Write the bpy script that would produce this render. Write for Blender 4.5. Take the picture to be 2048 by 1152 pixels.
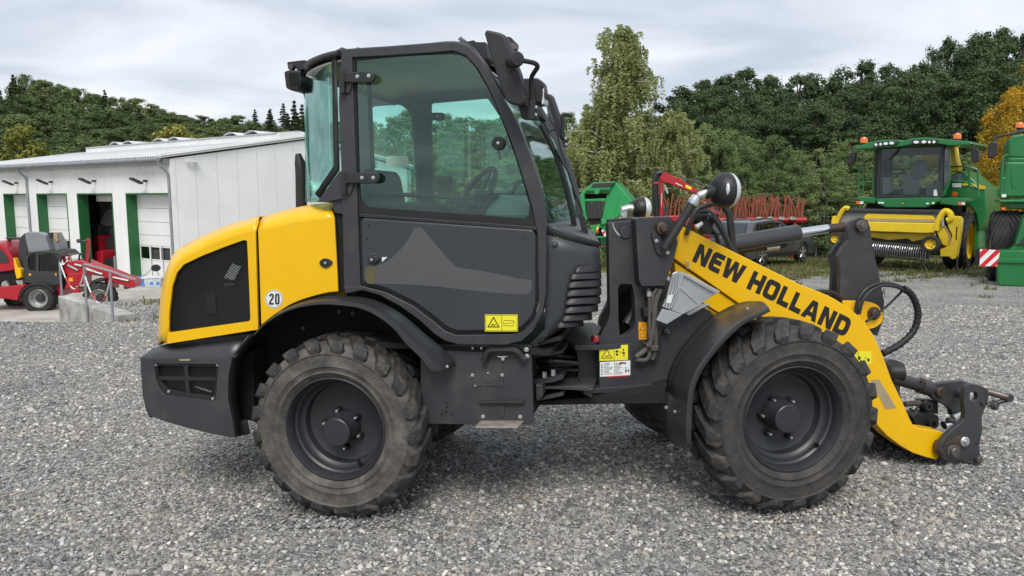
import bpy, bmesh, math, random
import numpy as np
from mathutils import Vector, Matrix
from mathutils.geometry import tessellate_polygon
for _o in list(bpy.data.objects):
    bpy.data.objects.remove(_o)
random.seed(7)
S = bpy.context.scene
COL = S.collection
rad = math.radians

# ---------------------------------------------------------------- camera
CAM_H, FPX, PITCH = 1.8, 2048 * 26.0 / 36.0, math.atan((576 - 392) / (2048 * 26.0 / 36.0))
cd = bpy.data.cameras.new('camera')
cd.lens, cd.sensor_width, cd.clip_start, cd.clip_end = 26.0, 36.0, 0.05, 3000
cam = bpy.data.objects.new('camera', cd)
cam.location = (0, 0, CAM_H)
cam.rotation_euler = (math.pi / 2 - PITCH, 0, 0)
COL.objects.link(cam)
S.camera = cam

# ---------------------------------------------------------------- sky, sun, exposure
SUN_EL, SUN_AZ = 50.0, 183.0          # azimuth clockwise from +Y: behind the camera
w = bpy.data.worlds.new('World')
S.world = w
w.use_nodes = True
nt = w.node_tree
nt.nodes.clear()
nd = nt.nodes.new
out = nd('ShaderNodeOutputWorld')
sky = nd('ShaderNodeTexSky')
sky.sky_type = 'NISHITA'
sky.sun_disc = False
sky.sun_elevation = rad(SUN_EL)
sky.sun_rotation = rad(SUN_AZ)
b1 = nd('ShaderNodeBackground')
b1.inputs['Strength'].default_value = 0.08
nt.links.new(sky.outputs[0], b1.inputs['Color'])
tc = nd('ShaderNodeTexCoord')
sep = nd('ShaderNodeSeparateXYZ')
nt.links.new(tc.outputs['Generated'], sep.inputs[0])
def wmath(op, a, b=None):
    n = nd('ShaderNodeMath')
    n.operation = op
    for i, x in enumerate((a, b)):
        if x is None:
            continue
        if isinstance(x, (int, float)):
            n.inputs[i].default_value = x
        else:
            nt.links.new(x, n.inputs[i])
    return n.outputs[0]
zz = wmath('ADD', wmath('ABSOLUTE', sep.outputs['Z']), 0.12)
cmb = nd('ShaderNodeCombineXYZ')
nt.links.new(wmath('DIVIDE', sep.outputs['X'], zz), cmb.inputs[0])
nt.links.new(wmath('DIVIDE', sep.outputs['Y'], zz), cmb.inputs[1])
no = nd('ShaderNodeTexNoise')
no.inputs['Scale'].default_value = 0.85
no.inputs['Detail'].default_value = 5
no.inputs['Roughness'].default_value = 0.48
no.inputs['Distortion'].default_value = 0.5
nt.links.new(cmb.outputs[0], no.inputs['Vector'])
cr = nd('ShaderNodeValToRGB')
cr.color_ramp.elements[0].position = 0.39
cr.color_ramp.elements[0].color = (0.50, 0.56, 0.645, 1)
cr.color_ramp.elements[1].position = 0.62
cr.color_ramp.elements[1].color = (0.80, 0.83, 0.88, 1)
nt.links.new(no.outputs['Fac'], cr.inputs[0])
b2 = nd('ShaderNodeBackground')
b2.inputs['Strength'].default_value = 0.66
nt.links.new(cr.outputs[0], b2.inputs['Color'])
mx = nd('ShaderNodeMixShader')
mx.inputs[0].default_value = 0.93       # closed cloud deck with a little of the blue above it
nt.links.new(b1.outputs[0], mx.inputs[1])
nt.links.new(b2.outputs[0], mx.inputs[2])
nt.links.new(mx.outputs[0], out.inputs[0])
sl = bpy.data.lights.new('sun', 'SUN')
sl.energy, sl.angle, sl.color = 1.5, rad(26), (1.0, 0.97, 0.92)
sun = bpy.data.objects.new('sun', sl)
COL.objects.link(sun)
_d = Vector((math.sin(rad(SUN_AZ)) * math.cos(rad(SUN_EL)), math.cos(rad(SUN_AZ)) * math.cos(rad(SUN_EL)), math.sin(rad(SUN_EL))))
sun.rotation_euler = _d.to_track_quat('Z', 'Y').to_euler()
sun.location = (0, -20, 40)
S.view_settings.view_transform = 'Standard'
S.view_settings.look = 'None'
S.view_settings.gamma = 1
S.view_settings.use_curve_mapping = False
S.view_settings.exposure = 0.85
S.render.engine = 'CYCLES'
S.cycles.use_denoising = True
S.cycles.max_bounces = 8
S.cycles.transparent_max_bounces = 12
S.cycles.caustics_reflective = S.cycles.caustics_refractive = False

# ---------------------------------------------------------------- photograph pixel -> world
CAMP = Vector((0, 0, CAM_H))
def ray(px, py):
    c, s = math.cos(PITCH), math.sin(PITCH)
    a, b = px - 1024.0, 576.0 - py
    return Vector((a, FPX * c + b * s, -FPX * s + b * c))
class Frame:
    """upright frame: u runs to the right, v away from the viewer, z up"""
    def __init__(self, px, py, Y, yaw):
        r = ray(px, py)
        self.o = CAMP + r * (Y / r.y)
        a = rad(yaw)
        self.u = Vector((math.cos(a), -math.sin(a), 0))
        self.v = Vector((math.sin(a), math.cos(a), 0))
        self.o.z = 0
    def p(self, px, py, v=0.0):
        r = ray(px, py)
        q = self.o + self.v * v
        return CAMP + r * ((q - CAMP).dot(self.v) / r.dot(self.v))
    def P(self, pts, v=0.0):
        return [self.p(x, y, v) for x, y in pts]
    def L(self, u, v, z):
        return self.o + self.u * u + self.v * v + Vector((0, 0, z))
    def uvz(self, q):
        d = q - self.o
        return d.dot(self.u), d.dot(self.v), q.z
    def sc(self, px, py, v=0.0):
        """metres per photograph pixel here"""
        return (self.p(px, py + 5, v) - self.p(px, py - 5, v)).length / 10
Z = Vector((0, 0, 1))

# ---------------------------------------------------------------- materials
MATS = {}
def M(name, col, rough=0.5, metal=0.0, var=0.0, vs=6.0, bump=0.0, bs=60.0, dirt=None, ds=5.0, da=0.5, spec=0.5, coat=0.0, rv=0.0):
    m = bpy.data.materials.new(name)
    MATS[name] = m
    m.use_nodes = True
    t = m.node_tree
    b = t.nodes['Principled BSDF']
    b.inputs['Base Color'].default_value = (*col, 1)
    b.inputs['Roughness'].default_value = rough
    b.inputs['Metallic'].default_value = metal
    b.inputs['Specular IOR Level'].default_value = spec
    b.inputs['Coat Weight'].default_value = coat
    b.inputs['Coat Roughness'].default_value = 0.12
    tcn = t.nodes.new('ShaderNodeTexCoord')
    def noise(s, d=4, r=0.55):
        n = t.nodes.new('ShaderNodeTexNoise')
        n.inputs['Scale'].default_value = s
        n.inputs['Detail'].default_value = d
        n.inputs['Roughness'].default_value = r
        t.links.new(tcn.outputs['Object'], n.inputs['Vector'])
        return n.outputs['Fac']
    def ramp(src, p0, p1, c0=(0, 0, 0, 1), c1=(1, 1, 1, 1)):
        n = t.nodes.new('ShaderNodeValToRGB')
        n.color_ramp.elements[0].position, n.color_ramp.elements[1].position = p0, p1
        n.color_ramp.elements[0].color, n.color_ramp.elements[1].color = c0, c1
        t.links.new(src, n.inputs[0])
        return n.outputs[0]
    cur = None
    if var:
        lo = tuple(c * (1 - var) for c in col) + (1,)
        hi = tuple(min(1, c * (1 + var)) for c in col) + (1,)
        cur = ramp(noise(vs), 0.3, 0.7, lo, hi)
    if dirt:
        f = ramp(noise(ds, 7, 0.62), 0.62 - 0.25 * da, 0.70)
        mm = t.nodes.new('ShaderNodeMath')
        mm.operation = 'MULTIPLY'
        t.links.new(f, mm.inputs[0])
        mm.inputs[1].default_value = min(1.0, da + 0.15)
        mi = t.nodes.new('ShaderNodeMixRGB')
        t.links.new(mm.outputs[0], mi.inputs[0])
        mi.inputs[1].default_value = (*col, 1)
        if cur:
            t.links.new(cur, mi.inputs[1])
        mi.inputs[2].default_value = (*dirt, 1)
        cur = mi.outputs[0]
    if cur:
        t.links.new(cur, b.inputs['Base Color'])
    if rv:
        t.links.new(ramp(noise(vs * 1.7, 5), 0.25, 0.75, (rough - rv,) * 3 + (1,), (rough + rv,) * 3 + (1,)), b.inputs['Roughness'])
    if bump:
        bn = t.nodes.new('ShaderNodeBump')
        bn.inputs['Strength'].default_value = bump
        bn.inputs['Distance'].default_value = 0.01
        t.links.new(noise(bs, 3), bn.inputs['Height'])
        t.links.new(bn.outputs[0], b.inputs['Normal'])
    return m
def glass(name, tint, refl=0.06, rough=0.02):
    m = bpy.data.materials.new(name)
    MATS[name] = m
    m.use_nodes = True
    t = m.node_tree
    t.nodes.remove(t.nodes['Principled BSDF'])
    o = t.nodes['Material Output']
    tr = t.nodes.new('ShaderNodeBsdfTransparent')
    tr.inputs[0].default_value = (*tint, 1)
    gl = t.nodes.new('ShaderNodeBsdfGlossy')
    gl.inputs['Roughness'].default_value = rough
    gl.inputs['Color'].default_value = (0.9, 0.95, 0.95, 1)
    fr = t.nodes.new('ShaderNodeLayerWeight')
    fr.inputs['Blend'].default_value = 0.25
    ad = t.nodes.new('ShaderNodeMath')
    ad.operation = 'MULTIPLY_ADD'
    t.links.new(fr.outputs['Fresnel'], ad.inputs[0])
    ad.inputs[1].default_value = 0.7
    ad.inputs[2].default_value = refl
    mi = t.nodes.new('ShaderNodeMixShader')
    t.links.new(ad.outputs[0], mi.inputs[0])
    t.links.new(tr.outputs[0], mi.inputs[1])
    t.links.new(gl.outputs[0], mi.inputs[2])
    t.links.new(mi.outputs[0], o.inputs['Surface'])
    return m

# ---------------------------------------------------------------- mesh building
class MB:
    def __init__(self):
        self.v, self.f, self.holed = [], [], False
    def add(self, vs, fs):
        k = len(self.v)
        self.v += [tuple(x) for x in vs]
        self.f += [tuple(i + k for i in f) for f in fs]
        return self
    def prism(self, pts, d, holes=()):
        d = Vector(d)
        loops = [list(pts)] + [list(h) for h in holes]
        flat = [q for l in loops for q in l]
        n = len(flat)
        vs = flat + [q + d for q in flat]
        if holes:
            self.holed = True
            tri = tessellate_polygon(loops)
            fs = [tuple(t) for t in tri] + [tuple(i + n for i in reversed(t)) for t in tri]
        else:
            fs = [tuple(range(n)), tuple(range(2 * n - 1, n - 1, -1))]
        k = 0
        for l in loops:
            m = len(l)
            for i in range(m):
                a, b = k + i, k + (i + 1) % m
                fs.append((b, a, a + n, b + n))
            k += m
        return self.add(vs, fs)
    def loft(self, rows, closed=False, caps=False):
        n = len(rows[0])
        vs = [q for r in rows for q in r]
        fs = []
        for i in range(len(rows) - 1):
            for j in range(n if closed else n - 1):
                a, b = i * n + j, i * n + (j + 1) % n
                fs.append((a, b, b + n, a + n))
        if caps:
            fs.append(tuple(range(n - 1, -1, -1)))
            fs.append(tuple(range((len(rows) - 1) * n, len(rows) * n)))
        return self.add(vs, fs)
    def tube(self, pts, r, n=10, caps=True):
        pts = [Vector(q) for q in pts]
        m = len(pts)
        rs = r if isinstance(r, (list, tuple)) else [r] * m
        rows, prev = [], None
        for i, q in enumerate(pts):
            t = (pts[min(i + 1, m - 1)] - pts[max(i - 1, 0)]).normalized()
            if prev is None:
                prev = t.orthogonal().normalized()
            prev = (prev - t * prev.dot(t))
            prev = prev.normalized() if prev.length > 1e-6 else t.orthogonal().normalized()
            b = t.cross(prev)
            rows.append([q + (prev * math.cos(2 * math.pi * k / n) + b * math.sin(2 * math.pi * k / n)) * rs[i] for k in range(n)])
        return self.loft(rows, True, caps)
    def lathe(self, prof, o, axis, n=32, e=None):
        axis = Vector(axis).normalized()
        e1 = (Vector(e) if e else axis.orthogonal()).normalized()
        e2 = axis.cross(e1)
        rows = [[o + axis * t + (e1 * math.cos(2 * math.pi * k / n) + e2 * math.sin(2 * math.pi * k / n)) * max(r, 1e-4) for k in range(n)] for r, t in prof]
        return self.loft(rows, True, False)
    def cyl(self, a, b, r, n=16, r2=None):
        return self.tube([a, b], [r, r if r2 is None else r2], n)
    def box(self, c, hx, hy, hz):
        c, hx, hy, hz = Vector(c), Vector(hx), Vector(hy), Vector(hz)
        vs = [c + hx * i + hy * j + hz * k for i in (-1, 1) for j in (-1, 1) for k in (-1, 1)]
        return self.add(vs, [(0, 1, 3, 2), (4, 6, 7, 5), (0, 4, 5, 1), (2, 3, 7, 6), (0, 2, 6, 4), (1, 5, 7, 3)])
    def build(self, name, mat, parent=None, bevel=0.0, smooth=35, solid=0.0, seg=2, sub=0, offset=-1):
        me = bpy.data.meshes.new(name)
        me.from_pydata(self.v, [], self.f)
        bm = bmesh.new()
        bm.from_mesh(me)
        bmesh.ops.remove_doubles(bm, verts=bm.verts, dist=2e-5)
        if self.holed:
            bmesh.ops.dissolve_limit(bm, angle_limit=0.01, verts=bm.verts, edges=bm.edges)
        bmesh.ops.recalc_face_normals(bm, faces=bm.faces)
        bm.to_mesh(me)
        bm.free()
        if smooth:
            me.shade_smooth()
            if not bevel:
                me.set_sharp_from_angle(angle=rad(smooth))
        me.materials.append(MATS[mat] if isinstance(mat, str) else mat)
        o = bpy.data.objects.new(name, me)
        COL.objects.link(o)
        if parent:
            put(o, parent)
        if solid:
            md = o.modifiers.new('solid', 'SOLIDIFY')
            md.thickness, md.offset = solid, offset
        if sub:
            md = o.modifiers.new('sub', 'SUBSURF')
            md.levels = md.render_levels = sub
        if bevel:
            md = o.modifiers.new('bevel', 'BEVEL')
            md.width, md.segments, md.limit_method, md.angle_limit = bevel, seg, 'ANGLE', rad(35)
            md.harden_normals = True
        return o
def put(o, parent):
    o.parent = parent
    o.matrix_parent_inverse = Matrix.Translation(-parent.location) if parent.type == 'EMPTY' else Matrix.Identity(4)
def tag(o, label, cat=None, group=None, kind=None):
    if label:
        o['label'] = label
    if cat:
        o['category'] = cat
    if group:
        o['group'] = group
    if kind:
        o['kind'] = kind
    return o
def thing(name, label, cat, loc=(0, 0, 0), group=None):
    o = bpy.data.objects.new(name, None)
    o.empty_display_size = 0.2
    o.location = loc
    COL.objects.link(o)
    return tag(o, label, cat, group)
def share(o, name, parent, loc=None, mat=None):
    """another piece with the same mesh data"""
    c = o.copy()
    c.name = name
    COL.objects.link(c)
    put(c, parent)
    if loc is not None:
        c.location = loc
    return c
def curve(pts, n=6):
    """Catmull-Rom through the points"""
    pts = [Vector(q) for q in pts]
    if len(pts) < 3:
        return pts
    e = [pts[0] * 2 - pts[1]] + pts + [pts[-1] * 2 - pts[-2]]
    res = []
    for i in range(1, len(e) - 2):
        a, b, c, d = e[i - 1], e[i], e[i + 1], e[i + 2]
        for k in range(n):
            t = k / n
            res.append(0.5 * ((2 * b) + (c - a) * t + (2 * a - 5 * b + 4 * c - d) * t * t + (3 * b - a - 3 * c + d) * t ** 3))
    res.append(pts[-1])
    return res
def curve2(pts, n=5):
    return [(q.x, q.y) for q in curve([Vector((x, y, 0)) for x, y in pts], n)]
def circ(cx, cy, r, n=20, ry=None):
    return [(cx + r * math.cos(2 * math.pi * k / n), cy + (ry or r) * math.sin(2 * math.pi * k / n)) for k in range(n)]
def rrect(x0, y0, x1, y1, r, n=4):
    res = []
    for cx, cy, a in ((x1 - r, y0 + r, -90), (x1 - r, y1 - r, 0), (x0 + r, y1 - r, 90), (x0 + r, y0 + r, 180)):
        for k in range(n + 1):
            t = rad(a + 90 * k / n)
            res.append((cx + r * math.cos(t), cy + r * math.sin(t)))
    return res
def rounded(pts, r, n=4):
    """round the corners of a 2-D outline (radius in its own units)"""
    res, m = [], len(pts)
    for i in range(m):
        p, a, b = Vector((*pts[i], 0)), Vector((*pts[i - 1], 0)), Vector((*pts[(i + 1) % m], 0))
        da, db = (a - p), (b - p)
        k = min(r, da.length * 0.45, db.length * 0.45)
        q0, q1 = p + da.normalized() * k, p + db.normalized() * k
        for j in range(n + 1):
            t = j / n
            q = q0 * (1 - t) ** 2 + p * 2 * t * (1 - t) + q1 * t * t
            res.append((q.x, q.y))
    return res
# ---------------------------------------------------------------- terrain
W0, W1 = Vector((-5.9, 11.3)), Vector((-7.9, 13.0))      # the retaining wall, in plan
ZLOW = -1.9
def ss(a, b, x):
    t = np.clip((x - a) / (b - a), 0, 1)
    return t * t * (3 - 2 * t)
def hgt(x, y):
    x, y = np.asarray(x, float), np.asarray(y, float)
    z = TILT[0] * (np.clip(x, -4, 4) - TILT[1]) * (1 - ss(7, 12, y)) + TILT[2] * (1 - ss(7, 12, y))
    z = z - 0.033 * np.clip(y - 9, 0, 26) * ss(-14, -6, x)
    side = (W1.x - W0.x) * (y - W0.y) - (W1.y - W0.y) * (x - W0.x)      # > 0 left of / in front of the wall
    d = -side / (W1 - W0).length
    left = ss(-0.05, 0.05, -d)
    a = ss(10.7, 15.5, y) * ss(5.4, 6.4, -x) * left
    al = ((x - W0.x) * (W1.x - W0.x) + (y - W0.y) * (W1.y - W0.y)) / (W1 - W0).length - (W1 - W0).length
    b = ss(0.0, 1.6, al) * ss(1.5, 5.0, -x) * ss(11, 12, y)
    dr = np.maximum(a, b)
    z = z * (1 - dr) + ZLOW * dr
    hill = 9.5 * ss(48, 190, y) * ss(-20, 90, -x + 8) + 3.5 * ss(45, 120, y)
    return z + hill
_rear, _front = Frame(668, 866, 4.0, 12), Frame(1590, 844, 4.0, -12)
_a, _b = _rear.p(668, 1037, 0.05), _front.p(1590, 1027, 0.05)
TILT = ((_b.z - _a.z) / (_b.x - _a.x), _a.x, _a.z)
def zof(x, y):
    return float(hgt(x, y))
def onground(px, py, it=40):
    """where the line of sight through this pixel meets the ground"""
    r = ray(px, py)
    t = 0.0
    lo, hi = 1.0 / r.y, 200.0 / r.y
    for k in range(400):
        t = lo + (hi - lo) * k / 400
        q = CAMP + r * t
        if q.z < zof(q.x, q.y):
            break
    a, b = lo + (hi - lo) * max(0, k - 1) / 400, t
    for _ in range(it):
        m = (a + b) / 2
        q = CAMP + r * m
        if q.z < zof(q.x, q.y):
            b = m
        else:
            a = m
    return CAMP + r * b

def node_mat(name):
    m = bpy.data.materials.new(name)
    MATS[name] = m
    m.use_nodes = True
    t = m.node_tree
    return m, t, t.nodes['Principled BSDF'], t.nodes.new, t.links.new
def gravel_mat():
    m, t, b, N, K = node_mat('gravel')
    b.inputs['Roughness'].default_value = 0.9
    b.inputs['Specular IOR Level'].default_value = 0.25
    tcn = N('ShaderNodeTexCoord')
    v = N('ShaderNodeTexVoronoi')
    v.inputs['Scale'].default_value = 62
    K(tcn.outputs['Object'], v.inputs['Vector'])
    sp = N('ShaderNodeSeparateColor')
    K(v.outputs['Color'], sp.inputs[0])
    r = N('ShaderNodeValToRGB')
    e = r.color_ramp.elements
    e[0].position, e[0].color = 0.0, (0.085, 0.085, 0.087, 1)
    e[1].position, e[1].color = 1.0, (0.66, 0.64, 0.60, 1)
    for p, c in ((0.3, (0.185, 0.185, 0.185, 1)), (0.6, (0.28, 0.277, 0.27, 1)), (0.85, (0.40, 0.388, 0.365, 1))):
        x = e.new(p)
        x.color = c
    K(sp.outputs[0], r.inputs[0])
    n = N('ShaderNodeTexNoise')
    n.inputs['Scale'].default_value = 0.8
    n.inputs['Detail'].default_value = 6
    K(tcn.outputs['Object'], n.inputs['Vector'])
    r2 = N('ShaderNodeValToRGB')
    r2.color_ramp.elements[0].position, r2.color_ramp.elements[0].color = 0.32, (0.74, 0.78, 0.79, 1)
    r2.color_ramp.elements[1].position, r2.color_ramp.elements[1].color = 0.68, (1.15, 1.11, 1.04, 1)
    K(n.outputs[0], r2.inputs[0])
    mu = N('ShaderNodeMixRGB')
    mu.blend_type = 'MULTIPLY'
    mu.inputs[0].default_value = 1
    K(r.outputs[0], mu.inputs[1])
    K(r2.outputs[0], mu.inputs[2])
    # brownish damp earth showing between the stones in places
    n3 = N('ShaderNodeTexNoise')
    n3.inputs['Scale'].default_value = 1.7
    n3.inputs['Detail'].default_value = 8
    n3.inputs['Roughness'].default_value = 0.65
    K(tcn.outputs['Object'], n3.inputs['Vector'])
    r3 = N('ShaderNodeValToRGB')
    r3.color_ramp.elements[0].position, r3.color_ramp.elements[1].position = 0.56, 0.72
    r3.color_ramp.elements[1].color = (0.55, 0.55, 0.55, 1)
    K(n3.outputs[0], r3.inputs[0])
    m2 = N('ShaderNodeMixRGB')
    K(r3.outputs[0], m2.inputs[0])
    K(mu.outputs[0], m2.inputs[1])
    m2.inputs[2].default_value = (0.30, 0.25, 0.195, 1)
    K(m2.outputs[0], b.inputs['Base Color'])
    bp = N('ShaderNodeBump')
    bp.inputs['Strength'].default_value = 0.9
    bp.inputs['Distance'].default_value = 0.012
    bp.invert = True
    K(v.outputs['Distance'], bp.inputs['Height'])
    K(bp.outputs[0], b.inputs['Normal'])
    return m
gravel_mat()
def grass_ground():
    m, t, b, N, K = node_mat('verge')
    b.inputs['Roughness'].default_value = 0.95
    tcn = N('ShaderNodeTexCoord')
    n = N('ShaderNodeTexNoise')
    n.inputs['Scale'].default_value = 1.3
    n.inputs['Detail'].default_value = 8
    n.inputs['Roughness'].default_value = 0.7
    K(tcn.outputs['Object'], n.inputs['Vector'])
    r = N('ShaderNodeValToRGB')
    e = r.color_ramp.elements
    e[0].position, e[0].color = 0.3, (0.055, 0.085, 0.02, 1)
    e[1].position, e[1].color = 0.75, (0.20, 0.18, 0.12, 1)
    x = e.new(0.52)
    x.color = (0.12, 0.13, 0.045, 1)
    K(n.outputs[0], r.inputs[0])
    K(r.outputs[0], b.inputs['Base Color'])
grass_ground()
M('concrete', (0.42, 0.39, 0.34), 0.9, var=0.25, vs=0.9, dirt=(0.22, 0.19, 0.15), ds=1.5, da=0.35, bump=0.3, bs=30)
M('old_concrete', (0.40, 0.385, 0.355), 0.92, var=0.3, vs=2.5, dirt=(0.16, 0.14, 0.11), ds=3.0, da=0.5, bump=0.5, bs=25)

def sheet(name, mat, xs, ys, keep, dz=0.0, label=None):
    X, Y = np.meshgrid(xs, ys)
    zg = hgt(X, Y) + dz
    nx = len(xs)
    vs = np.stack([X, Y, zg], -1).reshape(-1, 3)
    cx, cy = (X[:-1, :-1] + X[1:, 1:]) / 2, (Y[:-1, :-1] + Y[1:, 1:]) / 2
    k = keep(cx, cy)
    jj, ii = np.nonzero(k)
    a = jj * nx + ii
    fs = np.stack([a, a + 1, a + nx + 1, a + nx], -1)
    used = np.unique(fs)
    re = np.zeros(len(vs), int)
    re[used] = np.arange(len(used))
    me = bpy.data.meshes.new(name)
    me.from_pydata(vs[used].tolist(), [], re[fs].tolist())
    me.shade_smooth()
    me.materials.append(MATS[mat])
    o = bpy.data.objects.new(name, me)
    COL.objects.link(o)
    tag(o, label, kind='structure')
    return o
def wob(x, y):
    return np.sin(x * 1.3) * 0.5 + np.sin(x * 3.1 + y) * 0.25 + np.sin(x * 0.37 + 2) * 0.8
def zone(x, y):
    low = (hgt(x, y) < -0.75) & (x < -3.5) & (y < 46)
    grass = ((y > 21.6 + wob(x, y)) & ~low) | ((y > 46))
    return np.where(low, 2, np.where(grass, 1, 0))
FX, FY = np.arange(-36, 36.01, 0.25), np.arange(-6, 60.01, 0.25)
sheet('gravel_yard', 'gravel', FX, FY, lambda x, y: zone(x, y) == 0, label='grey crushed stone gravel yard under the loader')
sheet('grass_verge', 'verge', FX, FY, lambda x, y: zone(x, y) == 1, label='patchy grass verge along the back of the yard')
sheet('concrete_apron', 'concrete', FX, FY, lambda x, y: zone(x, y) == 2, label='pale concrete apron in front of the workshop doors')
sheet('ground', 'verge', np.arange(-700, 700.1, 4), np.arange(-60, 900.1, 4),
      lambda x, y: ~((abs(x) < 36) & (y > -6) & (y < 60)), label='grassland and wooded slopes around the yard')

# ---------------------------------------------------------------- loose stones (nobody could count them)
def stone_mat():
    m, t, b, N, K = node_mat('stone')
    b.inputs['Roughness'].default_value = 0.88
    b.inputs['Specular IOR Level'].default_value = 0.3
    oi = N('ShaderNodeObjectInfo')
    r = N('ShaderNodeValToRGB')
    e = r.color_ramp.elements
    e[0].position, e[0].color = 0.0, (0.10, 0.10, 0.104, 1)
    e[1].position, e[1].color = 1.0, (0.66, 0.64, 0.60, 1)
    for p, c in ((0.22, (0.175, 0.177, 0.18, 1)), (0.5, (0.25, 0.25, 0.248, 1)), (0.72, (0.335, 0.33, 0.32, 1)), (0.765, (0.33, 0.27, 0.21, 1)), (0.80, (0.37, 0.36, 0.345, 1)), (0.93, (0.48, 0.465, 0.44, 1))):
        x = e.new(p)
        x.color = c
    K(oi.outputs['Random'], r.inputs[0])
    # whole patches of the yard are browner or paler than others
    np_ = N('ShaderNodeTexNoise')
    np_.inputs['Scale'].default_value = 1.15
    np_.inputs['Detail'].default_value = 6
    np_.inputs['Roughness'].default_value = 0.6
    K(oi.outputs['Location'], np_.inputs['Vector'])
    rp_ = N('ShaderNodeValToRGB')
    rp_.color_ramp.elements[0].position, rp_.color_ramp.elements[0].color = 0.36, (0.93, 0.94, 0.96, 1)
    rp_.color_ramp.elements[1].position, rp_.color_ramp.elements[1].color = 0.66, (1.34, 1.26, 1.14, 1)
    K(np_.outputs[0], rp_.inputs[0])
    mp_ = N('ShaderNodeMixRGB')
    mp_.blend_type = 'MULTIPLY'
    mp_.inputs[0].default_value = 1.0
    K(r.outputs[0], mp_.inputs[1])
    K(rp_.outputs[0], mp_.inputs[2])
    n4 = N('ShaderNodeTexNoise')
    n4.inputs['Scale'].default_value = 2.1
    n4.inputs['Detail'].default_value = 7
    n4.inputs['Roughness'].default_value = 0.65
    K(oi.outputs['Location'], n4.inputs['Vector'])
    r4 = N('ShaderNodeValToRGB')
    r4.color_ramp.elements[0].position, r4.color_ramp.elements[1].position = 0.54, 0.70
    r4.color_ramp.elements[1].color = (0.6, 0.6, 0.6, 1)
    K(n4.outputs[0], r4.inputs[0])
    m4 = N('ShaderNodeMixRGB')
    K(r4.outputs[0], m4.inputs[0])
    K(mp_.outputs[0], m4.inputs[1])
    m4.inputs[2].default_value = (0.33, 0.28, 0.22, 1)
    r = m4
    tcn = N('ShaderNodeTexCoord')
    n = N('ShaderNodeTexNoise')
    n.inputs['Scale'].default_value = 2.0
    K(tcn.outputs['Object'], n.inputs['Vector'])
    mu = N('ShaderNodeMixRGB')
    mu.blend_type = 'OVERLAY'
    mu.inputs[0].default_value = 0.35
    K(r.outputs[0], mu.inputs[1])
    K(n.outputs[0], mu.inputs[2])
    K(mu.outputs[0], b.inputs['Base Color'])
stone_mat()
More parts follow.
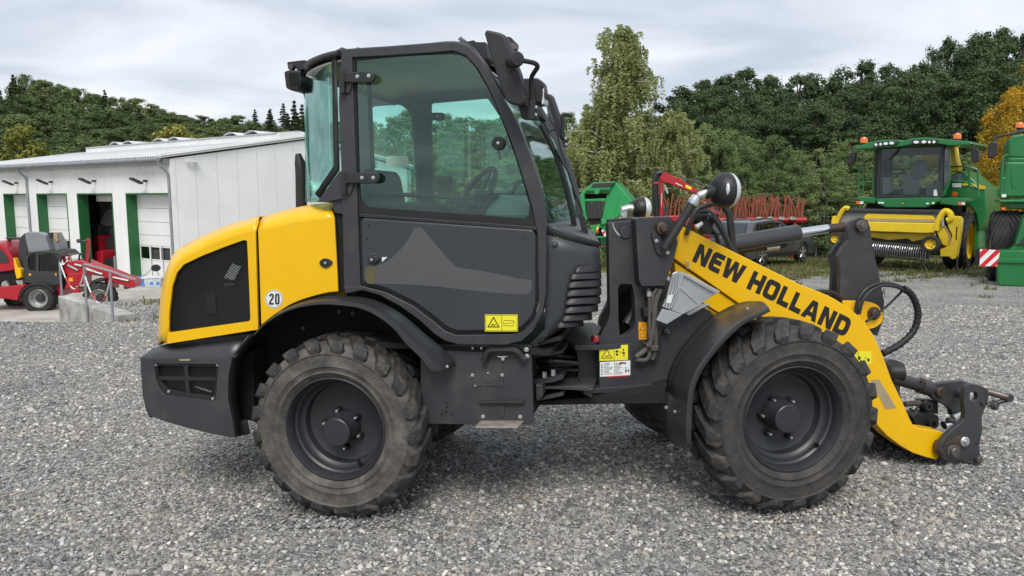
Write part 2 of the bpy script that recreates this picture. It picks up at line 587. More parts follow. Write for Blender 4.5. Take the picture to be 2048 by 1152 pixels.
def scatter_stones():
    rng = np.random.default_rng(3)
    scol = bpy.data.collections.new('stone_kinds')
    for k in range(6):
        bm = bmesh.new()
        bmesh.ops.create_icosphere(bm, subdivisions=1 if k < 4 else 2, radius=1)
        ax = rng.uniform(0.6, 1.2, 3) * (1, 1, 0.6)
        for v_ in bm.verts:
            v_.co = Vector(np.array(v_.co) * ax * rng.uniform(0.72, 1.15))
        me = bpy.data.meshes.new('stone')
        bm.to_mesh(me)
        bm.free()
        me.materials.append(MATS['stone'])
        scol.objects.link(bpy.data.objects.new('stone_kind', me))
    P, Sz = [], []
    for y0, y1, dens, smin, smax in ((2.6, 5.2, 3900, 0.0045, 0.022), (5.2, 8, 2000, 0.006, 0.023), (8, 13, 700, 0.010, 0.026)):
        n0 = int((y1 - y0) * (1.5 * y1 + 0.8) * dens)
        y = rng.uniform(y0, y1, n0)
        x = rng.uniform(-0.75 * y1 - 0.4, 0.75 * y1 + 0.4, n0)
        patch = np.sin(x * 1.1 + 0.6 * np.sin(y * 1.7)) + np.sin(y * 2.3 + x * 0.4) + 0.8 * np.sin(x * 2.9 - y * 1.3)
        k = (abs(x) < 0.74 * y + 0.35) & (zone(x, y) == 0) & (rng.random(n0) < np.clip(0.82 + 0.22 * patch, 0.25, 1))
        x, y = x[k], y[k]
        s = smin + (smax - smin) * rng.random(len(x)) ** 3.4
        s = np.where(rng.random(len(x)) < 0.006, s * 1.8, s)
        P.append(np.stack([x, y, hgt(x, y) + s * 0.12], -1))
        Sz.append(s)
    for q, fr in ((_rear.p(665, 1034, 0.12), _rear), (_front.p(1594, 1026, 0.12), _front)):
        n0 = 700                                   # stones pushed up round the tyre contacts
        x = q.x + rng.normal(size=n0) * 0.20
        y = q.y + rng.uniform(-0.22, 0.30, n0)
        s = rng.uniform(0.006, 0.017, n0)
        P.append(np.stack([x, y, hgt(x, y) + s * 0.5 + 0.006], -1))
        Sz.append(s)
    P, Sz = np.concatenate(P), np.concatenate(Sz)
    me = bpy.data.meshes.new('loose_gravel')
    me.vertices.add(len(P))
    me.vertices.foreach_set('co', P.astype(np.float32).ravel())
    at = me.attributes.new('sz', 'FLOAT', 'POINT')
    at.data.foreach_set('value', Sz.astype(np.float32))
    me.update()
    o = bpy.data.objects.new('loose_gravel', me)
    COL.objects.link(o)
    tag(o, 'loose grey and pale stones scattered over the gravel yard', kind='stuff')
    g = bpy.data.node_groups.new('scatter', 'GeometryNodeTree')
    g.interface.new_socket('Geometry', in_out='INPUT', socket_type='NodeSocketGeometry')
    g.interface.new_socket('Geometry', in_out='OUTPUT', socket_type='NodeSocketGeometry')
    gi, go = g.nodes.new('NodeGroupInput'), g.nodes.new('NodeGroupOutput')
    ip = g.nodes.new('GeometryNodeInstanceOnPoints')
    ci = g.nodes.new('GeometryNodeCollectionInfo')
    ci.inputs['Collection'].default_value = scol
    ci.inputs['Separate Children'].default_value = True
    ci.inputs['Reset Children'].default_value = True
    na = g.nodes.new('GeometryNodeInputNamedAttribute')
    na.data_type = 'FLOAT'
    na.inputs['Name'].default_value = 'sz'
    rv = g.nodes.new('FunctionNodeRandomValue')
    rv.data_type = 'FLOAT_VECTOR'
    rv.inputs[0].default_value = (-0.5, -0.5, 0)
    rv.inputs[1].default_value = (0.5, 0.5, 6.28)
    L = g.links.new
    L(gi.outputs[0], ip.inputs['Points'])
    L(ci.outputs[0], ip.inputs['Instance'])
    ip.inputs['Pick Instance'].default_value = True
    L(rv.outputs[0], ip.inputs['Rotation'])
    L(na.outputs[0], ip.inputs['Scale'])
    L(ip.outputs[0], go.inputs[0])
    o.modifiers.new('scatter', 'NODES').node_group = g
scatter_stones()

# ---------------------------------------------------------------- trees
def leaf_mat(name, c0, c1, vs=0.5, trans=0.3, p0=0.42, p1=0.86):
    m = bpy.data.materials.new(name)
    MATS[name] = m
    m.use_nodes = True
    t = m.node_tree
    t.nodes.remove(t.nodes['Principled BSDF'])
    N, K = t.nodes.new, t.links.new
    tcn = N('ShaderNodeTexCoord')
    oi = N('ShaderNodeObjectInfo')
    n = N('ShaderNodeTexNoise')
    n.inputs['Scale'].default_value = vs
    n.inputs['Detail'].default_value = 5
    n.inputs['Roughness'].default_value = 0.7
    K(tcn.outputs['Object'], n.inputs['Vector'])
    ad = N('ShaderNodeMath')
    ad.operation = 'MULTIPLY_ADD'
    K(oi.outputs['Random'], ad.inputs[0])
    ad.inputs[1].default_value = 0.30
    K(n.outputs[0], ad.inputs[2])
    r = N('ShaderNodeValToRGB')
    r.color_ramp.elements[0].position, r.color_ramp.elements[0].color = p0, (*c0, 1)
    r.color_ramp.elements[1].position, r.color_ramp.elements[1].color = p1, (*c1, 1)
    K(ad.outputs[0], r.inputs[0])
    df, tl, gl = N('ShaderNodeBsdfDiffuse'), N('ShaderNodeBsdfTranslucent'), N('ShaderNodeBsdfGlossy')
    K(r.outputs[0], df.inputs[0])
    K(r.outputs[0], tl.inputs[0])
    gl.inputs['Roughness'].default_value = 0.5
    mi, m2 = N('ShaderNodeMixShader'), N('ShaderNodeMixShader')
    mi.inputs[0].default_value = trans
    K(df.outputs[0], mi.inputs[1])
    K(tl.outputs[0], mi.inputs[2])
    m2.inputs[0].default_value = 0.012
    K(mi.outputs[0], m2.inputs[1])
    K(gl.outputs[0], m2.inputs[2])
    K(m2.outputs[0], t.nodes['Material Output'].inputs['Surface'])
leaf_mat('leaf_dark', (0.046, 0.082, 0.038), (0.118, 0.168, 0.074))
leaf_mat('leaf_mid', (0.110, 0.172, 0.062), (0.255, 0.320, 0.130))
leaf_mat('leaf_far', (0.075, 0.118, 0.050), (0.20, 0.255, 0.10), 0.25)
leaf_mat('leaf_birch', (0.29, 0.335, 0.135), (0.54, 0.57, 0.27), 0.8, 0.4)
leaf_mat('leaf_needle', (0.040, 0.062, 0.032), (0.085, 0.110, 0.050))
leaf_mat('leaf_yellow', (0.16, 0.18, 0.035), (0.38, 0.34, 0.08), 0.35)
leaf_mat('leaf_autumn', (0.22, 0.27, 0.05), (0.70, 0.38, 0.03), 0.42, 0.4, 0.52, 0.95)
leaf_mat('grass_blade', (0.075, 0.105, 0.022), (0.22, 0.20, 0.085), 0.9, 0.35)
M('bark', (0.085, 0.07, 0.055), 0.95, var=0.4, vs=3, bump=0.5, bs=12)
M('birch_bark', (0.52, 0.50, 0.46), 0.9, dirt=(0.06, 0.055, 0.05), ds=4, da=0.6)
def leaves_mesh(name, C, Nn, size, mat, rng, ratio=0.6):
    n = len(C)
    Nn = Nn / (np.linalg.norm(Nn, axis=1, keepdims=True) + 1e-9)
    r = rng.normal(size=(n, 3))
    t = np.cross(Nn, r)
    t /= np.linalg.norm(t, axis=1, keepdims=True) + 1e-9
    b = np.cross(Nn, t)
    s = size[:, None]
    V_ = np.stack([C - t * s, C - b * s * ratio + Nn * s * 0.15, C + t * s, C + b * s * ratio + Nn * s * 0.15], 1).reshape(-1, 3)
    me = bpy.data.meshes.new(name)
    me.vertices.add(4 * n)
    me.vertices.foreach_set('co', V_.astype(np.float32).ravel())
    me.loops.add(4 * n)
    me.loops.foreach_set('vertex_index', np.arange(4 * n, dtype=np.int32))
    me.polygons.add(n)
    me.polygons.foreach_set('loop_start', np.arange(0, 4 * n, 4, dtype=np.int32))
    me.polygons.foreach_set('loop_total', np.full(n, 4, dtype=np.int32))
    me.update(calc_edges=True)
    me.materials.append(MATS[mat])
    return me
def limb_mesh(name, segs, mat, n=7):
    mb = MB()
    for pts, r in segs:
        mb.tube(pts, r, n)
    me = bpy.data.meshes.new(name)
    me.from_pydata(mb.v, [], mb.f)
    me.shade_smooth()
    me.materials.append(MATS[mat])
    return me
def broad_kind(seed, H=10.0, R=3.0, low=0.12, nb=70, nl=190, leaf=0.17, mat='leaf_dark', rb=(0.55, 1.15), taper=0.6, bark='bark'):
    rng = np.random.default_rng(seed)
    cz, hz = H * (low + 1) / 2, H * (1 - low) / 2
    C, Nn, Sz, tips = [], [], [], []
    for k in range(nb):
        u = 1 - 2 * ((k + rng.random()) / nb) ** 0.85
        u = min(u, 0.93)
        ph = rng.uniform(0, 6.283)
        prof = math.sqrt(max(0.02, 1 - abs(u) ** (2.4 if u < 0 else 1.8))) * (1 - taper * 0.25 * max(u, 0)) * (0.55 if u > 0.85 else 1)
        rr = R * prof * rng.uniform(0.6, 1.0) * (1 + 0.18 * math.sin(3 * ph + seed) + 0.12 * math.sin(5 * ph + 2 * u + seed))
        c = np.array([rr * math.cos(ph), rr * math.sin(ph), cz + hz * u * rng.uniform(0.90, 0.99)])
        b = rng.uniform(*rb) * (1 - 0.35 * max(u, 0)) * R / 3.0
        tips.append(c)
        m = int(nl * (b / rb[1]) ** 1.3 / (R / 3.0) ** 1.3) + 20
        d = rng.normal(size=(m, 3))
        d /= np.linalg.norm(d, axis=1, keepdims=True)
        rad_ = b * rng.uniform(0.25, 1.0, m) ** 0.45
        rad_ = np.where(rng.random(m) < 0.14, rad_ * rng.uniform(1.0, 1.55, m), rad_)
        pts = c + d * rad_[:, None] * (1, 1, 0.85) + rng.normal(size=(m, 3)) * 0.16 * b
        C.append(pts)
        Nn.append(d * 1.0 + rng.normal(size=(m, 3)) * 0.28 + (0, 0, 0.5))
        Sz.append(rng.uniform(0.55, 1.15, m) * leaf)
    me = leaves_mesh('crown', np.concatenate(C), np.concatenate(Nn), np.concatenate(Sz), mat, rng)
    segs = [([(0, 0, 0), (0.05 * R, 0, H * 0.3), (0, 0.04 * R, H * 0.62), (0, 0, H * 0.92)], [0.028 * H, 0.02 * H, 0.012 * H, 0.003 * H])]
    for k in range(0, nb, max(1, nb // 16)):
        tp = tips[k]
        z0 = max(0.1 * H, min(tp[2] - 0.15 * H, 0.85 * H))
        segs.append(([(0, 0, z0), tuple(tp * 0.5 + np.array([0, 0, z0]) * 0.5 + (0, 0, 0.03 * H)), tuple(tp)], [0.009 * H, 0.006 * H, 0.002 * H]))
    return dict(H=H, R=R, crown=me, trunk=limb_mesh('trunk', segs, bark))
def spruce_kind(seed, H=10.0, R=1.9, mat='leaf_needle', leaf=0.16, tiers=26):
    rng = np.random.default_rng(seed)
    C, Nn, Sz, segs = [], [], [], [([(0, 0, 0), (0, 0, H)], [0.016 * H, 0.002 * H])]
    for k in range(tiers):
        f = k / (tiers - 1)
        z = H * (0.08 + 0.9 * f)
        L_ = R * (1 - f) ** 0.85 * rng.uniform(0.8, 1.1) + 0.12
        nbr = max(5, int(11 * (1 - f)) + 4)
        for j in range(nbr):
            a = rng.uniform(0, 6.283)
            l = L_ * rng.uniform(0.7, 1.1)
            m = int(16 + 26 * l)
            t = rng.random(m) ** 0.7
            wd = 0.16 * l * (1 - t) + 0.05
            off = rng.normal(size=m) * wd
            x, y = t * l * math.cos(a) - off * math.sin(a), t * l * math.sin(a) + off * math.cos(a)
            zz_ = z - 0.32 * t * l + 0.14 * l * t ** 3 + rng.normal(size=m) * 0.05
            C.append(np.stack([x, y, zz_], -1))
            Nn.append(rng.normal(size=(m, 3)) * 0.6 + (0, 0, 0.8))
            Sz.append(rng.uniform(0.6, 1.2, m) * leaf)
    me = leaves_mesh('crown', np.concatenate(C), np.concatenate(Nn), np.concatenate(Sz), mat, rng, 0.35)
    return dict(H=H, R=R, crown=me, trunk=limb_mesh('trunk', segs, 'bark'))
def birch_kind(seed, H=10.0, R=2.6, leaf=0.075, mat='leaf_birch', ns=620):
    """upright stem, rising limbs, thin twigs that hang in curtains"""
    rng = np.random.default_rng(seed)
    C, Nn, Sz, segs, tw = [], [], [], [], []
    segs.append(([(0, 0, 0), (0.12, 0, 0.35 * H), (-0.05, 0.05, 0.62 * H), (0.0, 0, 0.86 * H)], [0.020 * H, 0.014 * H, 0.007 * H, 0.001 * H]))
    NB = 84
    for k in range(NB):
        f = 0.06 + 0.90 * (k + rng.random()) / NB
        a = rng.uniform(0, 6.283)
        env = R * (0.10 + 0.95 * (1 - f) ** 0.80)
        l = env * rng.uniform(0.55, 1.12)
        z0 = f * H * 0.93
        p0 = np.array([0, 0, z0])
        p2 = np.array([l * math.cos(a), l * math.sin(a), min(H * rng.uniform(0.95, 1.0), z0 + l * rng.uniform(0.25, 0.6))])
        p1 = (p0 + p2) / 2 + (0, 0, 0.22 * l)
        segs.append(([tuple(p0), tuple(p1), tuple(p2)], [0.006 * H * (1.1 - f), 0.0035 * H * (1.1 - f), 0.001 * H]))
        for j in range(ns // NB + 2):
            t = rng.uniform(0.06, 1.08)
            q = (1 - t) ** 2 * p0 + 2 * t * (1 - t) * p1 + t * t * p2 + rng.normal(size=3) * (0.16, 0.16, 0.1)
            ln = rng.uniform(0.4, 1.9) * (0.45 + 0.75 * (1 - f)) * H / 10
            sw = rng.normal(size=2) * 0.07 + np.array([math.cos(a), math.sin(a)]) * 0.10
            m = int(58 * ln) + 12
            s = rng.random(m)
            x = q[0] + sw[0] * np.sqrt(s) * ln + rng.normal(size=m) * 0.035
            y = q[1] + sw[1] * np.sqrt(s) * ln + rng.normal(size=m) * 0.035
            z = q[2] + 0.10 * s - ln * s ** 1.5
            C.append(np.stack([x, y, z], -1))
            Nn.append(rng.normal(size=(m, 3)) + (0, 0, 0.3))
            Sz.append(rng.uniform(0.6, 1.3, m) * leaf)
    me = leaves_mesh('crown', np.concatenate(C), np.concatenate(Nn), np.concatenate(Sz), mat, rng, 0.6)
    return dict(H=H, R=R, crown=me, trunk=limb_mesh('trunk', segs, 'birch_bark', 6))
def plant_tree(kind, px, top, Y, wid, name, label, group=None, rng=random, cat='tree', zb=None):
    """stand a tree at depth Y so that its top shows at row `top`"""
    r = ray(px, top)
    q = CAMP + r * (Y / r.y)
    z0 = zof(q.x, Y) - 0.1 if zb is None else zb
    h = max(1.0, q.z - z0)
    root = thing(name, label, cat, (q.x, Y, z0), group)
    root.rotation_euler = (0, 0, rng.uniform(0, 6.28))
    root.scale = (wid / kind['R'], wid / kind['R'], h / kind['H'])
    for part in ('trunk', 'crown'):
        o = bpy.data.objects.new(part, kind[part])
        COL.objects.link(o)
        o.parent = root
    return root
def skyline(pts, x):
    for (x0, y0), (x1, y1) in zip(pts, pts[1:]):
        if x0 <= x <= x1:
            return y0 + (y1 - y0) * (x - x0) / (x1 - x0)
    return pts[0][1] if x < pts[0][0] else pts[-1][1]
def where(x, marks):
    return min(marks, key=lambda m: abs(m[0] - x))[1]
HILL_AT = ((0, 'at the left edge'), (40, 'above the leftmost door'), (105, 'above the second door from the left'), (190, 'above the open door'), (295, 'above the nearest door'), (370, 'above the near corner of the roof'), (450, 'above the middle of the roof'), (530, 'above the right half of the roof'), (590, 'beside the rear work lamp'), (680, 'behind the cab'))
WOOD_AT = ((1340, 'beside the birches'), (1420, 'above the near headlamp'), (1500, 'above the cultivator tines'), (1570, 'above the end of the tines'), (1640, 'above the fence post'), (1720, 'above the left mirror of the harvester'), (1800, 'above the harvester cab'), (1880, 'right of the harvester cab'), (1950, 'left of the autumn tree'), (2040, 'at the right edge'))
CAB_AT = ((720, 'behind the driver seat'), (790, 'in the rear far window'), (850, 'behind the far pillar'), (920, 'in the far door window'), (990, 'behind the latch knob'), (1060, 'behind the front pillar'), (1130, 'beside the far mirror'), (1220, 'behind the birches'), (1320, 'behind the crane'))
ROWS = ('on the skyline', 'in the second row', 'in the third row', 'in the front row')
def forests():
    rnd = random.Random(11)
    far = [broad_kind(20 + k, R=3.0, nb=170, nl=170, leaf=0.12, mat='leaf_far', rb=(0.28, 0.7)) for k in range(5)]
    fars = [spruce_kind(40 + k, R=2.4, leaf=0.18, tiers=26) for k in range(2)]
    dark = [broad_kind(60 + k, R=3.0, nb=240, nl=230, leaf=0.085, mat='leaf_dark', rb=(0.22, 0.62), low=0.02) for k in range(4)]
    mid = [broad_kind(80 + k, R=3.0, nb=240, nl=230, leaf=0.08, mat='leaf_mid', rb=(0.2, 0.6), low=0.0) for k in range(3)]
    spr = [spruce_kind(90 + k, R=2.4, leaf=0.12, tiers=32, mat='leaf_mid') for k in range(2)]
    yel = broad_kind(95, nb=60, nl=120, leaf=0.22, mat='leaf_yellow', low=0.0)
    # wooded hillside behind the workshop
    sky_l = [(-80, 160), (0, 170), (40, 152), (75, 163), (120, 158), (160, 178), (230, 196), (300, 206), (330, 220), (400, 236), (480, 234), (520, 228), (560, 214), (600, 214), (660, 236), (720, 240)]
    for row, (Y, drop, step, wid) in enumerate(((150, 0, 30, 5.6), (118, 22, 33, 5.0), (92, 48, 38, 4.6), (74, 78, 44, 4.2))):
        x = -70 + row * 9
        while x < 700:
            top = skyline(sky_l, x) + drop * (0.55 + 0.75 * min(1, max(0.25, (560 - x) / 400.0))) + rnd.uniform(-7, 9)
            conifer = (x > 470 and row < 2 and rnd.random() < 0.2) or rnd.random() < 0.06
            if conifer:
                plant_tree(rnd.choice(fars), x, top - 6, Y + rnd.uniform(-6, 6), wid * 0.52, 'spruce_tree', 'pointed dark spruce %s, %s of the hill' % (where(x, HILL_AT), ROWS[row]), 'spruces on the hillside', rnd)
            else:
                plant_tree(rnd.choice(far), x, top, Y + rnd.uniform(-6, 6), wid * rnd.uniform(0.8, 1.1), 'hillside_tree', 'broadleaf tree %s, %s of the hill' % (where(x, HILL_AT), ROWS[row]), 'trees on the wooded hillside', rnd)
            x += step * rnd.uniform(0.65, 1.2)
    for x, top, Y in ((538, 220, 92), (575, 226, 98), (588, 200, 90), (604, 208, 95)):
        plant_tree(rnd.choice(fars), x, top, Y, 2.3, 'spruce_tree', 'pointed spruce %s, behind the workshop' % ({538: 'above the right half of the roof', 575: 'lowest of those left of the cab', 588: 'tallest of those left of the cab', 604: 'touching the rear work lamp'}[x]), 'spruces on the hillside', rnd)
    for x, top, Y in ((45, 245, 66), (355, 246, 66)):
        
            plant_tree(yel, x, top, Y, 2.6 if x < 100 else 3.4, 'yellowing_tree', 'yellow green tree on the hillside ' + ('above the leftmost workshop doors' if x < 100 else 'just above the skylights of the workshop roof'), None, rnd)
    # dark wood behind the machines on the right
    sky_r = [(690, 250), (760, 236), (800, 214), (850, 224), (905, 212), (990, 226), (1060, 216), (1150, 224), (1300, 236), (1345, 205), (1380, 148), (1430, 136), (1480, 130), (1530, 146), (1570, 132), (1620, 148), (1660, 140), (1700, 122), (1750, 108), (1800, 118), (1850, 108), (1890, 66), (1940, 50), (2000, 46), (2060, 58), (2140, 80)]
    for row, (Y, drop, step, wid) in enumerate(((58, 0, 50, 3.7), (51, 42, 56, 3.3), (45, 88, 60, 2.9))):
        x = 690 + row * 17
        while x < 2140:
            if not (1160 < x < 1335 and row == 0):
                top = skyline(sky_r, x) + drop * rnd.uniform(0.7, 1.3) + rnd.uniform(-9, 12)
                k = rnd.choice(dark if x > 1300 else mid)
                lab = ('dark tree %s, %s of the wood' % (where(x, WOOD_AT), ROWS[row]), 'trees in the wood behind the harvesters') if x > 1300 else ('mid green tree %s, %s of the wood' % (where(x, CAB_AT), ROWS[row]), 'trees behind the loader cab')
                plant_tree(k, x, top, Y + rnd.uniform(-2, 2), wid * rnd.uniform(0.7, 1.3), 'forest_tree', lab[0], lab[1], rnd)
            x += step * rnd.uniform(0.65, 1.2)
    # lighter young growth in front of it
    sky_m = [(1130, 250), (1390, 262), (1420, 238), (1460, 244), (1500, 262), (1540, 272), (1572, 250), (1600, 300), (1650, 290), (1690, 262), (1720, 276), (1800, 300), (2060, 300)]
    x = 1385
    while x < 1990:
        top = skyline(sky_m, x) + rnd.uniform(-6, 14)
        if rnd.random() < 0.28:
            plant_tree(rnd.choice(spr), x, top - 8, 38 + rnd.uniform(-2, 2), 1.5, 'young_conifer', 'young green conifer %s, at the foot of the wood' % where(x, WOOD_AT), 'young conifers along the wood', rnd)
        else:
            plant_tree(rnd.choice(mid), x, top, 38 + rnd.uniform(-2, 2), rnd.uniform(1.5, 2.1), 'young_tree', 'light green young tree %s, at the wood foot' % where(x, WOOD_AT), 'young trees along the wood', rnd)
        x += 34 * rnd.uniform(0.7, 1.25)
    x = 1120
    while x < 2040:
        plant_tree(rnd.choice(mid), x, 352 + rnd.uniform(-26, 30), 33 + rnd.uniform(-1.5, 1.5), rnd.uniform(1.3, 1.9), 'hedge_bush', 'low bushy shrub %s, in the hedge behind the fence' % where(x, WOOD_AT if x > 1300 else CAB_AT), 'shrubs behind the fence', rnd, 'bush')
        x += 36 * rnd.uniform(0.8, 1.2)
    # the birches
    bk = birch_kind(5, ns=1500, leaf=0.05)
    plant_tree(bk, 1242, 10, 31, 3.4, 'birch_tree', 'tall weeping birch rising against the sky right of the cab', None, rnd)
    bk2 = birch_kind(6, H=10, R=3.4, ns=1300, leaf=0.06)
    plant_tree(bk2, 1345, 192, 30.5, 2.4, 'birch_tree', 'lower weeping birch standing right of the tall birch', None, rnd)
    plant_tree(bk2, 1172, 205, 31.5, 1.9, 'birch_tree', 'low drooping birch left of the tall birch beside the cab mirror', None, rnd)
    # autumn tree at the right edge
    ak = broad_kind(97, R=3.0, nb=260, nl=240, leaf=0.085, mat='leaf_autumn', low=0.0, rb=(0.3, 0.7))
    plant_tree(ak, 2078, 112, 27, 1.8, 'autumn_tree', 'maple with orange and yellow autumn leaves at the right edge', None, rnd)
    yk = broad_kind(98, R=3.0, nb=70, nl=150, leaf=0.14, mat='leaf_yellow', low=0.0, rb=(0.4, 0.8))
    plant_tree(yk, 1985, 352, 27, 0.75, 'yellow_bush', 'yellow green bush between the two green harvesters', None, rnd, 'bush')
forests()

# ---------------------------------------------------------------- weeds along the verge
def weeds():
    rng = np.random.default_rng(8)
    C = []
    def patch(n, x0, x1, y0, y1):
        x, y = rng.uniform(x0, x1, n), rng.uniform(y0, y1, n)
        C.append(np.stack([x, y], -1))
    patch(9000, 2, 24, 21.8, 27)
    patch(9000, -3, 18, 24, 33)
    for _ in range(150):
        cx, cy = rng.uniform(4.5, 16), rng.normal(20.3, 0.9)
        m = rng.integers(12, 60)
        C.append(np.stack([rng.normal(cx, 0.13, m), rng.normal(cy, 0.10, m)], -1))
    for _ in range(40):
        cx, cy = rng.uniform(3, 14), rng.uniform(14, 19)
        m = rng.integers(6, 25)
        C.append(np.stack([rng.normal(cx, 0.08, m), rng.normal(cy, 0.06, m)], -1))
    for _ in range(34):
        cx, cy = rng.uniform(-6.8, -4.6), rng.normal(13.4, 0.35)
        m = rng.integers(8, 30)
        C.append(np.stack([rng.normal(cx, 0.2, m), rng.normal(cy, 0.15, m)], -1))
    for _ in range(5):
        cx, cy = rng.uniform(-5.9, -5.0), rng.uniform(10.6, 12)
        C.append(np.stack([rng.normal(cx, 0.08, 18), rng.normal(cy, 0.06, 18)], -1))
    P = np.concatenate(C)
    n = len(P)
    z = hgt(P[:, 0], P[:, 1])
    h = rng.uniform(0.02, 0.10, n) * (1 + 1.2 * (rng.random(n) < 0.10))
    h = np.where(P[:, 0] < 0, h * 0.6, h)
    wd = 0.012 + h * 0.05
    a = rng.uniform(0, 6.283, n)
    ln = rng.normal(size=(n, 2)) * 0.35 * h[:, None]
    dx, dy = np.cos(a) * wd, np.sin(a) * wd
    v0 = np.stack([P[:, 0] - dx, P[:, 1] - dy, z - 0.01], -1)
    v1 = np.stack([P[:, 0] + dx, P[:, 1] + dy, z - 0.01], -1)
    v2 = np.stack([P[:, 0] + dx * 0.7 + ln[:, 0] * 0.4, P[:, 1] + dy * 0.7 + ln[:, 1] * 0.4, z + h * 0.6], -1)
    v3 = np.stack([P[:, 0] + ln[:, 0], P[:, 1] + ln[:, 1], z + h], -1)
    V_ = np.stack([v0, v1, v2, v3], 1).reshape(-1, 3)
    me = bpy.data.meshes.new('grass')
    me.vertices.add(4 * n)
    me.vertices.foreach_set('co', V_.astype(np.float32).ravel())
    me.loops.add(4 * n)
    me.loops.foreach_set('vertex_index', np.arange(4 * n, dtype=np.int32))
    me.polygons.add(n)
    me.polygons.foreach_set('loop_start', np.arange(0, 4 * n, 4, dtype=np.int32))
    me.polygons.foreach_set('loop_total', np.full(n, 4, dtype=np.int32))
    me.update(calc_edges=True)
    me.materials.append(MATS['grass_blade'])
    o = bpy.data.objects.new('grass', me)
    COL.objects.link(o)
    tag(o, 'rough grass and weeds along the edges of the gravel', kind='stuff')
weeds()
# ---------------------------------------------------------------- paints and stuffs of the machines
M('yellow_paint', (0.84, 0.475, 0.001), 0.33, var=0.03, vs=3, spec=0.45, coat=0.2, dirt=(0.60, 0.37, 0.05), ds=5, da=0.22, rv=0.07)
M('charcoal_paint', (0.040, 0.041, 0.045), 0.42, var=0.12, vs=3, spec=0.45, dirt=(0.085, 0.08, 0.073), ds=4.5, da=0.4, rv=0.09)
M('guard_plastic', (0.034, 0.034, 0.037), 0.36, var=0.12, vs=5, rv=0.06, dirt=(0.075, 0.07, 0.06), ds=5, da=0.2)
M('charcoal_panel', (0.041, 0.044, 0.050), 0.38, var=0.08, vs=2, spec=0.45, rv=0.09, dirt=(0.062, 0.062, 0.062), ds=3, da=0.3)
M('black_plastic', (0.018, 0.018, 0.020), 0.48, var=0.15, vs=6, rv=0.08, dirt=(0.06, 0.055, 0.05), ds=7, da=0.2)
M('liner_black', (0.007, 0.007, 0.007), 0.85, var=0.3, vs=4, dirt=(0.02, 0.018, 0.015), ds=5, da=0.4)
M('mesh_black', (0.035, 0.035, 0.037), 0.35, 0.3)
M('rubber_seal', (0.010, 0.010, 0.011), 0.6)
M('hose_rubber', (0.016, 0.016, 0.017), 0.5, var=0.2, vs=20)
M('hose_dusty', (0.085, 0.078, 0.068), 0.7, var=0.3, vs=14)
M('tyre_rubber', (0.118, 0.104, 0.089), 0.8, var=0.3, vs=16, dirt=(0.036, 0.035, 0.035), ds=9, da=0.92, bump=0.5, bs=60, rv=0.08)
M('tyre_dark', (0.050, 0.045, 0.041), 0.74, var=0.35, vs=14, dirt=(0.022, 0.022, 0.022), ds=8, da=0.7, bump=0.5, bs=60, rv=0.08)
M('tyre_tread', (0.027, 0.027, 0.028), 0.72, var=0.3, vs=9, dirt=(0.120, 0.095, 0.072), ds=16, da=0.5, bump=0.7, bs=50)
M('rim_paint', (0.028, 0.030, 0.034), 0.42, var=0.1, vs=6, rv=0.06, dirt=(0.06, 0.055, 0.05), ds=6, da=0.15)
M('zinc', (0.62, 0.63, 0.64), 0.38, 0.85, var=0.12, vs=8)
M('chrome', (0.86, 0.87, 0.88), 0.10, 1.0)
M('steel_worn', (0.15, 0.13, 0.12), 0.45, 0.6, var=0.3, vs=14, dirt=(0.10, 0.055, 0.032), ds=12, da=0.6)
M('rust_pin', (0.085, 0.058, 0.045), 0.55, 0.35, var=0.35, vs=25)
M('aluminium', (0.60, 0.62, 0.64), 0.30, 0.75, var=0.10, vs=3, rv=0.08)
M('white_sticker', (0.72, 0.73, 0.72), 0.45)
M('yellow_sticker', (0.82, 0.74, 0.03), 0.4)
M('orange_sticker', (0.85, 0.36, 0.02), 0.4)
M('print_black', (0.012, 0.012, 0.013), 0.45)
M('decal_grey', (0.082, 0.084, 0.088), 0.40)
M('decal_worn', (0.105, 0.088, 0.040), 0.5)
M('tape_tan', (0.36, 0.29, 0.17), 0.5, var=0.08, vs=9)
M('red_lens', (0.24, 0.008, 0.010), 0.18, coat=0.5)
M('lamp_lens', (0.72, 0.74, 0.74), 0.12, 0.3, bump=0.5, bs=160)
M('seat_cloth', (0.030, 0.032, 0.034), 0.9, var=0.2, vs=10)
M('cab_lining', (0.62, 0.64, 0.63), 0.8, var=0.12, vs=3)
M('dash_grey', (0.22, 0.235, 0.23), 0.65, var=0.08, vs=4)
M('paper', (0.80, 0.83, 0.82), 0.6)
M('red_print', (0.50, 0.02, 0.03), 0.5)
glass('cab_glass', (0.78, 0.95, 0.90), 0.035)
glass('back_glass', (0.70, 0.91, 0.85), 0.06)

RE, FR = _rear, _front
LD = thing('wheel_loader', 'yellow and charcoal compact wheel loader standing on the gravel in the foreground', 'wheel loader', (0.3, 4.9, 0))

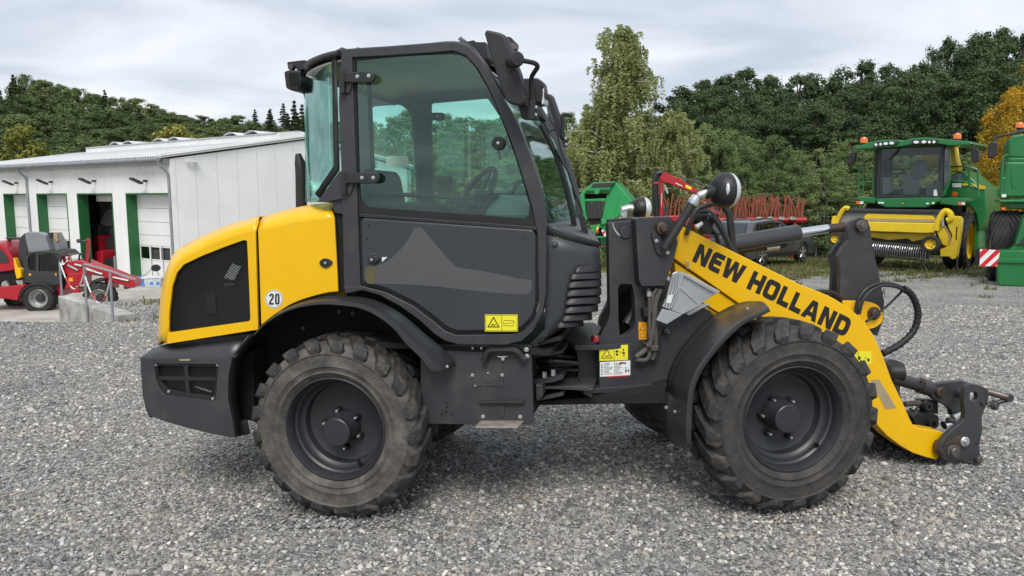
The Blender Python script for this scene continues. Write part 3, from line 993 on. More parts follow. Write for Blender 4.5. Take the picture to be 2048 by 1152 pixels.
# ---------------------------------------------------------------- wheels
def make_wheel(c, out_, R, rr, W, n, parent, skew=0.16, tyre='tyre_rubber', detail=True, flip=1, rimmat='rim_paint', bolts=True, nseg=72):
    """c: middle of the tyre, out_: unit vector to its outer side"""
    e1 = out_.cross(Z).normalized() * -1
    e2 = Z
    wob_ = parent
    def q(r, a, t):
        return c + out_ * t + (e1 * math.cos(a) + e2 * math.sin(a)) * r
    sc = R / 0.5
    H = W / 2
    b = rr + 0.004 * sc
    half = [(b, .80), (b + .012 * sc, .90), (b + .030 * sc, .955), (b + .033 * sc, .99), (b + .038 * sc, .99), (b + .042 * sc, .965), (b + (R - b) * .30, .985), (b + (R - b) * .31, 1.005), (b + (R - b) * .325, 1.005), (b + (R - b) * .34, .992), (b + (R - b) * .45, 1.0), (b + (R - b) * .60, .995),
            (b + (R - b) * .62, 1.03), (b + (R - b) * .645, 1.03), (b + (R - b) * .66, .985), (b + (R - b) * .76, .93), (b + (R - b) * .83, .82), (R * .93, .55), (R * .94, 0)]
    prof = [(r, t * H) for r, t in half] + [(r, -t * H) for r, t in half[-2::-1]]
    mb = MB().lathe(prof, c, out_, nseg)
    ty = mb.build('tyre', tyre, parent, smooth=50)
    lg = MB()
    for s in (1, -1):
        for k in range(n):
            a0 = 2 * math.pi * (k + (0.5 if s < 0 else 0)) / n
            rows = []
            wob2 = random.uniform(-0.006, 0.006)
            for t, tt, rt, rb, hw in ((.04, .04, 1.0, .92, .030), (.42, .42, 1.0, .92, .036), (.86, .80, .985, .90, .042), (1.05, .92, .91, .88, .040), (1.04, .97, .845, .84, .028)):
                da = flip * skew * (1 - t) * 1.2 + wob2
                h1, h2 = hw * sc / R * 1.0, hw * sc / R * 1.3
                rows.append([q(rb * R, a0 + da - h2, s * tt * H), q(rt * R, a0 + da - h1, s * t * H), q(rt * R, a0 + da + h1, s * t * H), q(rb * R, a0 + da + h2, s * tt * H)])
            lg.loft(rows, True, True)
    lo = lg.build('lugs', 'tyre_tread' if detail else tyre, ty, smooth=0, bevel=0.006 if detail else 0)
    lo['kind'] = 'stuff'
    if not bolts:
        return ty
    rp = [(rr + .006, .80), (rr + .008, .86), (rr, .88), (rr * .985, .84), (rr * .955, .72), (rr * .93, .60), (rr * .935, .55), (rr * .90, .50), (rr * .885, .40), (rr * .84, .30), (rr * .80, .26), (rr * .79, .12), (rr * .77, .03), (rr * .70, -.02), (rr * .34, -.02), (0, -.02)]
    MB().lathe([(r, t * H) for r, t in rp], c, out_, 64).build('rim', rimmat, parent, smooth=28)
    MB().lathe([(rr, -.8 * H), (rr * .9, -.3 * H), (rr * .85, -.04 * H), (0, -.05 * H)], c, out_, 40).build('rim_back', 'liner_black', parent)
    return ty
def loader_wheel(fr, px, py, pr, rimr, bolt_px, cap_px, valve_px, n, skew, tyre, flip):
    s = fr.sc(px, py)
    R, rr, W = pr * s, rimr * s, 0.37
    near = fr.p(px, py, 0.0)
    c = near + fr.v * (W / 2)
    c.z = near.z
    w_ = thing_part('wheel', c)
    make_wheel(c, -fr.v, R, rr, W, n, w_, skew, tyre, flip=flip)
    vd = W / 2 - 0.004                       # the disc's own plane
    hub_v = 0.055
    cp = fr.p(*cap_px, hub_v)
    MB().lathe([(0, -0.004), (.076, -0.003), (.082, .002), (.083, .03), (.088, .06), (.093, .075), (.094, .14)], cp, fr.v, 40).build('hub', 'rim_paint', w_, smooth=30)
    bl = MB()
    for k in range(4):
        a = 0.6 + k * math.pi / 2
        q = cp + (fr.u * math.cos(a) + Z * math.sin(a)) * 0.066
        bl.lathe([(0, -0.006), (.005, -0.005), (.006, 0.001)], q, fr.v, 8)
    for bx in bolt_px:
        q = fr.p(*bx, vd - 0.035)
        b = MB()
        b.lathe([(0, .004), (.013, .006), (.0155, .010), (.016, .035)], q, fr.v, 6).lathe([(.020, .028), (.021, .032), (.021, .036)], q, fr.v, 14)
        o = b.build('wheel_bolt', 'black_plastic', w_)
        MB().lathe([(0, -.012), (.007, -.010), (.008, -.004), (.008, .01)], q, fr.v, 10).build('stud', 'zinc', o)
    if valve_px:
        a, b = fr.p(*valve_px[0], 0.09), fr.p(*valve_px[1], 0.05)
        MB().tube([a, (a + b) / 2, b], [.014, .010, .006], 8).build('valve', 'black_plastic', w_)
    return c, R
def thing_part(name, loc):
    o = bpy.data.objects.new(name, None)
    o.empty_display_size = 0.1
    o.location = loc
    COL.objects.link(o)
    o.parent = LD
    o.matrix_parent_inverse = Matrix.Translation(-LD.location)
    return o
def put_world(o, parent):
    o.parent = parent
    o.matrix_parent_inverse = parent.matrix_world.inverted()
bpy.context.view_layer.update()
_oldput = put
def put(o, parent):
    o.parent = parent
    m = Matrix.Identity(4)
    q = parent
    loc = Vector((0, 0, 0))
    if parent.type == 'EMPTY':
        loc = parent.location.copy()
    o.matrix_parent_inverse = Matrix.Translation(-loc) if parent.type == 'EMPTY' else m

cR, RR = loader_wheel(RE, 665, 862, 181, 101, [(674, 822), (711, 836), (717, 872), (689, 897), (648, 847)], (672, 865), ((722, 930), (714, 917)), 21, 0.20, 'tyre_rubber', 1)
cF, RF = loader_wheel(FR, 1594, 842, 189, 104, [(1549, 801), (1586, 803), (1526, 832), (1540, 868), (1582, 875)], (1577, 838), ((1634, 890), (1631, 883)), 21, 0.20, 'tyre_dark', -1)
for fr, c, R, fl in ((RE, cR, RR, -1), (FR, cF, RF, 1)):
    c2 = c + fr.v * 1.30
    w_ = thing_part('wheel', c2)
    make_wheel(c2, fr.v, R, 0.275, 0.37, 21, w_, 0.2, 'tyre_dark', False, fl)
    MB().cyl(c + fr.v * 0.02, c2 - fr.v * 0.02, 0.11, 20).build('axle', 'black_plastic', LD)

def strip(rows, name, mat, parent, solid=0.008, bevel=0, smooth=40, offset=-1, sub=0):
    return MB().loft(rows).build(name, mat, parent, solid=solid, bevel=bevel, smooth=smooth, offset=offset, sub=sub)
def plate(fr, pts, v0, v1, name, mat, parent, bevel=0.004, holes=(), smooth=35, seg=2):
    return MB().prism(fr.P(pts, v0), fr.v * (v1 - v0), [fr.P(h, v0) for h in holes]).build(name, mat, parent, bevel=bevel, smooth=smooth, seg=seg)
def bolt(fr, px, py, v, r, parent, mat='zinc', name='bolt', h=0.008):
    q = fr.p(px, py, v)
    return MB().lathe([(0, -h), (r * .55, -h), (r * .62, -h * .8), (r * .66, -h * .35), (r, -h * .3), (r, .002)], q, fr.v, 14).build(name, mat, parent)
def pin(fr, px, py, v0, v1, r, name, mat, parent, n=24):
    q, d = fr.p(px, py, v0), fr.v * (v1 - v0)
    L_ = (v1 - v0)
    return MB().lathe([(0, 0), (r * .9, 0), (r, r * .1), (r, L_), (0, L_)], q, fr.v, n).build(name, mat, parent)
def resample(pts, n):
    pts = [Vector((x, y, 0)) for x, y in pts]
    ds = [0]
    for a, b in zip(pts, pts[1:]):
        ds.append(ds[-1] + (b - a).length)
    res = []
    for k in range(n):
        t = ds[-1] * k / (n - 1)
        for i in range(len(pts) - 1):
            if t <= ds[i + 1] + 1e-9:
                f = (t - ds[i]) / max(1e-9, ds[i + 1] - ds[i])
                q = pts[i].lerp(pts[i + 1], min(1, f))
                res.append((q.x, q.y))
                break
    return res

# ---------------------------------------------------------------- hood: rear cowl with grille, side panel
VH, CW = 0.10, 1.36                         # side of the hood; the body ends at v = CW - ...
VFAR = 1.52
def far(fr, q, v):
    """the same point mirrored to the other side of the machine"""
    u, _, z = fr.uvz(q)
    return fr.L(u, v, z)
crease_r = curve2([(338, 600), (341, 578), (347, 551), (360, 529), (383, 513), (417, 497), (462, 479), (511, 463)], 4)
sil_r = curve2([(320, 600), (324, 572), (330, 547), (338, 524), (347, 508), (366, 492), (395, 476.5), (428, 461), (462, 447.5), (496, 438), (518, 432.5)], 4)
n_ = 26
cr_, sr_ = resample(crease_r, n_), resample(sil_r, n_)
# lower part of the rear edge
low_c = resample([(336, 664), (336, 640), (338, 600)], 6)[:-1]
low_s = resample([(315, 690), (317, 650), (320, 600)], 6)[:-1]
c_all, s_all = low_c + cr_, low_s + sr_
side = RE.P([(332, 688)] + c_all[1:], VH)
side = RE.P(c_all, VH)
side[0] = RE.p(334, 687.5, VH)
mid_ = [RE.p((a[0] * .35 + b[0] * .65), (a[1] * .35 + b[1] * .65), VH + 0.055) for a, b in zip(c_all, s_all)]
top_ = RE.P(s_all, VH + 0.17)
ctr_ = []
for q in top_:
    u, v, z = RE.uvz(q)
    ctr_.append(RE.L(u - 0.03, 0.5 * (VH + VFAR), z + 0.015))
hood = thing_part('rear_hood', RE.p(420, 600, 0.6))
strip([side, mid_, top_, ctr_, [far(RE, q, VFAR - 0.17) for q in top_], [far(RE, q, VFAR) for q in side]], 'hood_shell', 'yellow_paint', hood, 0.012, smooth=24)
grl = [(494, 481), (496, 516), (501, 638), (498, 642.5), (338, 665), (334, 661), (334, 650), (338, 628), (344.5, 572), (353.5, 545), (367, 529), (405, 511), (450.6, 493), (487, 480)]
sidepoly = [(334, 687.5)] + c_all[1:] + [(516, 659)]
plate(RE, sidepoly, VH, VH + 0.014, 'hood_side', 'yellow_paint', hood, bevel=0.003, holes=[grl])
plate(RE, [(326, 660)] + [(516, 470), (516, 655), (330, 680)] if False else [(340, 676), (343, 560), (366, 525), (430, 497), (506, 474), (510, 655)], VH + 0.14, VH + 0.16, 'radiator_core', 'liner_black', hood, bevel=0)
plate(RE, [(447, 556), (464, 527), (482, 533), (468, 561)], VH + 0.10, VH + 0.11, 'reflector', 'aluminium', hood, bevel=0.002)
plate(RE, [(448, 567), (466, 566), (467, 571), (450, 573)], VH + 0.10, VH + 0.12, 'bracket', 'steel_worn', hood, bevel=0.002)
plate(RE, [(410, 590), (430, 588), (432, 625), (412, 628)], VH + 0.11, VH + 0.14, 'filter_box', 'black_plastic', hood, bevel=0.004)
def inside(p, poly):
    r = False
    for i in range(len(poly)):
        (x0, y0), (x1, y1) = poly[i - 1], poly[i]
        if (y0 > p[1]) != (y1 > p[1]) and p[0] < (x1 - x0) * (p[1] - y0) / (y1 - y0) + x0:
            r = not r
    return r
def lattice(fr, poly, v, name, parent, pitch=5.2, slope=0.62, w_=0.0017, mat='mesh_black'):
    mb = MB()
    x0, x1 = min(p[0] for p in poly), max(p[0] for p in poly)
    y0, y1 = min(p[1] for p in poly), max(p[1] for p in poly)
    for s in (slope, -slope):
        c0 = y0 - abs(s) * (x1 - x0) - 5
        k = c0
        while k < y1 + abs(s) * (x1 - x0) + 5:
            run = None
            n = int((x1 - x0) / 1.5)
            for i in range(n + 2):
                x = x0 + (x1 - x0) * i / n
                y = k + s * (x - x0)
                ok = i <= n and inside((x, y), poly)
                if ok and run is None:
                    run = (x, y)
                if not ok and run is not None:
                    if x - run[0] > 3:
                        a, b = fr.p(run[0], run[1], v + (0.001 if s > 0 else 0)), fr.p(x, y, v + (0.001 if s > 0 else 0))
                        n2 = (b - a).normalized().cross(fr.v) * w_
                        mb.add([a + n2, a - n2, b - n2, b + n2], [(0, 1, 2, 3)])
                    run = None
            k += pitch
    o = mb.build(name, mat, parent, smooth=0)
    o['kind'] = 'stuff'
    return o
lattice(RE, grl, VH + 0.02, 'grille_mesh', hood)

sp = thing_part('side_panel', RE.p(600, 520, 0.6))
cr2 = [(516, 462), (551, 453), (586, 445.5), (620, 440.5), (654, 436), (668.5, 434)]
si2 = [(526, 433), (545, 427), (563.5, 421.8), (586, 416), (609, 411.6), (632, 408), (654, 406), (666, 406.5)]
arch_up = curve2([(522.5, 650), (541, 635.5), (559, 622.5), (586, 606.5), (620, 594), (654, 585.5), (676, 583)], 4)
a_, b_ = RE.P(resample(cr2, 10), VH), RE.P(resample(si2, 10), VH + 0.17)
m_ = [x.lerp(y, 0.62) + RE.v * -0.02 for x, y in zip(a_, b_)]
strip([a_, m_, b_, [RE.L(RE.uvz(q)[0], 0.5 * (VH + VFAR), q.z + 0.012) for q in b_], [far(RE, q, VFAR - 0.17) for q in b_], [far(RE, q, VFAR) for q in a_]], 'panel_top', 'yellow_paint', sp, 0.012, smooth=24)
plate(RE, resample(cr2, 10) + [(674, 538), (676, 583)] + arch_up[::-1], VH, VH + 0.014, 'panel_side', 'yellow_paint', sp, bevel=0.003)
# gap behind the seam, far side walls
plate(RE, [(505, 480), (530, 470), (528, 652), (510, 655)], VH + 0.03, VH + 0.05, 'seam_backing', 'liner_black', LD, bevel=0)
plate(RE, [(334, 687.5)] + c_all[1:] + [(668, 434), (676, 583), (522, 655)], VFAR - 0.012, VFAR, 'far_hood_side', 'yellow_paint', LD, bevel=0) if False else None
fs_ = [far(RE, q, VFAR - 0.01) for q in RE.P([(334, 687.5)] + c_all[1:] + resample(cr2, 6) + [(676, 583), (522, 655)], VH)]
MB().prism(fs_, RE.v * 0.01).build('hood_side', 'yellow_paint', hood)
# latch on the side panel, number disc
plate(RE, rounded([(634, 525), (643, 516), (656, 516), (667, 525), (656, 536), (643, 536)], 5), VH - 0.002, VH + 0.004, 'latch_plate', 'yellow_paint', sp, bevel=0.001)
lt = plate(RE, rounded([(636, 525.5), (645, 516.5), (656, 517), (666.5, 525.5), (654, 536), (645, 535)], 6), VH - 0.010, VH + 0.001, 'latch', 'black_plastic', sp, bevel=0.003)
pin(RE, 650, 526, VH - 0.014, VH - 0.009, 0.007, 'lock', 'zinc', lt, 14)
nd_ = plate(RE, circ(548, 598, 18, 40, 18.6), VH - 0.0012, VH, 'number_disc', 'white_sticker', sp, bevel=0)
def ring2(cx, cy, r0, r1, n=40, k=1.03):
    return circ(cx, cy, r1, n, r1 * k), circ(cx, cy, r0, n, r0 * k)
o_, i_ = ring2(548, 598, 16.3, 16.9)
MB().prism(RE.P(o_, VH - 0.002), RE.v * 0.0005, [RE.P(i_, VH - 0.002)]).build('disc_ring', 'print_black', nd_, smooth=0)
two = [(538.5, 593), (538.5, 590.5), (540, 588), (543, 587), (546, 588), (547.5, 590.5), (547.5, 595), (546, 598), (542, 604.5), (541.8, 606), (547.6, 606), (547.6, 609.3), (538, 609.3), (538, 606), (539, 603), (543, 596.5), (544, 594), (544, 591.5), (543, 590.2), (542, 591.5), (542, 593)]
zer_o, zer_i = rrect(550, 587, 559, 609.3, 4.2), rrect(553.4, 590.3, 555.6, 606, 1.1)
mb = MB().prism(RE.P(two, VH - 0.002), RE.v * 0.0005)
mb.prism(RE.P(zer_o, VH - 0.002), RE.v * 0.0005, [RE.P(zer_i, VH - 0.002)]).build('numeral', 'print_black', nd_, smooth=0)

# ---------------------------------------------------------------- counterweight at the back
VB = 0.055
cw = thing_part('counterweight', RE.p(380, 780, 0.6))
back = [(281, 716), (283, 740), (287, 790), (293, 818), (300, 832)]
bot = [(300, 832), (330, 843), (370, 855), (420, 867), (462, 875)]
fr_ = [(470, 874), (466, 845), (456, 800), (457, 752), (464, 717)]
hole = rounded([(308, 727), (437, 728.5), (430, 803), (326, 789), (312, 762)], 6)
plate(RE, [(281, 717)] + back[1:] + bot[1:] + fr_, VB, VB + 0.03, 'weight_side', 'charcoal_paint', cw, bevel=0.010, holes=[hole], seg=3)
# sloping top face
tA = RE.P(resample([(281, 716), (345, 716.5), (464, 717), (470, 712)], 8), VB + 0.004)
tB = RE.P(resample([(306, 696), (345, 690), (420, 680), (497, 672)], 8), VB + 0.13)
strip([tA, tB, [far(RE, q, VFAR - 0.1) for q in tB]], 'weight_top', 'charcoal_paint', cw, 0.02, smooth=30)
MB().prism([far(RE, q, 0.3) for q in RE.P([(300, 735)] + [(293, 818), (330, 838), (462, 868), (462, 720)], VB)], RE.v * 1.2).build('weight_core', 'liner_black', cw)
MB().loft([[RE.p(x + 6, y, VB + 0.02), RE.p(x + 14, y, 0.3), far(RE, RE.p(x + 14, y, 0.3), VFAR)] for x, y in [(282, 714)] + back[1:]]).build('weight_back', 'charcoal_paint', cw, solid=0.02, offset=1)
# wheel arch side of the weight
rows = [[RE.p(x, y, VB + 0.01), RE.p(x + 14, y - 3, VB + 0.10), RE.p(x + 30, y - 6, 0.42)] for x, y in [(497, 674), (482, 694), (466, 716), (459, 752), (457, 800), (465, 845), (471, 874)]]
strip(rows, 'arch_side', 'black_plastic', cw, 0.01, offset=1)
gfr = rounded([(309, 728), (436.5, 729.5), (429.5, 802), (327, 788.5), (312.5, 762)], 6)
cells = [rounded([(314.5, 731), (368.5, 731), (369, 753), (317, 753)], 4), rounded([(375.5, 731.5), (434, 732), (432.5, 754), (377, 754)], 4),
         rounded([(319, 760), (369.5, 761), (372.5, 785), (336, 778)], 4), rounded([(377.5, 761), (431.5, 761), (428, 792), (380, 787)], 4)]
vg = plate(RE, gfr, VB + 0.012, VB + 0.026, 'vent_frame', 'black_plastic', cw, bevel=0.002, holes=cells)
for c_ in cells:
    lattice(RE, c_, VB + 0.03, 'vent_mesh', vg, 4.2, 0.62, 0.0012)
plate(RE, [(314, 731), (434, 732), (428, 795), (330, 780)], VB + 0.09, VB + 0.10, 'vent_backing', 'liner_black', vg, bevel=0)
MB().cyl(RE.p(390, 773, VB + 0.06), RE.p(424, 784, VB + 0.06), 0.005, 10).build('chain_bar', 'zinc', vg)
for x, y in ((311.5, 729.5), (435.5, 729.7), (337.5, 783), (425.5, 797.5)):
    bolt(RE, x, y, VB + 0.010, 0.009, vg)
plate(RE, [(359, 718.4), (380, 718), (380, 721.6), (359, 721.4)], VB - 0.001, VB + 0.004, 'paint_chip', 'tape_tan', cw, bevel=0)

# ---------------------------------------------------------------- rear mudguard and arch liner
fl = curve2([(509, 671), (525, 652), (541, 640.5), (559, 629), (586, 618), (620, 610.5), (654, 608.5), (680, 610.5), (720, 616), (759, 634.5), (791, 661), (812, 687), (840, 714), (856, 736), (875, 747)], 3)
fu = curve2([(509, 667), (523, 651), (541, 637), (559, 624), (586, 608.5), (620, 596.5), (654, 590), (680, 590), (720, 592.5), (759, 603), (798, 624), (825, 645), (851, 668), (880, 692), (905, 716), (911, 729)], 3)
nF = 36
fl_, fu_ = resample(fl, nF), resample(fu, nF)
mg = thing_part('mudguard', RE.p(690, 640, 0.3))
A = RE.P([(x, y + 1.5) for x, y in fl_], 0.035)
B = RE.P(fl_, 0.012)
Cc = [RE.p(a[0] * .72 + b[0] * .28, a[1] * .72 + b[1] * .28 - 1.5, 0.014) for a, b in zip(fl_, fu_)]
D = RE.P(fu_, 0.13)
E = RE.P(fu_, 0.42)
strip([A, B, Cc, D, E], 'guard_shell', 'guard_plastic', mg, 0.008, smooth=60)
MB().prism(RE.P([(500, 690), (520, 655), (560, 625), (640, 595), (720, 598), (790, 640), (850, 690), (880, 740), (870, 800), (560, 800), (480, 800)], 0.46), RE.v * 0.02).build('arch_liner', 'liner_black', mg)
MB().prism(RE.P([(680, 570), (730, 575), (900, 670), (930, 700), (930, 760), (880, 745), (800, 650), (700, 600)], 0.22), RE.v * 0.02).build('arch_liner', 'liner_black', mg)
for x, y in ((606, 656), (678, 623), (705, 627)):
    bolt(RE, x, y, 0.455, 0.012, mg, 'steel_worn')
bolt(RE, 894.5, 733, 0.03, 0.008, mg)

# ---------------------------------------------------------------- cab
VC = 0.09
VCF = 1.50
cab = thing_part('cab', RE.p(880, 400, 0.7))
roof_out = curve2([(604, 138), (612, 123), (638, 110), (672, 100.6), (710, 97), (779, 92.5), (860, 86), (896, 83), (925, 86.5), (947, 101), (969, 130), (1006, 196), (1035, 247), (1064, 320), (1082, 378), (1093, 447)], 3)
front_out = [(1093, 447), (1093, 520), (1092, 585), (1086, 624), (1066, 662), (1044, 682), (1009, 690)]
door_hole_frame = [(704, 115), (779, 111), (860, 105.5), (906, 101.5), (932, 111), (955, 137), (980, 181), (1017, 269), (1042, 342), (1064, 415), (1075, 470), (1077, 611), (1069, 638), (1045, 663), (1023, 668.5), (912, 670), (890, 662), (864, 640), (825, 611), (772, 585), (721, 571)]
bottom_out = [(1009, 690), (917, 689), (891, 682), (870, 669), (838, 640), (798, 611), (759, 590.5), (719, 579), (688, 577)]
outer = [p for p in roof_out if p[0] > 678] + front_out[1:] + bottom_out[1:] + [(684, 400), (677, 200)]
plate(RE, outer, VC, VC + 0.05, 'cab_frame', 'charcoal_paint', cab, bevel=0.016, holes=[curve2(door_hole_frame + [door_hole_frame[0]], 1)[:-1]], seg=4)
# roof skin running across to the far side
ro = [p for p in roof_out if p[0] < 950]
ro_ = RE.P(ro, VC + 0.03)
strip([ro_, [q + Z * 0.012 + RE.v * 0.05 for q in ro_], [RE.L(RE.uvz(q)[0], 0.75, q.z + 0.03) for q in ro_], [far(RE, q, VCF - 0.05) for q in ro_], [far(RE, q, VCF) for q in ro_]], 'roof', 'charcoal_paint', cab, 0.03, smooth=40)
strip([[q - Z * 0.045 for q in [RE.L(RE.uvz(x)[0] + (0.03 if i == 0 else 0), v, x.z) for i, x in enumerate(ro_)]] for v in (VC + 0.06, 0.4, 1.0, VCF - 0.06)], 'headliner', 'cab_lining', cab, 0.01)
for x in (676, 708):
    a = RE.p(x, 99, VC + 0.02)
    MB().tube([a + RE.v * 0.0 - Z * 0.01, a + Z * 0.012 + RE.v * 0.05, RE.L(RE.uvz(a)[0], 0.75, a.z + 0.034)], 0.010, 8).build('roof_seam', 'charcoal_paint', cab)
# door: window frame, seal, glass, lower panel
door = thing_part('door', RE.p(880, 400, 0.1))
gl_poly = [(710, 120), (760, 115.5), (811, 111), (860, 108.5), (902, 107), (916, 108.5), (928, 113), (940, 121), (951, 133), (972, 167), (997, 215), (1024, 294), (1045, 361), (1059, 410), (1058, 430), (1050, 437), (900, 426), (740, 414), (727, 408), (720, 396), (717, 360), (713, 240)]
dr_out = [(706, 117), (779, 112.5), (860, 107), (905, 103), (931, 112.5), (953, 138), (978, 182), (1015, 270), (1040, 342), (1062, 414), (1073, 452), (1072, 458), (725, 432), (718, 425), (712, 300)]
plate(RE, dr_out, VC + 0.012, VC + 0.04, 'window_frame', 'rubber_seal', door, bevel=0.003, holes=[gl_poly])
plate(RE, [(718, 427), (1073, 453.5), (1073.5, 461), (718, 434)], VC - 0.006, VC + 0.03, 'window_rail', 'black_plastic', door, bevel=0.004)
plate(RE, gl_poly, VC + 0.02, VC + 0.025, 'window_glass', 'cab_glass', door, bevel=0)
pan = rounded([(719, 436), (1069, 460), (1076, 475), (1075.5, 611), (1067, 637), (1044, 661), (1023, 666), (912, 667.5), (891, 659.5), (864.5, 637), (825, 608.5), (772, 582), (721, 568.5)], 9)
plate(RE, pan, VC + 0.014, VC + 0.04, 'seal', 'rubber_seal', door, bevel=0)
pan2 = rounded([(722, 435), (1066, 459), (1071, 473), (1071, 610), (1063, 635), (1041, 657), (1021, 661.5), (913, 663), (893, 655), (867, 633), (828, 604.5), (774, 578), (724.5, 565)], 9)
plate(RE, pan2, VC - 0.008, VC + 0.03, 'door_panel', 'charcoal_panel', door, bevel=0.012, seg=4)
dec = [(730, 548), (731, 537), (737, 533), (752, 530.5), (770, 525), (788, 512), (806, 493), (819, 475), (826, 460), (832, 455), (840, 454.5), (848, 461), (868, 485), (893, 514), (910, 531), (918, 535), (970, 543), (1040, 557), (1060, 560), (1064, 566), (1063, 580), (1057, 587), (1045, 589.5), (1020, 588), (950, 582), (870, 573), (810, 569), (745, 568), (734, 566), (731, 558)]
plate(RE, curve2(dec + [dec[0]], 3)[:-1], VC - 0.0095, VC - 0.007, 'decal', 'decal_grey', door, bevel=0)
plate(RE, curve2([(731, 548), (732, 537), (738, 533.5), (748, 531.5), (750, 550), (746, 567.5), (735, 565.5), (731.5, 557), (733, 552)], 3), VC - 0.0102, VC - 0.0096, 'decal_edge', 'decal_worn', door, bevel=0)
pin(RE, 745, 518.5, VC - 0.012, VC, 0.036, 'handle_cup', 'charcoal_panel', door, 28)
hd = plate(RE, rounded([(734, 519), (741, 511), (752, 512), (759, 519), (752, 527), (741, 527)], 5), VC - 0.026, VC - 0.008, 'handle', 'black_plastic', door, bevel=0.006)
pin(RE, 742.5, 519.5, VC - 0.031, VC - 0.024, 0.008, 'lock', 'zinc', hd, 14)
plate(RE, [(764, 514.5), (775, 514), (764, 524)], VC - 0.0115, VC - 0.0105, 'sticker_scrap', 'white_sticker', door, bevel=0)
for x, y in ((737, 450), (733, 477), (1050.5, 474.5)):
    pin(RE, x, y, VC - 0.011, VC, 0.005, 'plug', 'rubber_seal', door, 10)
# hinges
def hinge(x0, y0, x1, y1, b1, b2):
    r_ = (y1 - y0) / 2
    pts = [(x0, y0), (x1 - r_, y0)] + [(x1 - r_ + r_ * math.sin(t), (y0 + y1) / 2 - r_ * math.cos(t)) for t in [math.pi * k / 8 for k in range(1, 8)]] + [(x1 - r_, y1), (x0, y1)]
    h = plate(RE, pts, VC - 0.028, VC - 0.006, 'hinge', 'black_plastic', door, bevel=0.004)
    for b in (b1, b2):
        bolt(RE, *b, VC - 0.028, 0.010, h)
    MB().cyl(RE.p(x0 + 5, y0 - 1, VC - 0.02), RE.p(x0 + 5, y1 + 22, VC - 0.02), 0.017, 14).build('knuckle', 'black_plastic', h)
    plate(RE, [(x0 + 2, y1 - 20), (x0 + 26, y1 - 20), (x0 + 24, y1 + 1), (x0 + 18, y1 + 22), (x0 + 2, y1 + 22)], VC - 0.012, VC + 0.01, 'hinge_leaf', 'charcoal_paint', h, bevel=0.004)
hinge(680, 143.5, 749, 164.5, (714.7, 153), (737.5, 151.5))
hinge(683, 345.5, 758, 366.5, (724, 355.5), (746.5, 355.5))
# rear corner glass, its black band, rear wall
def rear_sec(y, xo, xi):
    pts = []
    for k in range(9):
        t = k / 8
        a = t * math.pi / 2
        pts.append(RE.p(xo + (xi - xo) * math.sin(a), y, VC + 0.05 + 0.42 * (1 - math.cos(a))))
    return pts
gs = [(128, 672, 610), (160, 673, 607.5), (220, 675, 608), (300, 678, 609.5), (340, 679, 610), (368, 660, 611), (392, 642, 611.5), (404, 634, 612)]
strip([rear_sec(*g) for g in gs], 'rear_corner_glass', 'back_glass', cab, 0.004)
bd = [(150, 622, 606), (135, 640, 607), (122, 660, 610), (114, 678, 618)]
strip([[RE.p(x, y, VC + 0.045) for x, y in ((673, 112), (676, 220), (679, 340), (640, 397))], [RE.p(x, y, VC + 0.05) for x, y in ((664, 118), (666, 220), (668, 332), (630, 388))]], 'glass_band', 'rubber_seal', cab, 0.004)
strip([[RE.p(x, y, VC + 0.04 + 0.42 * (1 - math.cos(k / 5 * math.pi / 2))) for k, (x, y) in enumerate(((674, 116), (655, 121), (638, 128), (622, 138), (612, 150), (607, 162)))],
       [RE.p(x, y, VC + 0.04 + 0.42 * (1 - math.cos(k / 5 * math.pi / 2))) for k, (x, y) in enumerate(((672, 104), (655, 106), (638, 112), (622, 120), (612, 128), (605, 138)))]], 'glass_header', 'rubber_seal', cab, 0.006)
rw = [RE.p(611, y, VC + 0.47) for y in (132, 200, 300, 404)]
strip([rw, [far(RE, q, VCF - 0.45) for q in rw]], 'rear_window', 'back_glass', cab, 0.004)
plate(RE, [(634, 404), (679, 342), (690, 342), (690, 430), (668, 425), (665, 406)], VC + 0.03, VC + 0.06, 'corner_plate', 'charcoal_paint', cab, bevel=0.004)
plate(RE, [(655, 397), (684, 392), (684, 398), (655, 403)], VC + 0.01, VC + 0.03, 'glass_stop', 'charcoal_paint', cab, bevel=0.003)
plate(RE, [(668, 405), (688, 400), (690, 578), (678, 585), (673, 440)], VC + 0.05, VC + 0.09, 'pillar_gap', 'liner_black', cab, bevel=0)
plate(RE, [(687, 573), (722, 573), (724, 581), (690, 588)], VC - 0.004, VC + 0.06, 'pillar_foot', 'charcoal_paint', cab, bevel=0.006)
# far-side pillars and windows
fv = VCF - 0.05
def farplate(pts, name, mat, v=None, th=0.04, bevel=0.004, holes=()):
    return plate(RE, pts, fv if v is None else v, (fv if v is None else v) + th, name, mat, cab, bevel, holes)
farwin1 = rounded([(738, 212), (800, 208), (822, 226), (830, 330), (834, 415), (748, 410)], 10)
farwin2 = rounded([(860, 206), (975, 196), (1004, 240), (1030, 300), (1060, 375), (1085, 420), (864, 412)], 6)
farplate([(690, 130), (960, 120), (1010, 200), (1050, 290), (1100, 400), (1106, 452), (1106, 560), (700, 540)], 'far_side_frame', 'charcoal_paint', holes=[farwin1, farwin2])
farplate(farwin1, 'far_window', 'cab_glass', fv + 0.015, 0.004, 0)
farplate(farwin2, 'far_window', 'cab_glass', fv + 0.015, 0.004, 0)
farplate([(824, 205), (860, 203), (866, 420), (838, 420)], 'far_pillar', 'black_plastic', fv - 0.05, 0.05, 0.01)
hh = farplate(rounded([(860, 225), (889, 225), (889, 241), (860, 241)], 7), 'far_hinge', 'black_plastic', fv - 0.02, 0.02, 0.003)
bolt(RE, 875, 232.5, fv - 0.022, 0.008, hh)
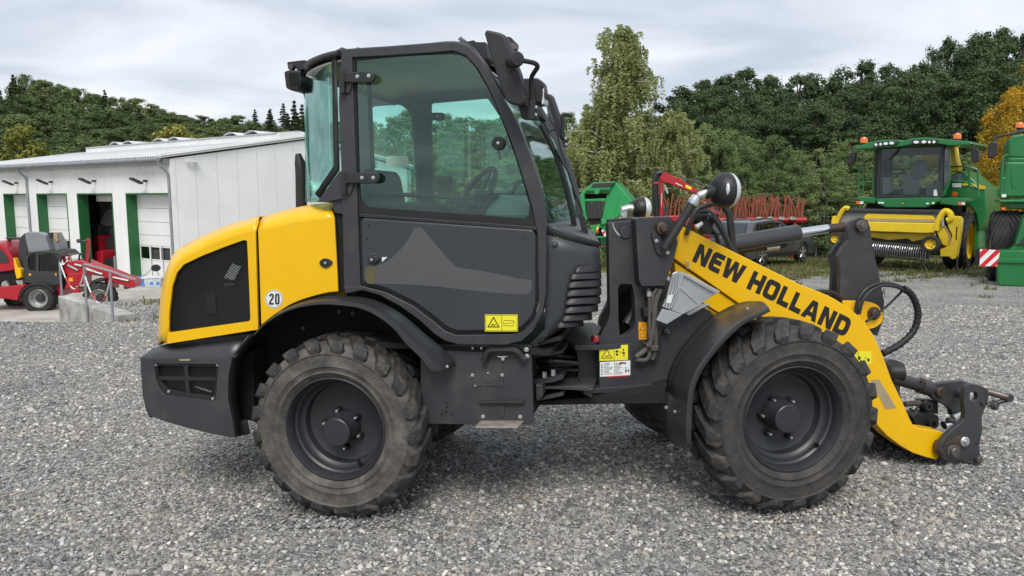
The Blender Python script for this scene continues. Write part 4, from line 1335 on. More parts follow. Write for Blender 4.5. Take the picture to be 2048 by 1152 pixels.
farplate([(772.5, 312), (816.5, 312), (816.5, 335), (772.5, 335)], 'paper_notice', 'paper', fv - 0.004, 0.002, 0)
plate(RE, [(743, 321), (755, 320.5), (755.5, 336), (743.5, 336)], VC + 0.12, VC + 0.122, 'paper_tag', 'paper', cab, 0)
# grab rails inside
MB().tube(RE.P([(738, 165), (741, 230), (745, 330), (746, 380)], VC + 0.10), 0.012, 10).build('grab_rail', 'black_plastic', cab)
gb = MB().tube(RE.P([(740, 386), (800, 389), (860, 392), (905, 395), (950, 396)], VC + 0.08), 0.012, 10).build('door_rail', 'black_plastic', cab)
pin(RE, 958, 395, VC + 0.05, VC + 0.10, 0.024, 'rail_knob', 'rubber_seal', gb)
# door latch on the pane
kn = pin(RE, 996, 286, VC - 0.006, VC + 0.03, 0.034, 'latch_knob', 'rubber_seal', door, 28)
bolt(RE, 996, 286, VC - 0.006, 0.008, kn)
MB().tube(RE.P([(996, 300), (998, 310), (1001, 319)], VC + 0.045), [0.008, 0.006, 0.010], 8).build('latch_lever', 'black_plastic', kn)
MB().prism(RE.P(rounded([(1009, 272), (1021, 266), (1033, 296), (1018, 298)], 3), VC + 0.04), RE.v * 0.015, [RE.P([(1014, 275), (1019, 273), (1026, 291), (1019, 292)], VC + 0.04)]).build('latch_striker', 'black_plastic', kn)
# seat, console, steering wheel
seat = thing_part('driver_seat', RE.p(770, 420, 0.8))
MB().prism(RE.P(rounded([(720, 345), (732, 336), (744, 350), (756, 410), (764, 470), (728, 470)], 8), 0.55), RE.v * 0.50).build('backrest', 'seat_cloth', seat, bevel=0.04, seg=4)
MB().prism(RE.P(rounded([(728, 408), (800, 404), (828, 412), (832, 470), (728, 470)], 6), 0.55), RE.v * 0.50).build('cushion', 'seat_cloth', seat, bevel=0.035, seg=4)
con = thing_part('console', RE.p(1010, 420, 0.8))
MB().prism(RE.P(rounded([(963, 425), (975, 408), (996, 391), (1012, 390), (1062, 410), (1062, 450), (965, 450)], 4), 0.30), RE.v * 0.55).build('dashboard', 'dash_grey', con, bevel=0.015, seg=3)
MB().prism(RE.P([(952, 432), (972, 402), (990, 389), (999, 391), (976, 412), (966, 432)], 0.28), RE.v * 0.5).build('dash_edge', 'black_plastic', con, bevel=0.008)
ax_ = (RE.u * -0.66 + Z * 0.52 + RE.v * -0.46).normalized()
sc_ = RE.p(950, 393, 0.62)
e_ = ax_.orthogonal().normalized()
f_ = ax_.cross(e_)
ringp = [sc_ + (e_ * math.cos(2 * math.pi * k / 32) + f_ * math.sin(2 * math.pi * k / 32)) * 0.20 for k in range(33)]
sw = MB().tube(ringp, 0.017, 10, False)
for k in (2, 13, 22):
    sw.tube([sc_ - ax_ * 0.03, ringp[k]], 0.012, 8)
sw.lathe([(0, .01), (.045, .008), (.05, -.03), (0, -.04)], sc_, ax_, 18)
sw.build('steering_wheel', 'black_plastic', con)
MB().cyl(sc_ - ax_ * 0.03, sc_ - ax_ * 0.35, 0.03, 12).build('steering_column', 'black_plastic', con)
pin(RE, 927, 412, 0.45, 0.6, 0.05, 'lever_box', 'black_plastic', con)
MB().prism([RE.L(-0.15, VC + 0.06, 0.95), RE.L(1.20, VC + 0.06, 0.95), RE.L(1.20, VCF - 0.06, 0.95), RE.L(-0.15, VCF - 0.06, 0.95)], Z * 0.03).build('cab_floor', 'liner_black', cab)
# windscreen and its surround
ap = [(947, 104), (969, 133), (1006, 199), (1035, 249), (1064, 321), (1082, 379), (1092, 447)]
wsx = [(952, 104), (980, 134), (1028, 199), (1064, 242), (1099, 308), (1123, 372), (1146, 455)]
def ws_row(a, b, v0=VC + 0.03):
    A0, B0 = RE.p(*a, v0), RE.p(*b, 1.0)
    ua, ub = RE.uvz(A0)[0], RE.uvz(B0)[0]
    za, zb = A0.z, B0.z
    row = []
    for k in range(13):
        t = k / 12
        s = math.sin(math.pi * t) ** 0.55
        v = v0 + (VCF - 0.03 - v0) * t
        row.append(RE.L(ua + (ub - ua) * s, v, za + (zb - za) * s))
    return row
rows = [ws_row(a, b) for a, b in zip(ap, wsx)]
strip(rows[2:], 'windscreen', 'cab_glass', cab, 0.004)
strip(rows[:3], 'roof_front', 'charcoal_paint', cab, 0.02)
MB().tube([far(RE, RE.p(*a, VC + 0.03), VCF - 0.02) for a in ap] + [far(RE, RE.p(1093, 600, VC), VCF - 0.02)], 0.035, 10).build('far_front_pillar', 'charcoal_paint', cab)
# ---------------------------------------------------------------- front cowl with louvres
cowl = thing_part('front_cowl', RE.p(1150, 560, 0.7))
def cowl_row(y, xs, y2=None, p_=2.6, xa=1090, va=VC + 0.012, vmax=0.42, n=12, grow=0.0):
    row = []
    for k in range(n + 1):
        t = math.pi / 2 * k / n
        x = xa + (xs - xa) * math.sin(t) ** (2 / p_)
        v = va - grow + (vmax - va) * (1 - math.cos(t) ** (2 / p_))
        row.append(RE.p(x + grow * 200, y + ((y2 or y) - y) * (x - xa) / max(1, xs - xa), v))
    u, v, z = RE.uvz(row[-1])
    for vv in (0.7, 0.95, VCF - 0.42 + 0.09):
        row.append(RE.L(u - 0.13 * (vv - 0.42), vv, z))
    u0, v0, z0 = RE.uvz(row[0])
    row.append(RE.L((u + u0) / 2, VCF - 0.1, z))
    row.append(RE.L(u0, VCF, z0))
    return row
strip([cowl_row(447, 1182, 477), cowl_row(452, 1199, 484), cowl_row(467, 1199.5, 494)], 'cowl_cap', 'charcoal_panel', cowl, 0.012, smooth=50)
tp = cowl_row(447, 1182, 477)
MB().add(tp, [tuple(range(len(tp)))]).build('cowl_top', 'charcoal_panel', cowl)
main = [(469, 1199, 497), (500, 1200, 512), (540, 1200.5, 540), (585, 1200.5, 590), (610, 1195, 612), (628, 1180, 630), (645, 1160, 647), (662, 1125, 658), (677, 1075, 676)]
rows = [cowl_row(a, b, c) for a, b, c in main]
strip(rows, 'cowl_shell', 'charcoal_panel', cowl, 0.012, smooth=50)
def louvre(yl, yr, xl, xr, h):
    rows = []
    for dy, gr in ((-h * .48, 0.004), (-h * .30, 0.016), (h * .34, 0.022), (h * .42, 0.003)):
        rr_ = []
        for k in range(13):
            t = k / 12
            x = xl + (xr - xl) * t
            f = min(1, max(0, (x - 1090) / (xr - 1090)))
            s = min(1.0, f ** 1.3)
            v = VC + 0.012 + (0.42 - VC) * (1 - math.sqrt(max(0, 1 - s ** 2.6)) ** (1 / 1.3)) - gr
            g = 1 - 0.85 * max(0, 1 - t / 0.12) if dy < 0 else 1
            rr_.append(RE.p(x + gr * 120 * t, yl + (yr - yl) * t + dy * g, v))
        rows.append(rr_)
    return strip(rows, 'louvre', 'black_plastic', cowl, 0.004, smooth=60)
ys_ = [(540, 536), (553, 551), (570, 566), (587, 583), (604, 600), (621, 616), (637, 633), (650, 646)]
xl_ = [1150, 1140, 1135, 1132, 1130, 1128, 1124, 1114]
xr_ = [1200, 1200.5, 1200.5, 1200.5, 1199, 1194, 1182, 1165]
for (a, b), xl, xr in zip(ys_, xl_, xr_):
    louvre(a, b, xl, xr, 17.5)
dk = [(1152, 529), (1142, 545), (1134, 575), (1130, 600), (1126, 640), (1110, 660)]
MB().lathe([(0, -.006), (.006, -.006), (.014, -.002), (.016, .001), (.022, .002)], RE.p(1108.5, 490, VC + 0.012), RE.v, 20).build('plug', 'charcoal_panel', cowl)
# ---------------------------------------------------------------- things on the cab
M('step_metal', (0.34, 0.30, 0.25), 0.55, 0.4, var=0.3, vs=18)
def crop(x0, y0, s):
    return lambda *pts: [(x0 + a / s, y0 + b / s) for a, b in pts]
C7, C8, C11, CM = crop(840, 620, 3.793), crop(1180, 330, 2.953), crop(1760, 730, 5.486), crop(940, 40, 4.43)
R2, FW = crop(1620, 400, 2.133), crop(1300, 570, 2.4)
def one(c, x, y):
    return c((x, y))[0]
mir = thing_part('mirror', RE.p(1008, 140, 0.0))
mo = rounded([(967.5, 66), (972, 59), (1001, 65.5), (1010, 74), (1020, 99), (1038, 148), (1048.5, 196), (1046, 208), (1037, 212), (1016, 206), (1009, 197), (986, 130)], 5)
MB().prism(RE.P(mo, -0.10), RE.v * 0.055 + RE.u * 0.012).build('mirror_housing', 'black_plastic', mir, bevel=0.018, seg=4)
plate(RE, circ(1017, 124, 11, 24, 21), -0.104, -0.098, 'socket_ring', 'black_plastic', mir, bevel=0.002)
MB().cyl(RE.p(1018, 126, -0.09), RE.p(1030, 119, -0.20), 0.022, 16).build('ball_joint', 'rubber_seal', mir)
MB().lathe([(0, -.012), (.030, -.010), (.036, 0), (.036, .03), (.028, .05)], RE.p(1034, 118, -0.20), RE.v + RE.u * -.5, 20).build('joint_knob', 'black_plastic', mir)
MB().tube(curve([RE.p(1036, 120, -0.18), RE.p(1055, 123, -0.16), RE.p(1070, 127, -0.14), RE.p(1075, 134, -0.12), RE.p(1067, 147, -0.08), RE.p(1062.5, 160, -0.05), RE.p(1062.5, 205, -0.02)], 4), 0.0115, 12).build('mirror_arm', 'black_plastic', mir)
MB().cyl(RE.p(1062.5, 200, -0.02), RE.p(1062.5, 238, -0.02), 0.018, 14).build('arm_sleeve', 'black_plastic', mir)
br = plate(RE, rounded([(1036, 212), (1058, 209), (1075, 211), (1074, 240), (1044, 238)], 3), 0.0, 0.05, 'mirror_bracket', 'black_plastic', mir, bevel=0.004)
for x, y in ((1071.5, 214.5), (1070.5, 229.5)):
    bolt(RE, x, y, -0.002, 0.009, br)
VFM = 1.62
mi2 = thing_part('mirror', RE.p(1107, 235, VFM))
fm = rounded([(1089, 193), (1093, 186), (1101, 192), (1117, 238), (1124, 274), (1112, 274), (1100, 244)], 3)
MB().prism(RE.P(fm, VFM), RE.v * 0.06 + RE.u * 0.02).build('mirror_housing', 'black_plastic', mi2, bevel=0.012, seg=3)
plate(RE, [(1090, 196), (1093, 192), (1101, 222), (1107, 240), (1112, 272), (1107, 272), (1098, 240)], VFM - 0.006, VFM - 0.001, 'mirror_glass', 'chrome', mi2, bevel=0)
MB().tube(curve([RE.p(1124, 275, VFM), RE.p(1126, 245, VFM), RE.p(1124, 235, VFM), RE.p(1130, 229, VFM), RE.p(1142, 231, VFM)], 4), 0.014, 10).build('mirror_arm', 'black_plastic', mi2)
b2_ = plate(RE, [(1107, 274), (1135, 273), (1134, 292), (1122, 298), (1110, 292)], VFM, VFM + 0.06, 'mirror_bracket', 'black_plastic', mi2, bevel=0.004)
for x, y in ((1131.5, 277), (1132.5, 289)):
    bolt(RE, x, y, VFM - 0.002, 0.011, b2_)
# front work lamp and roof bracket
wl = thing_part('work_lamp', RE.p(1072, 180, 0.5))
plate(RE, rounded([(1040, 157), (1074, 155), (1086, 163), (1090, 185), (1086, 208), (1070, 210), (1050, 196), (1040, 190)], 4), 0.30, 0.42, 'lamp_housing', 'black_plastic', wl, bevel=0.01)
plate(RE, rounded([(1069, 166), (1084, 167), (1082, 172), (1082, 204), (1073, 202)], 2), 0.27, 0.30, 'lamp_clip', 'rubber_seal', wl, bevel=0.004)
plate(RE, [(1083, 178), (1088, 176), (1088, 207), (1083, 209)], 0.30, 0.42, 'lamp_glass', 'lamp_lens', wl, bevel=0.002)
plate(RE, rounded([(928, 84), (948, 80), (951, 84), (972, 84), (975, 116), (966, 122), (952, 104)], 3), 0.20, 0.34, 'lamp_bracket', 'black_plastic', wl, bevel=0.006)
pin(RE, 1016, 84, 0.25, 0.40, 0.028, 'horn', 'black_plastic', wl)
pin(RE, 1022, 94, 0.22, 0.30, 0.022, 'horn_grille', 'steel_worn', wl)
# rear work lamp
rl = thing_part('work_lamp', RE.p(585, 160, 0.5))
plate(RE, rounded([(567, 143), (578, 139), (600, 141), (602, 164), (598, 180), (584, 182), (571, 176)], 4), 0.40, 0.56, 'lamp_housing', 'black_plastic', rl, bevel=0.012, seg=3)
for k in range(6):
    plate(RE, [(577 + k * 3.4, 146), (578.2 + k * 3.4, 146), (580 + k * 3.4, 172), (578.8 + k * 3.4, 172)], 0.392, 0.40, 'fin', 'black_plastic', rl, bevel=0)
plate(RE, rounded([(574, 124), (608, 120), (616, 122), (606, 138), (594, 142), (590, 132), (575, 133)], 2), 0.44, 0.52, 'lamp_bracket', 'black_plastic', rl, bevel=0.005)
pin(RE, 580, 134, 0.42, 0.46, 0.016, 'lamp_pivot', 'steel_worn', rl)
MB().tube(RE.P([(603, 172), (620, 230), (634, 282)], 0.5), 0.004, 6).build('lamp_cable', 'hose_rubber', rl)
# air intake stack beside the hood
MB().tube([RE.p(603, 425, 0.75), RE.p(602, 350, 0.75), RE.p(600, 325, 0.75), RE.p(596, 308, 0.75)], [0.036, 0.036, 0.034, 0.018], 18).build('exhaust_stack', 'black_plastic', LD)
# wipers and windscreen cables
wp = thing_part('wiper', RE.p(1140, 400, 0.6))
MB().tube(curve(RE.P([(1082, 250), (1098, 280), (1115, 318), (1130, 365), (1142, 415), (1149, 452)], 0.62), 4), 0.016, 8).build('wiper_blade', 'rubber_seal', wp)
MB().tube(curve(RE.P([(1111, 298), (1128, 328), (1137, 345), (1150, 385), (1160, 410), (1170, 452), (1172, 466)], 0.60), 4), [0.008] * 25, 8).build('wiper_arm', 'black_plastic', wp)
plate(RE, rounded([(1156, 430), (1162, 425), (1170, 436), (1176, 462), (1172, 474), (1166, 473)], 3), 0.55, 0.58, 'wiper_pivot', 'black_plastic', wp, bevel=0.004)
MB().tube(curve(RE.P([(1100, 262), (1112, 262), (1122, 300), (1140, 350), (1150, 400)], 0.66), 4), 0.006, 6).build('washer_hose', 'hose_rubber', wp)

# ---------------------------------------------------------------- stickers with their pictograms
def tri_outline(fr, cx, cy, w_, h, v, t=2.2):
    o = [(cx, cy - h * .55), (cx + w_ / 2, cy + h * .45), (cx - w_ / 2, cy + h * .45)]
    g = (cx, cy + h * 0.12)
    i = [(g[0] + (x - g[0]) * (1 - t * 2.6 / h), g[1] + (y - g[1]) * (1 - t * 2.6 / h)) for x, y in o]
    return MB().prism(fr.P(o, v), fr.v * 0.0004, [fr.P(i, v)])
def sticker(fr, x0, y0, x1, y1, v, mat, parent, skew=0.0):
    o = plate(fr, [(x0, y0), (x1, y0 + skew), (x1, y1 + skew), (x0, y1)], v - 0.0012, v + 0.001, 'warning_sticker', mat, parent, bevel=0)
    return o, v - 0.0018
def blobs(mb, fr, pts, v):
    for x, y, a, b in pts:
        mb.prism(fr.P([(x - a, y - b), (x + a, y - b * .6), (x + a * .7, y + b), (x - a * .8, y + b * .7)], v), fr.v * 0.0004)
    return mb
def frame_lines(mb, fr, x0, y0, x1, y1, v, xm=None, t=0.8):
    for a, b, c, d in ((x0, y0, x1, y0 + t), (x0, y1 - t, x1, y1), (x0, y0, x0 + t, y1), (x1 - t, y0, x1, y1)) + (((xm, y0, xm + t, y1),) if xm else ()):
        mb.prism(fr.P([(a, b), (c, b), (c, d), (a, d)], v), fr.v * 0.0004)
    return mb
st, v = sticker(RE, 970, 629, 1035.5, 663, VC - 0.008, 'yellow_sticker', door)
mb = tri_outline(RE, 987, 645, 25, 22, v)
blobs(mb, RE, [(985, 649, 2, 1.6), (988, 651, 1, 2), (991, 650, 2, 1), (983, 652, 1, 1.6)], v)
frame_lines(mb, RE, 971, 630, 1034.5, 662, v, 1003)
for a, b in (((1008, 641), (1026, 641)), ((1026, 641), (1029, 644)), ((1029, 644), (1026, 652)), ((1026, 652), (1007, 651)), ((1007, 651), (1008, 641)), ((1009, 648), (1027, 644.5))):
    mb.tube(RE.P([a, b], v + 0.0005), 0.0013, 4)
mb.build('pictogram', 'print_black', st, smooth=0)

# ---------------------------------------------------------------- rear chassis side, step, handles
VP = 0.15
ch = thing_part('rear_chassis', RE.p(960, 770, 0.5))
plate(RE, [(840, 690), (1062, 690), (1067.5, 843), (1061, 850), (842, 848)], VP, VP + 0.02, 'side_plate', 'charcoal_paint', ch, bevel=0.004)
MB().prism(RE.P([(845, 692), (1058, 692), (1062, 838), (845, 838)], VP + 0.03), RE.v * 0.95).build('chassis_core', 'liner_black', ch)
ap_ = plate(RE, C7((400, 412), (630, 412), (632, 578), (425, 580), (402, 545)), VP - 0.004, VP + 0.004, 'access_panel', 'charcoal_paint', ch, bevel=0.0015)
plate(RE, circ(975.7, 755.5, 9, 20, 11), VP - 0.007, VP, 'fill_cap', 'charcoal_paint', ap_, bevel=0.002)
for x, y in C7((397, 495), (624, 493)):
    bolt(RE, x, y, VP - 0.004, 0.010, ap_)
for x, y in C7((420, 575), (515, 478)):
    bolt(RE, x, y, VP - 0.005, 0.005, ap_)
MB().tube(curve(RE.P(C7((483, 392), (500, 345), (530, 308), (600, 303), (700, 303), (745, 322), (775, 360), (800, 385)), VP - 0.03), 3), 0.018, 10).build('grab_handle', 'black_plastic', ch)
plate(RE, C7((580, 350), (680, 350), (640, 362), (600, 362)), VP - 0.02, VP, 'lamp_shield', 'zinc', ch, bevel=0.002)
pin(RE, *one(C7, 628, 372), VP - 0.02, VP, 0.010, 'shield_bolt', 'zinc', ch)
for x, y in C7((807, 300), (812, 350)):
    bolt(RE, x, y, VP - 0.02, 0.013, ch)
for x, y in C7((400, 290), (465, 290)):
    bolt(RE, x, y, VP - 0.002, 0.006, ch)
for x, y in C7((200, 705), (205, 735), (195, 772), (240, 793), (165, 790)):
    pin(RE, x, y, VP - 0.002, VP + 0.002, 0.008, 'hole', 'rubber_seal', ch, 12)
stp = plate(RE, C7((445, 692), (790, 688), (790, 718), (445, 718)), VP - 0.02, VP, 'step_bar', 'black_plastic', ch, bevel=0.006)
plate(RE, C7((590, 718), (640, 718), (640, 815), (592, 815)), VP - 0.006, VP, 'step_bracket', 'charcoal_paint', ch, bevel=0.002)
for x, y in C7((478, 808), (760, 810)):
    bolt(RE, x, y, VP - 0.002, 0.011, ch)
sa, sb, sc1, sd = RE.p(949, 853.5, VP - 0.11), RE.p(1036, 853.5, VP - 0.11), RE.p(1048, 841, VP), RE.p(961, 841, VP)
MB().prism([sa, sb, sc1, sd], Z * -0.008).build('step', 'step_metal', ch, bevel=0.002)

# ---------------------------------------------------------------- articulation between the halves
aj = thing_part('articulation_joint', RE.p(1120, 740, 0.6))
def yoke(pts, v0, v1, mat='charcoal_paint'):
    plate(RE, pts, v0, v1, 'yoke_plate', mat, aj, bevel=0.003)
yoke(C7((830, 265), (960, 225), (1060, 190), (1078, 205), (1078, 225), (850, 285)), 0.20, 0.90)
yoke(C7((850, 340), (960, 318), (1080, 305), (1085, 330), (960, 350), (850, 366)), 0.30, 0.95)
yoke(C7((850, 535), (960, 515), (1085, 490), (1085, 525), (1000, 552), (850, 565)), 0.30, 0.95)
yoke(C7((870, 690), (935, 660), (1090, 620), (1090, 650), (930, 685)), 0.30, 0.95)
yoke(C7((930, 585), (1240, 575), (1310, 600), (1310, 615), (1000, 600), (935, 600)), 0.30, 0.9)
plate(RE, C7((875, 565), (925, 570), (935, 650), (900, 690), (880, 680)), 0.22, 0.34, 'stop_block', 'charcoal_paint', aj, bevel=0.006)
plate(FR, C7((1240, 560), (1315, 575), (1310, 670), (1245, 640)), 0.28, 0.40, 'stop_block', 'charcoal_paint', aj, bevel=0.006)
MB().cyl(RE.p(1105, 675, 0.62), RE.p(1105, 800, 0.62), 0.07, 20).build('pivot_pin', 'liner_black', aj)
MB().prism(RE.P(C7((862, 700), (1860, 615), (1860, 705), (862, 722)), 0.40), RE.v * 0.5).build('drive_shaft_guard', 'liner_black', aj)
for k, (y0, y1, y2, m_) in enumerate(((725, 722, 727, 'hose_rubber'), (734, 731, 728, 'hose_rubber'), (733, 738, 741, 'hose_rubber'), (716, 712, 715, 'hose_rubber'))):
    MB().tube(curve([RE.p(1063, y0, 0.40 + .04 * k), RE.p(1105, y1, 0.34 + .04 * k), RE.p(1155, y2, 0.40 + .05 * k)], 6), 0.012, 8).build('steering_hose', m_, aj)
MB().cyl(RE.p(1099, 722, 0.34), RE.p(1103, 722, 0.34), 0.016, 10).build('hose_fitting', 'rust_pin', aj)
MB().cyl(RE.p(1070, 735, 0.38), RE.p(1077, 734, 0.38), 0.016, 10).build('hose_fitting', 'rust_pin', aj)
for x, y in C7((943, 490), (1010, 475)):
    MB().cyl(RE.p(x, y - 6, 0.3), RE.p(x, y + 6, 0.3), 0.014, 6).build('clamp_bolt', 'zinc', aj)
MB().prism(RE.P([(1066, 695), (1160, 690), (1160, 775), (1066, 790)], 0.85), RE.v * 0.02).build('joint_backing', 'liner_black', aj)

# ---------------------------------------------------------------- front frame and tower
VT = 0.42
ff = thing_part('front_frame', FR.p(1260, 650, 0.8))
tower = [(1217, 446), (1262, 442.5), (1276, 441), (1276, 570), (1330, 572), (1362, 592), (1420, 622), (1440, 645), (1430, 700), (1400, 765), (1332, 770), (1199, 778), (1196, 690), (1199, 676), (1207, 660), (1215, 644), (1220, 628), (1219.5, 594)]
hole_t = rounded([(1236, 576), (1240, 568), (1264, 568), (1269, 590), (1271, 648), (1264, 662), (1250, 672), (1240, 676), (1237, 640)], 5)
plate(FR, tower, VT, VT + 0.05, 'tower_side', 'charcoal_paint', ff, bevel=0.005, holes=[hole_t])
far_t = [far(FR, q, VT + 0.68) + FR.u * 0.24 for q in FR.P(tower, VT)]
MB().prism(far_t, FR.v * 0.05).build('tower_side', 'charcoal_paint', ff, bevel=0.005)
plate(FR, [(1228, 450), (1276, 446), (1276, 560), (1226, 600)], VT + 0.30, VT + 0.34, 'tower_web', 'liner_black', ff, bevel=0)
plate(FR, [(1226, 560), (1300, 560), (1350, 620), (1350, 760), (1205, 770), (1205, 690), (1226, 650)], VT + 0.36, VT + 0.40, 'tower_web', 'liner_black', ff, bevel=0)
MB().cyl(FR.p(1252, 650, VT + 0.1), FR.p(1275, 612, VT + 0.15), 0.03, 12).build('lock_rod', 'black_plastic', ff)
# base plate top (horizontal)
q0 = [FR.p(1150, 690, VT - 0.02), FR.p(1197, 690, VT - 0.04), FR.p(1262, 688, VT - 0.02), far(FR, FR.p(1262, 688, VT), VT + 0.7), far(FR, FR.p(1130, 690, VT), VT + 0.7)]
MB().prism([Vector((q.x, q.y, FR.p(1200, 687, VT).z)) for q in q0], Z * -0.03).build('base_plate', 'charcoal_paint', ff, bevel=0.004)
pin_ = MB().lathe([(0, .035), (.022, .034), (.026, .028), (.027, 0)], FR.p(1191, 683, VT - 0.01), Z, 20).build('marker_lens', 'red_lens', ff)
bx = plate(FR, [(1271, 438), (1276, 435.5), (1342, 433), (1348, 445), (1356, 486), (1346, 525), (1329.5, 572), (1283, 573), (1278, 560)], VT - 0.07, VT + 0.01, 'tower_box', 'charcoal_paint', ff, bevel=0.005)
bz = plate(FR, [(1197, 690), (1264, 687), (1265, 773), (1199, 777)], VT - 0.025, VT, 'valve_cover', 'charcoal_paint', ff, bevel=0.004)
plate(FR, C7((1305, 598), (1612, 575), (1875, 556), (1866, 606), (1640, 618), (1310, 637)), VT - 0.06, VT + 0.10, 'sill', 'charcoal_paint', ff, bevel=0.004)
plate(FR, [(1152, 694), (1200, 692), (1200, 775), (1150, 776), (1158, 740)], VT + 0.04, VT + 0.08, 'joint_cheek', 'black_plastic', ff, bevel=0.004)
rp_ = MB().lathe([(0, -.05), (.016, -.05), (.02, -.046), (.02, -.03), (.028, -.03), (.034, -.026), (.035, 0), (.040, .0), (.040, .01)], FR.p(*one(C8, 418, 374), VT - 0.075), FR.v, 26).build('boom_pin', 'rust_pin', ff)
pin(FR, *one(C8, 212, 398), VT - 0.012, VT, 0.036, 'tower_pin', 'charcoal_paint', ff)
plate(FR, curve2(C8((135, 340), (145, 370), (165, 400), (200, 428)), 4) + curve2(C8((200, 433), (160, 408), (140, 376), (130, 342)), 4), VT - 0.004, VT + 0.002, 'weld_bead', 'zinc', ff, bevel=0)
# ---------------------------------------------------------------- head lamps on their stalks
VL = VT - 0.09
hl = thing_part('head_lamp', FR.p(1440, 400, VL))
foot = plate(FR, rounded(C8((370, 395), (385, 385), (470, 500), (468, 535), (420, 538), (395, 520), (366, 420)), 3), VL + 0.005, VL + 0.02, 'lamp_foot', 'charcoal_paint', hl, bevel=0.003)
for x, y in C8((393, 449), (458, 518)):
    bolt(FR, x, y, VL + 0.003, 0.011, foot)
a, b = FR.p(1328, 498, VL - 0.03), FR.p(1388, 402, VL - 0.06)
MB().tube([a, a.lerp(b, .5), b], [0.026, 0.026, 0.026], 18).build('lamp_stalk', 'black_plastic', hl)
b3 = FR.p(1394, 392, VL - 0.065)
MB().tube([a.lerp(b, .93), b, b3], [0.029, 0.032, 0.024], 16).build('stalk_clamp', 'aluminium', hl)
c0, c1 = FR.p(1402, 390, VL - 0.06), FR.p(1415, 383, VL - 0.06)
MB().tube([b3 - (b3 - c0) * .2, c0, c1], [0.016, 0.024, 0.016], 14).build('lamp_ball', 'zinc', hl)
MB().tube([FR.p(1413, 385, VL - 0.06), FR.p(1427, 383, VL - 0.06)], 0.037, 16).build('lamp_boot', 'black_plastic', hl)
def lamp(fr, cx, cy, rx, ry, v, parent, lens=True, tilt=0.0):
    s = fr.sc(cx, cy, v)
    axis = (fr.u * math.cos(tilt) - fr.v * math.sin(tilt)).normalized()
    c = fr.p(cx, cy, v)
    prof = [(0, -rx * s)]
    for k in range(1, 12):
        t = k / 11 * 1.75
        prof.append((ry * s * math.sin(t) ** 0.8, -rx * s * math.cos(t)))
    xe = prof[-1][1]
    MB().lathe(prof + [(ry * s * 0.9, xe + 0.004)], c, axis, 32).build('lamp_shell', 'black_plastic', parent)
    le = MB().lathe([(ry * s * .985, xe), (ry * s * .97, xe + .016), (ry * s * .82, xe + .036), (ry * s * .5, xe + .05), (0, xe + .055)], c, axis, 32)
    le.build('lamp_lens', 'lamp_lens', parent)
    return c, s
c_, s_ = lamp(FR, 1450, 380.5, 29, 35.5, VL - 0.06, hl, tilt=-0.10)
ind = MB().lathe([(0, -.006), (.6, -.004), (1, .004)], Vector((0, 0, 0)), (0, 1, 0), 20)
qi = FR.p(1457.5, 378, VL - 0.06 - 35 * s_ * .985)
ind.v = [tuple(qi + FR.u * (x * 0.0115) + Z * (z * 0.032) + FR.v * (y + 0.004)) for x, y, z in ind.v]
ind.build('side_marker', 'lamp_lens', hl)
VL2 = VT + 0.80
h2 = thing_part('head_lamp', FR.p(1285, 415, VL2))
lamp(FR, 1283, 417, 21, 22.5, VL2, h2, tilt=0.1)
MB().tube([FR.p(1246, 470, VL2), FR.p(1249, 425, VL2), FR.p(1250, 418, VL2)], 0.026, 14).build('lamp_stalk', 'aluminium', h2)
MB().tube([FR.p(1243, 421, VL2), FR.p(1256, 417, VL2), FR.p(1266, 418, VL2)], [0.026, 0.03, 0.034], 12).build('lamp_ball', 'zinc', h2)

# ---------------------------------------------------------------- front mudguard
fo = curve2(FW((172, 782), (110, 750), (78, 705), (65, 600), (80, 480), (120, 360), (190, 260), (280, 170), (370, 115), (450, 86), (530, 84)), 4)
fi = curve2(FW((200, 775), (199, 740), (198, 700), (200, 650), (210, 520), (240, 430), (300, 340), (380, 250), (460, 182), (520, 156), (576, 128)), 4)
n3 = 34
fo_, fi_ = resample(fo, n3), resample(fi, n3)
gm = thing_part('mudguard', FR.p(1400, 740, 0.2))
rows = []
for t, v in ((0.0, 0.40), (0.12, 0.37), (0.2, 0.33), (0.25, 0.30), (0.42, 0.22), (0.5, 0.19), (0.75, 0.10), (0.93, 0.03), (1.0, 0.02)):
    bulge = 0.012 if 0.2 < t < 0.45 else (0.016 if 0.45 <= t < 0.95 else 0)
    rw_ = []
    for a, b in zip(fo_, fi_):
        q = FR.p(a[0] * (1 - t) + b[0] * t, a[1] * (1 - t) + b[1] * t, v)
        d = (q - (cF + FR.v * (v - 0.185)))
        d -= FR.v * d.dot(FR.v)
        rw_.append(q + d.normalized() * bulge)
    rows.append(rw_)
strip(rows, 'guard_shell', 'guard_plastic', gm, 0.008, smooth=60, offset=1)
for x, y in FW((78, 588), (120, 608), (197, 483), (468, 115)):
    bolt(FR, x, y, 0.15, 0.010, gm)

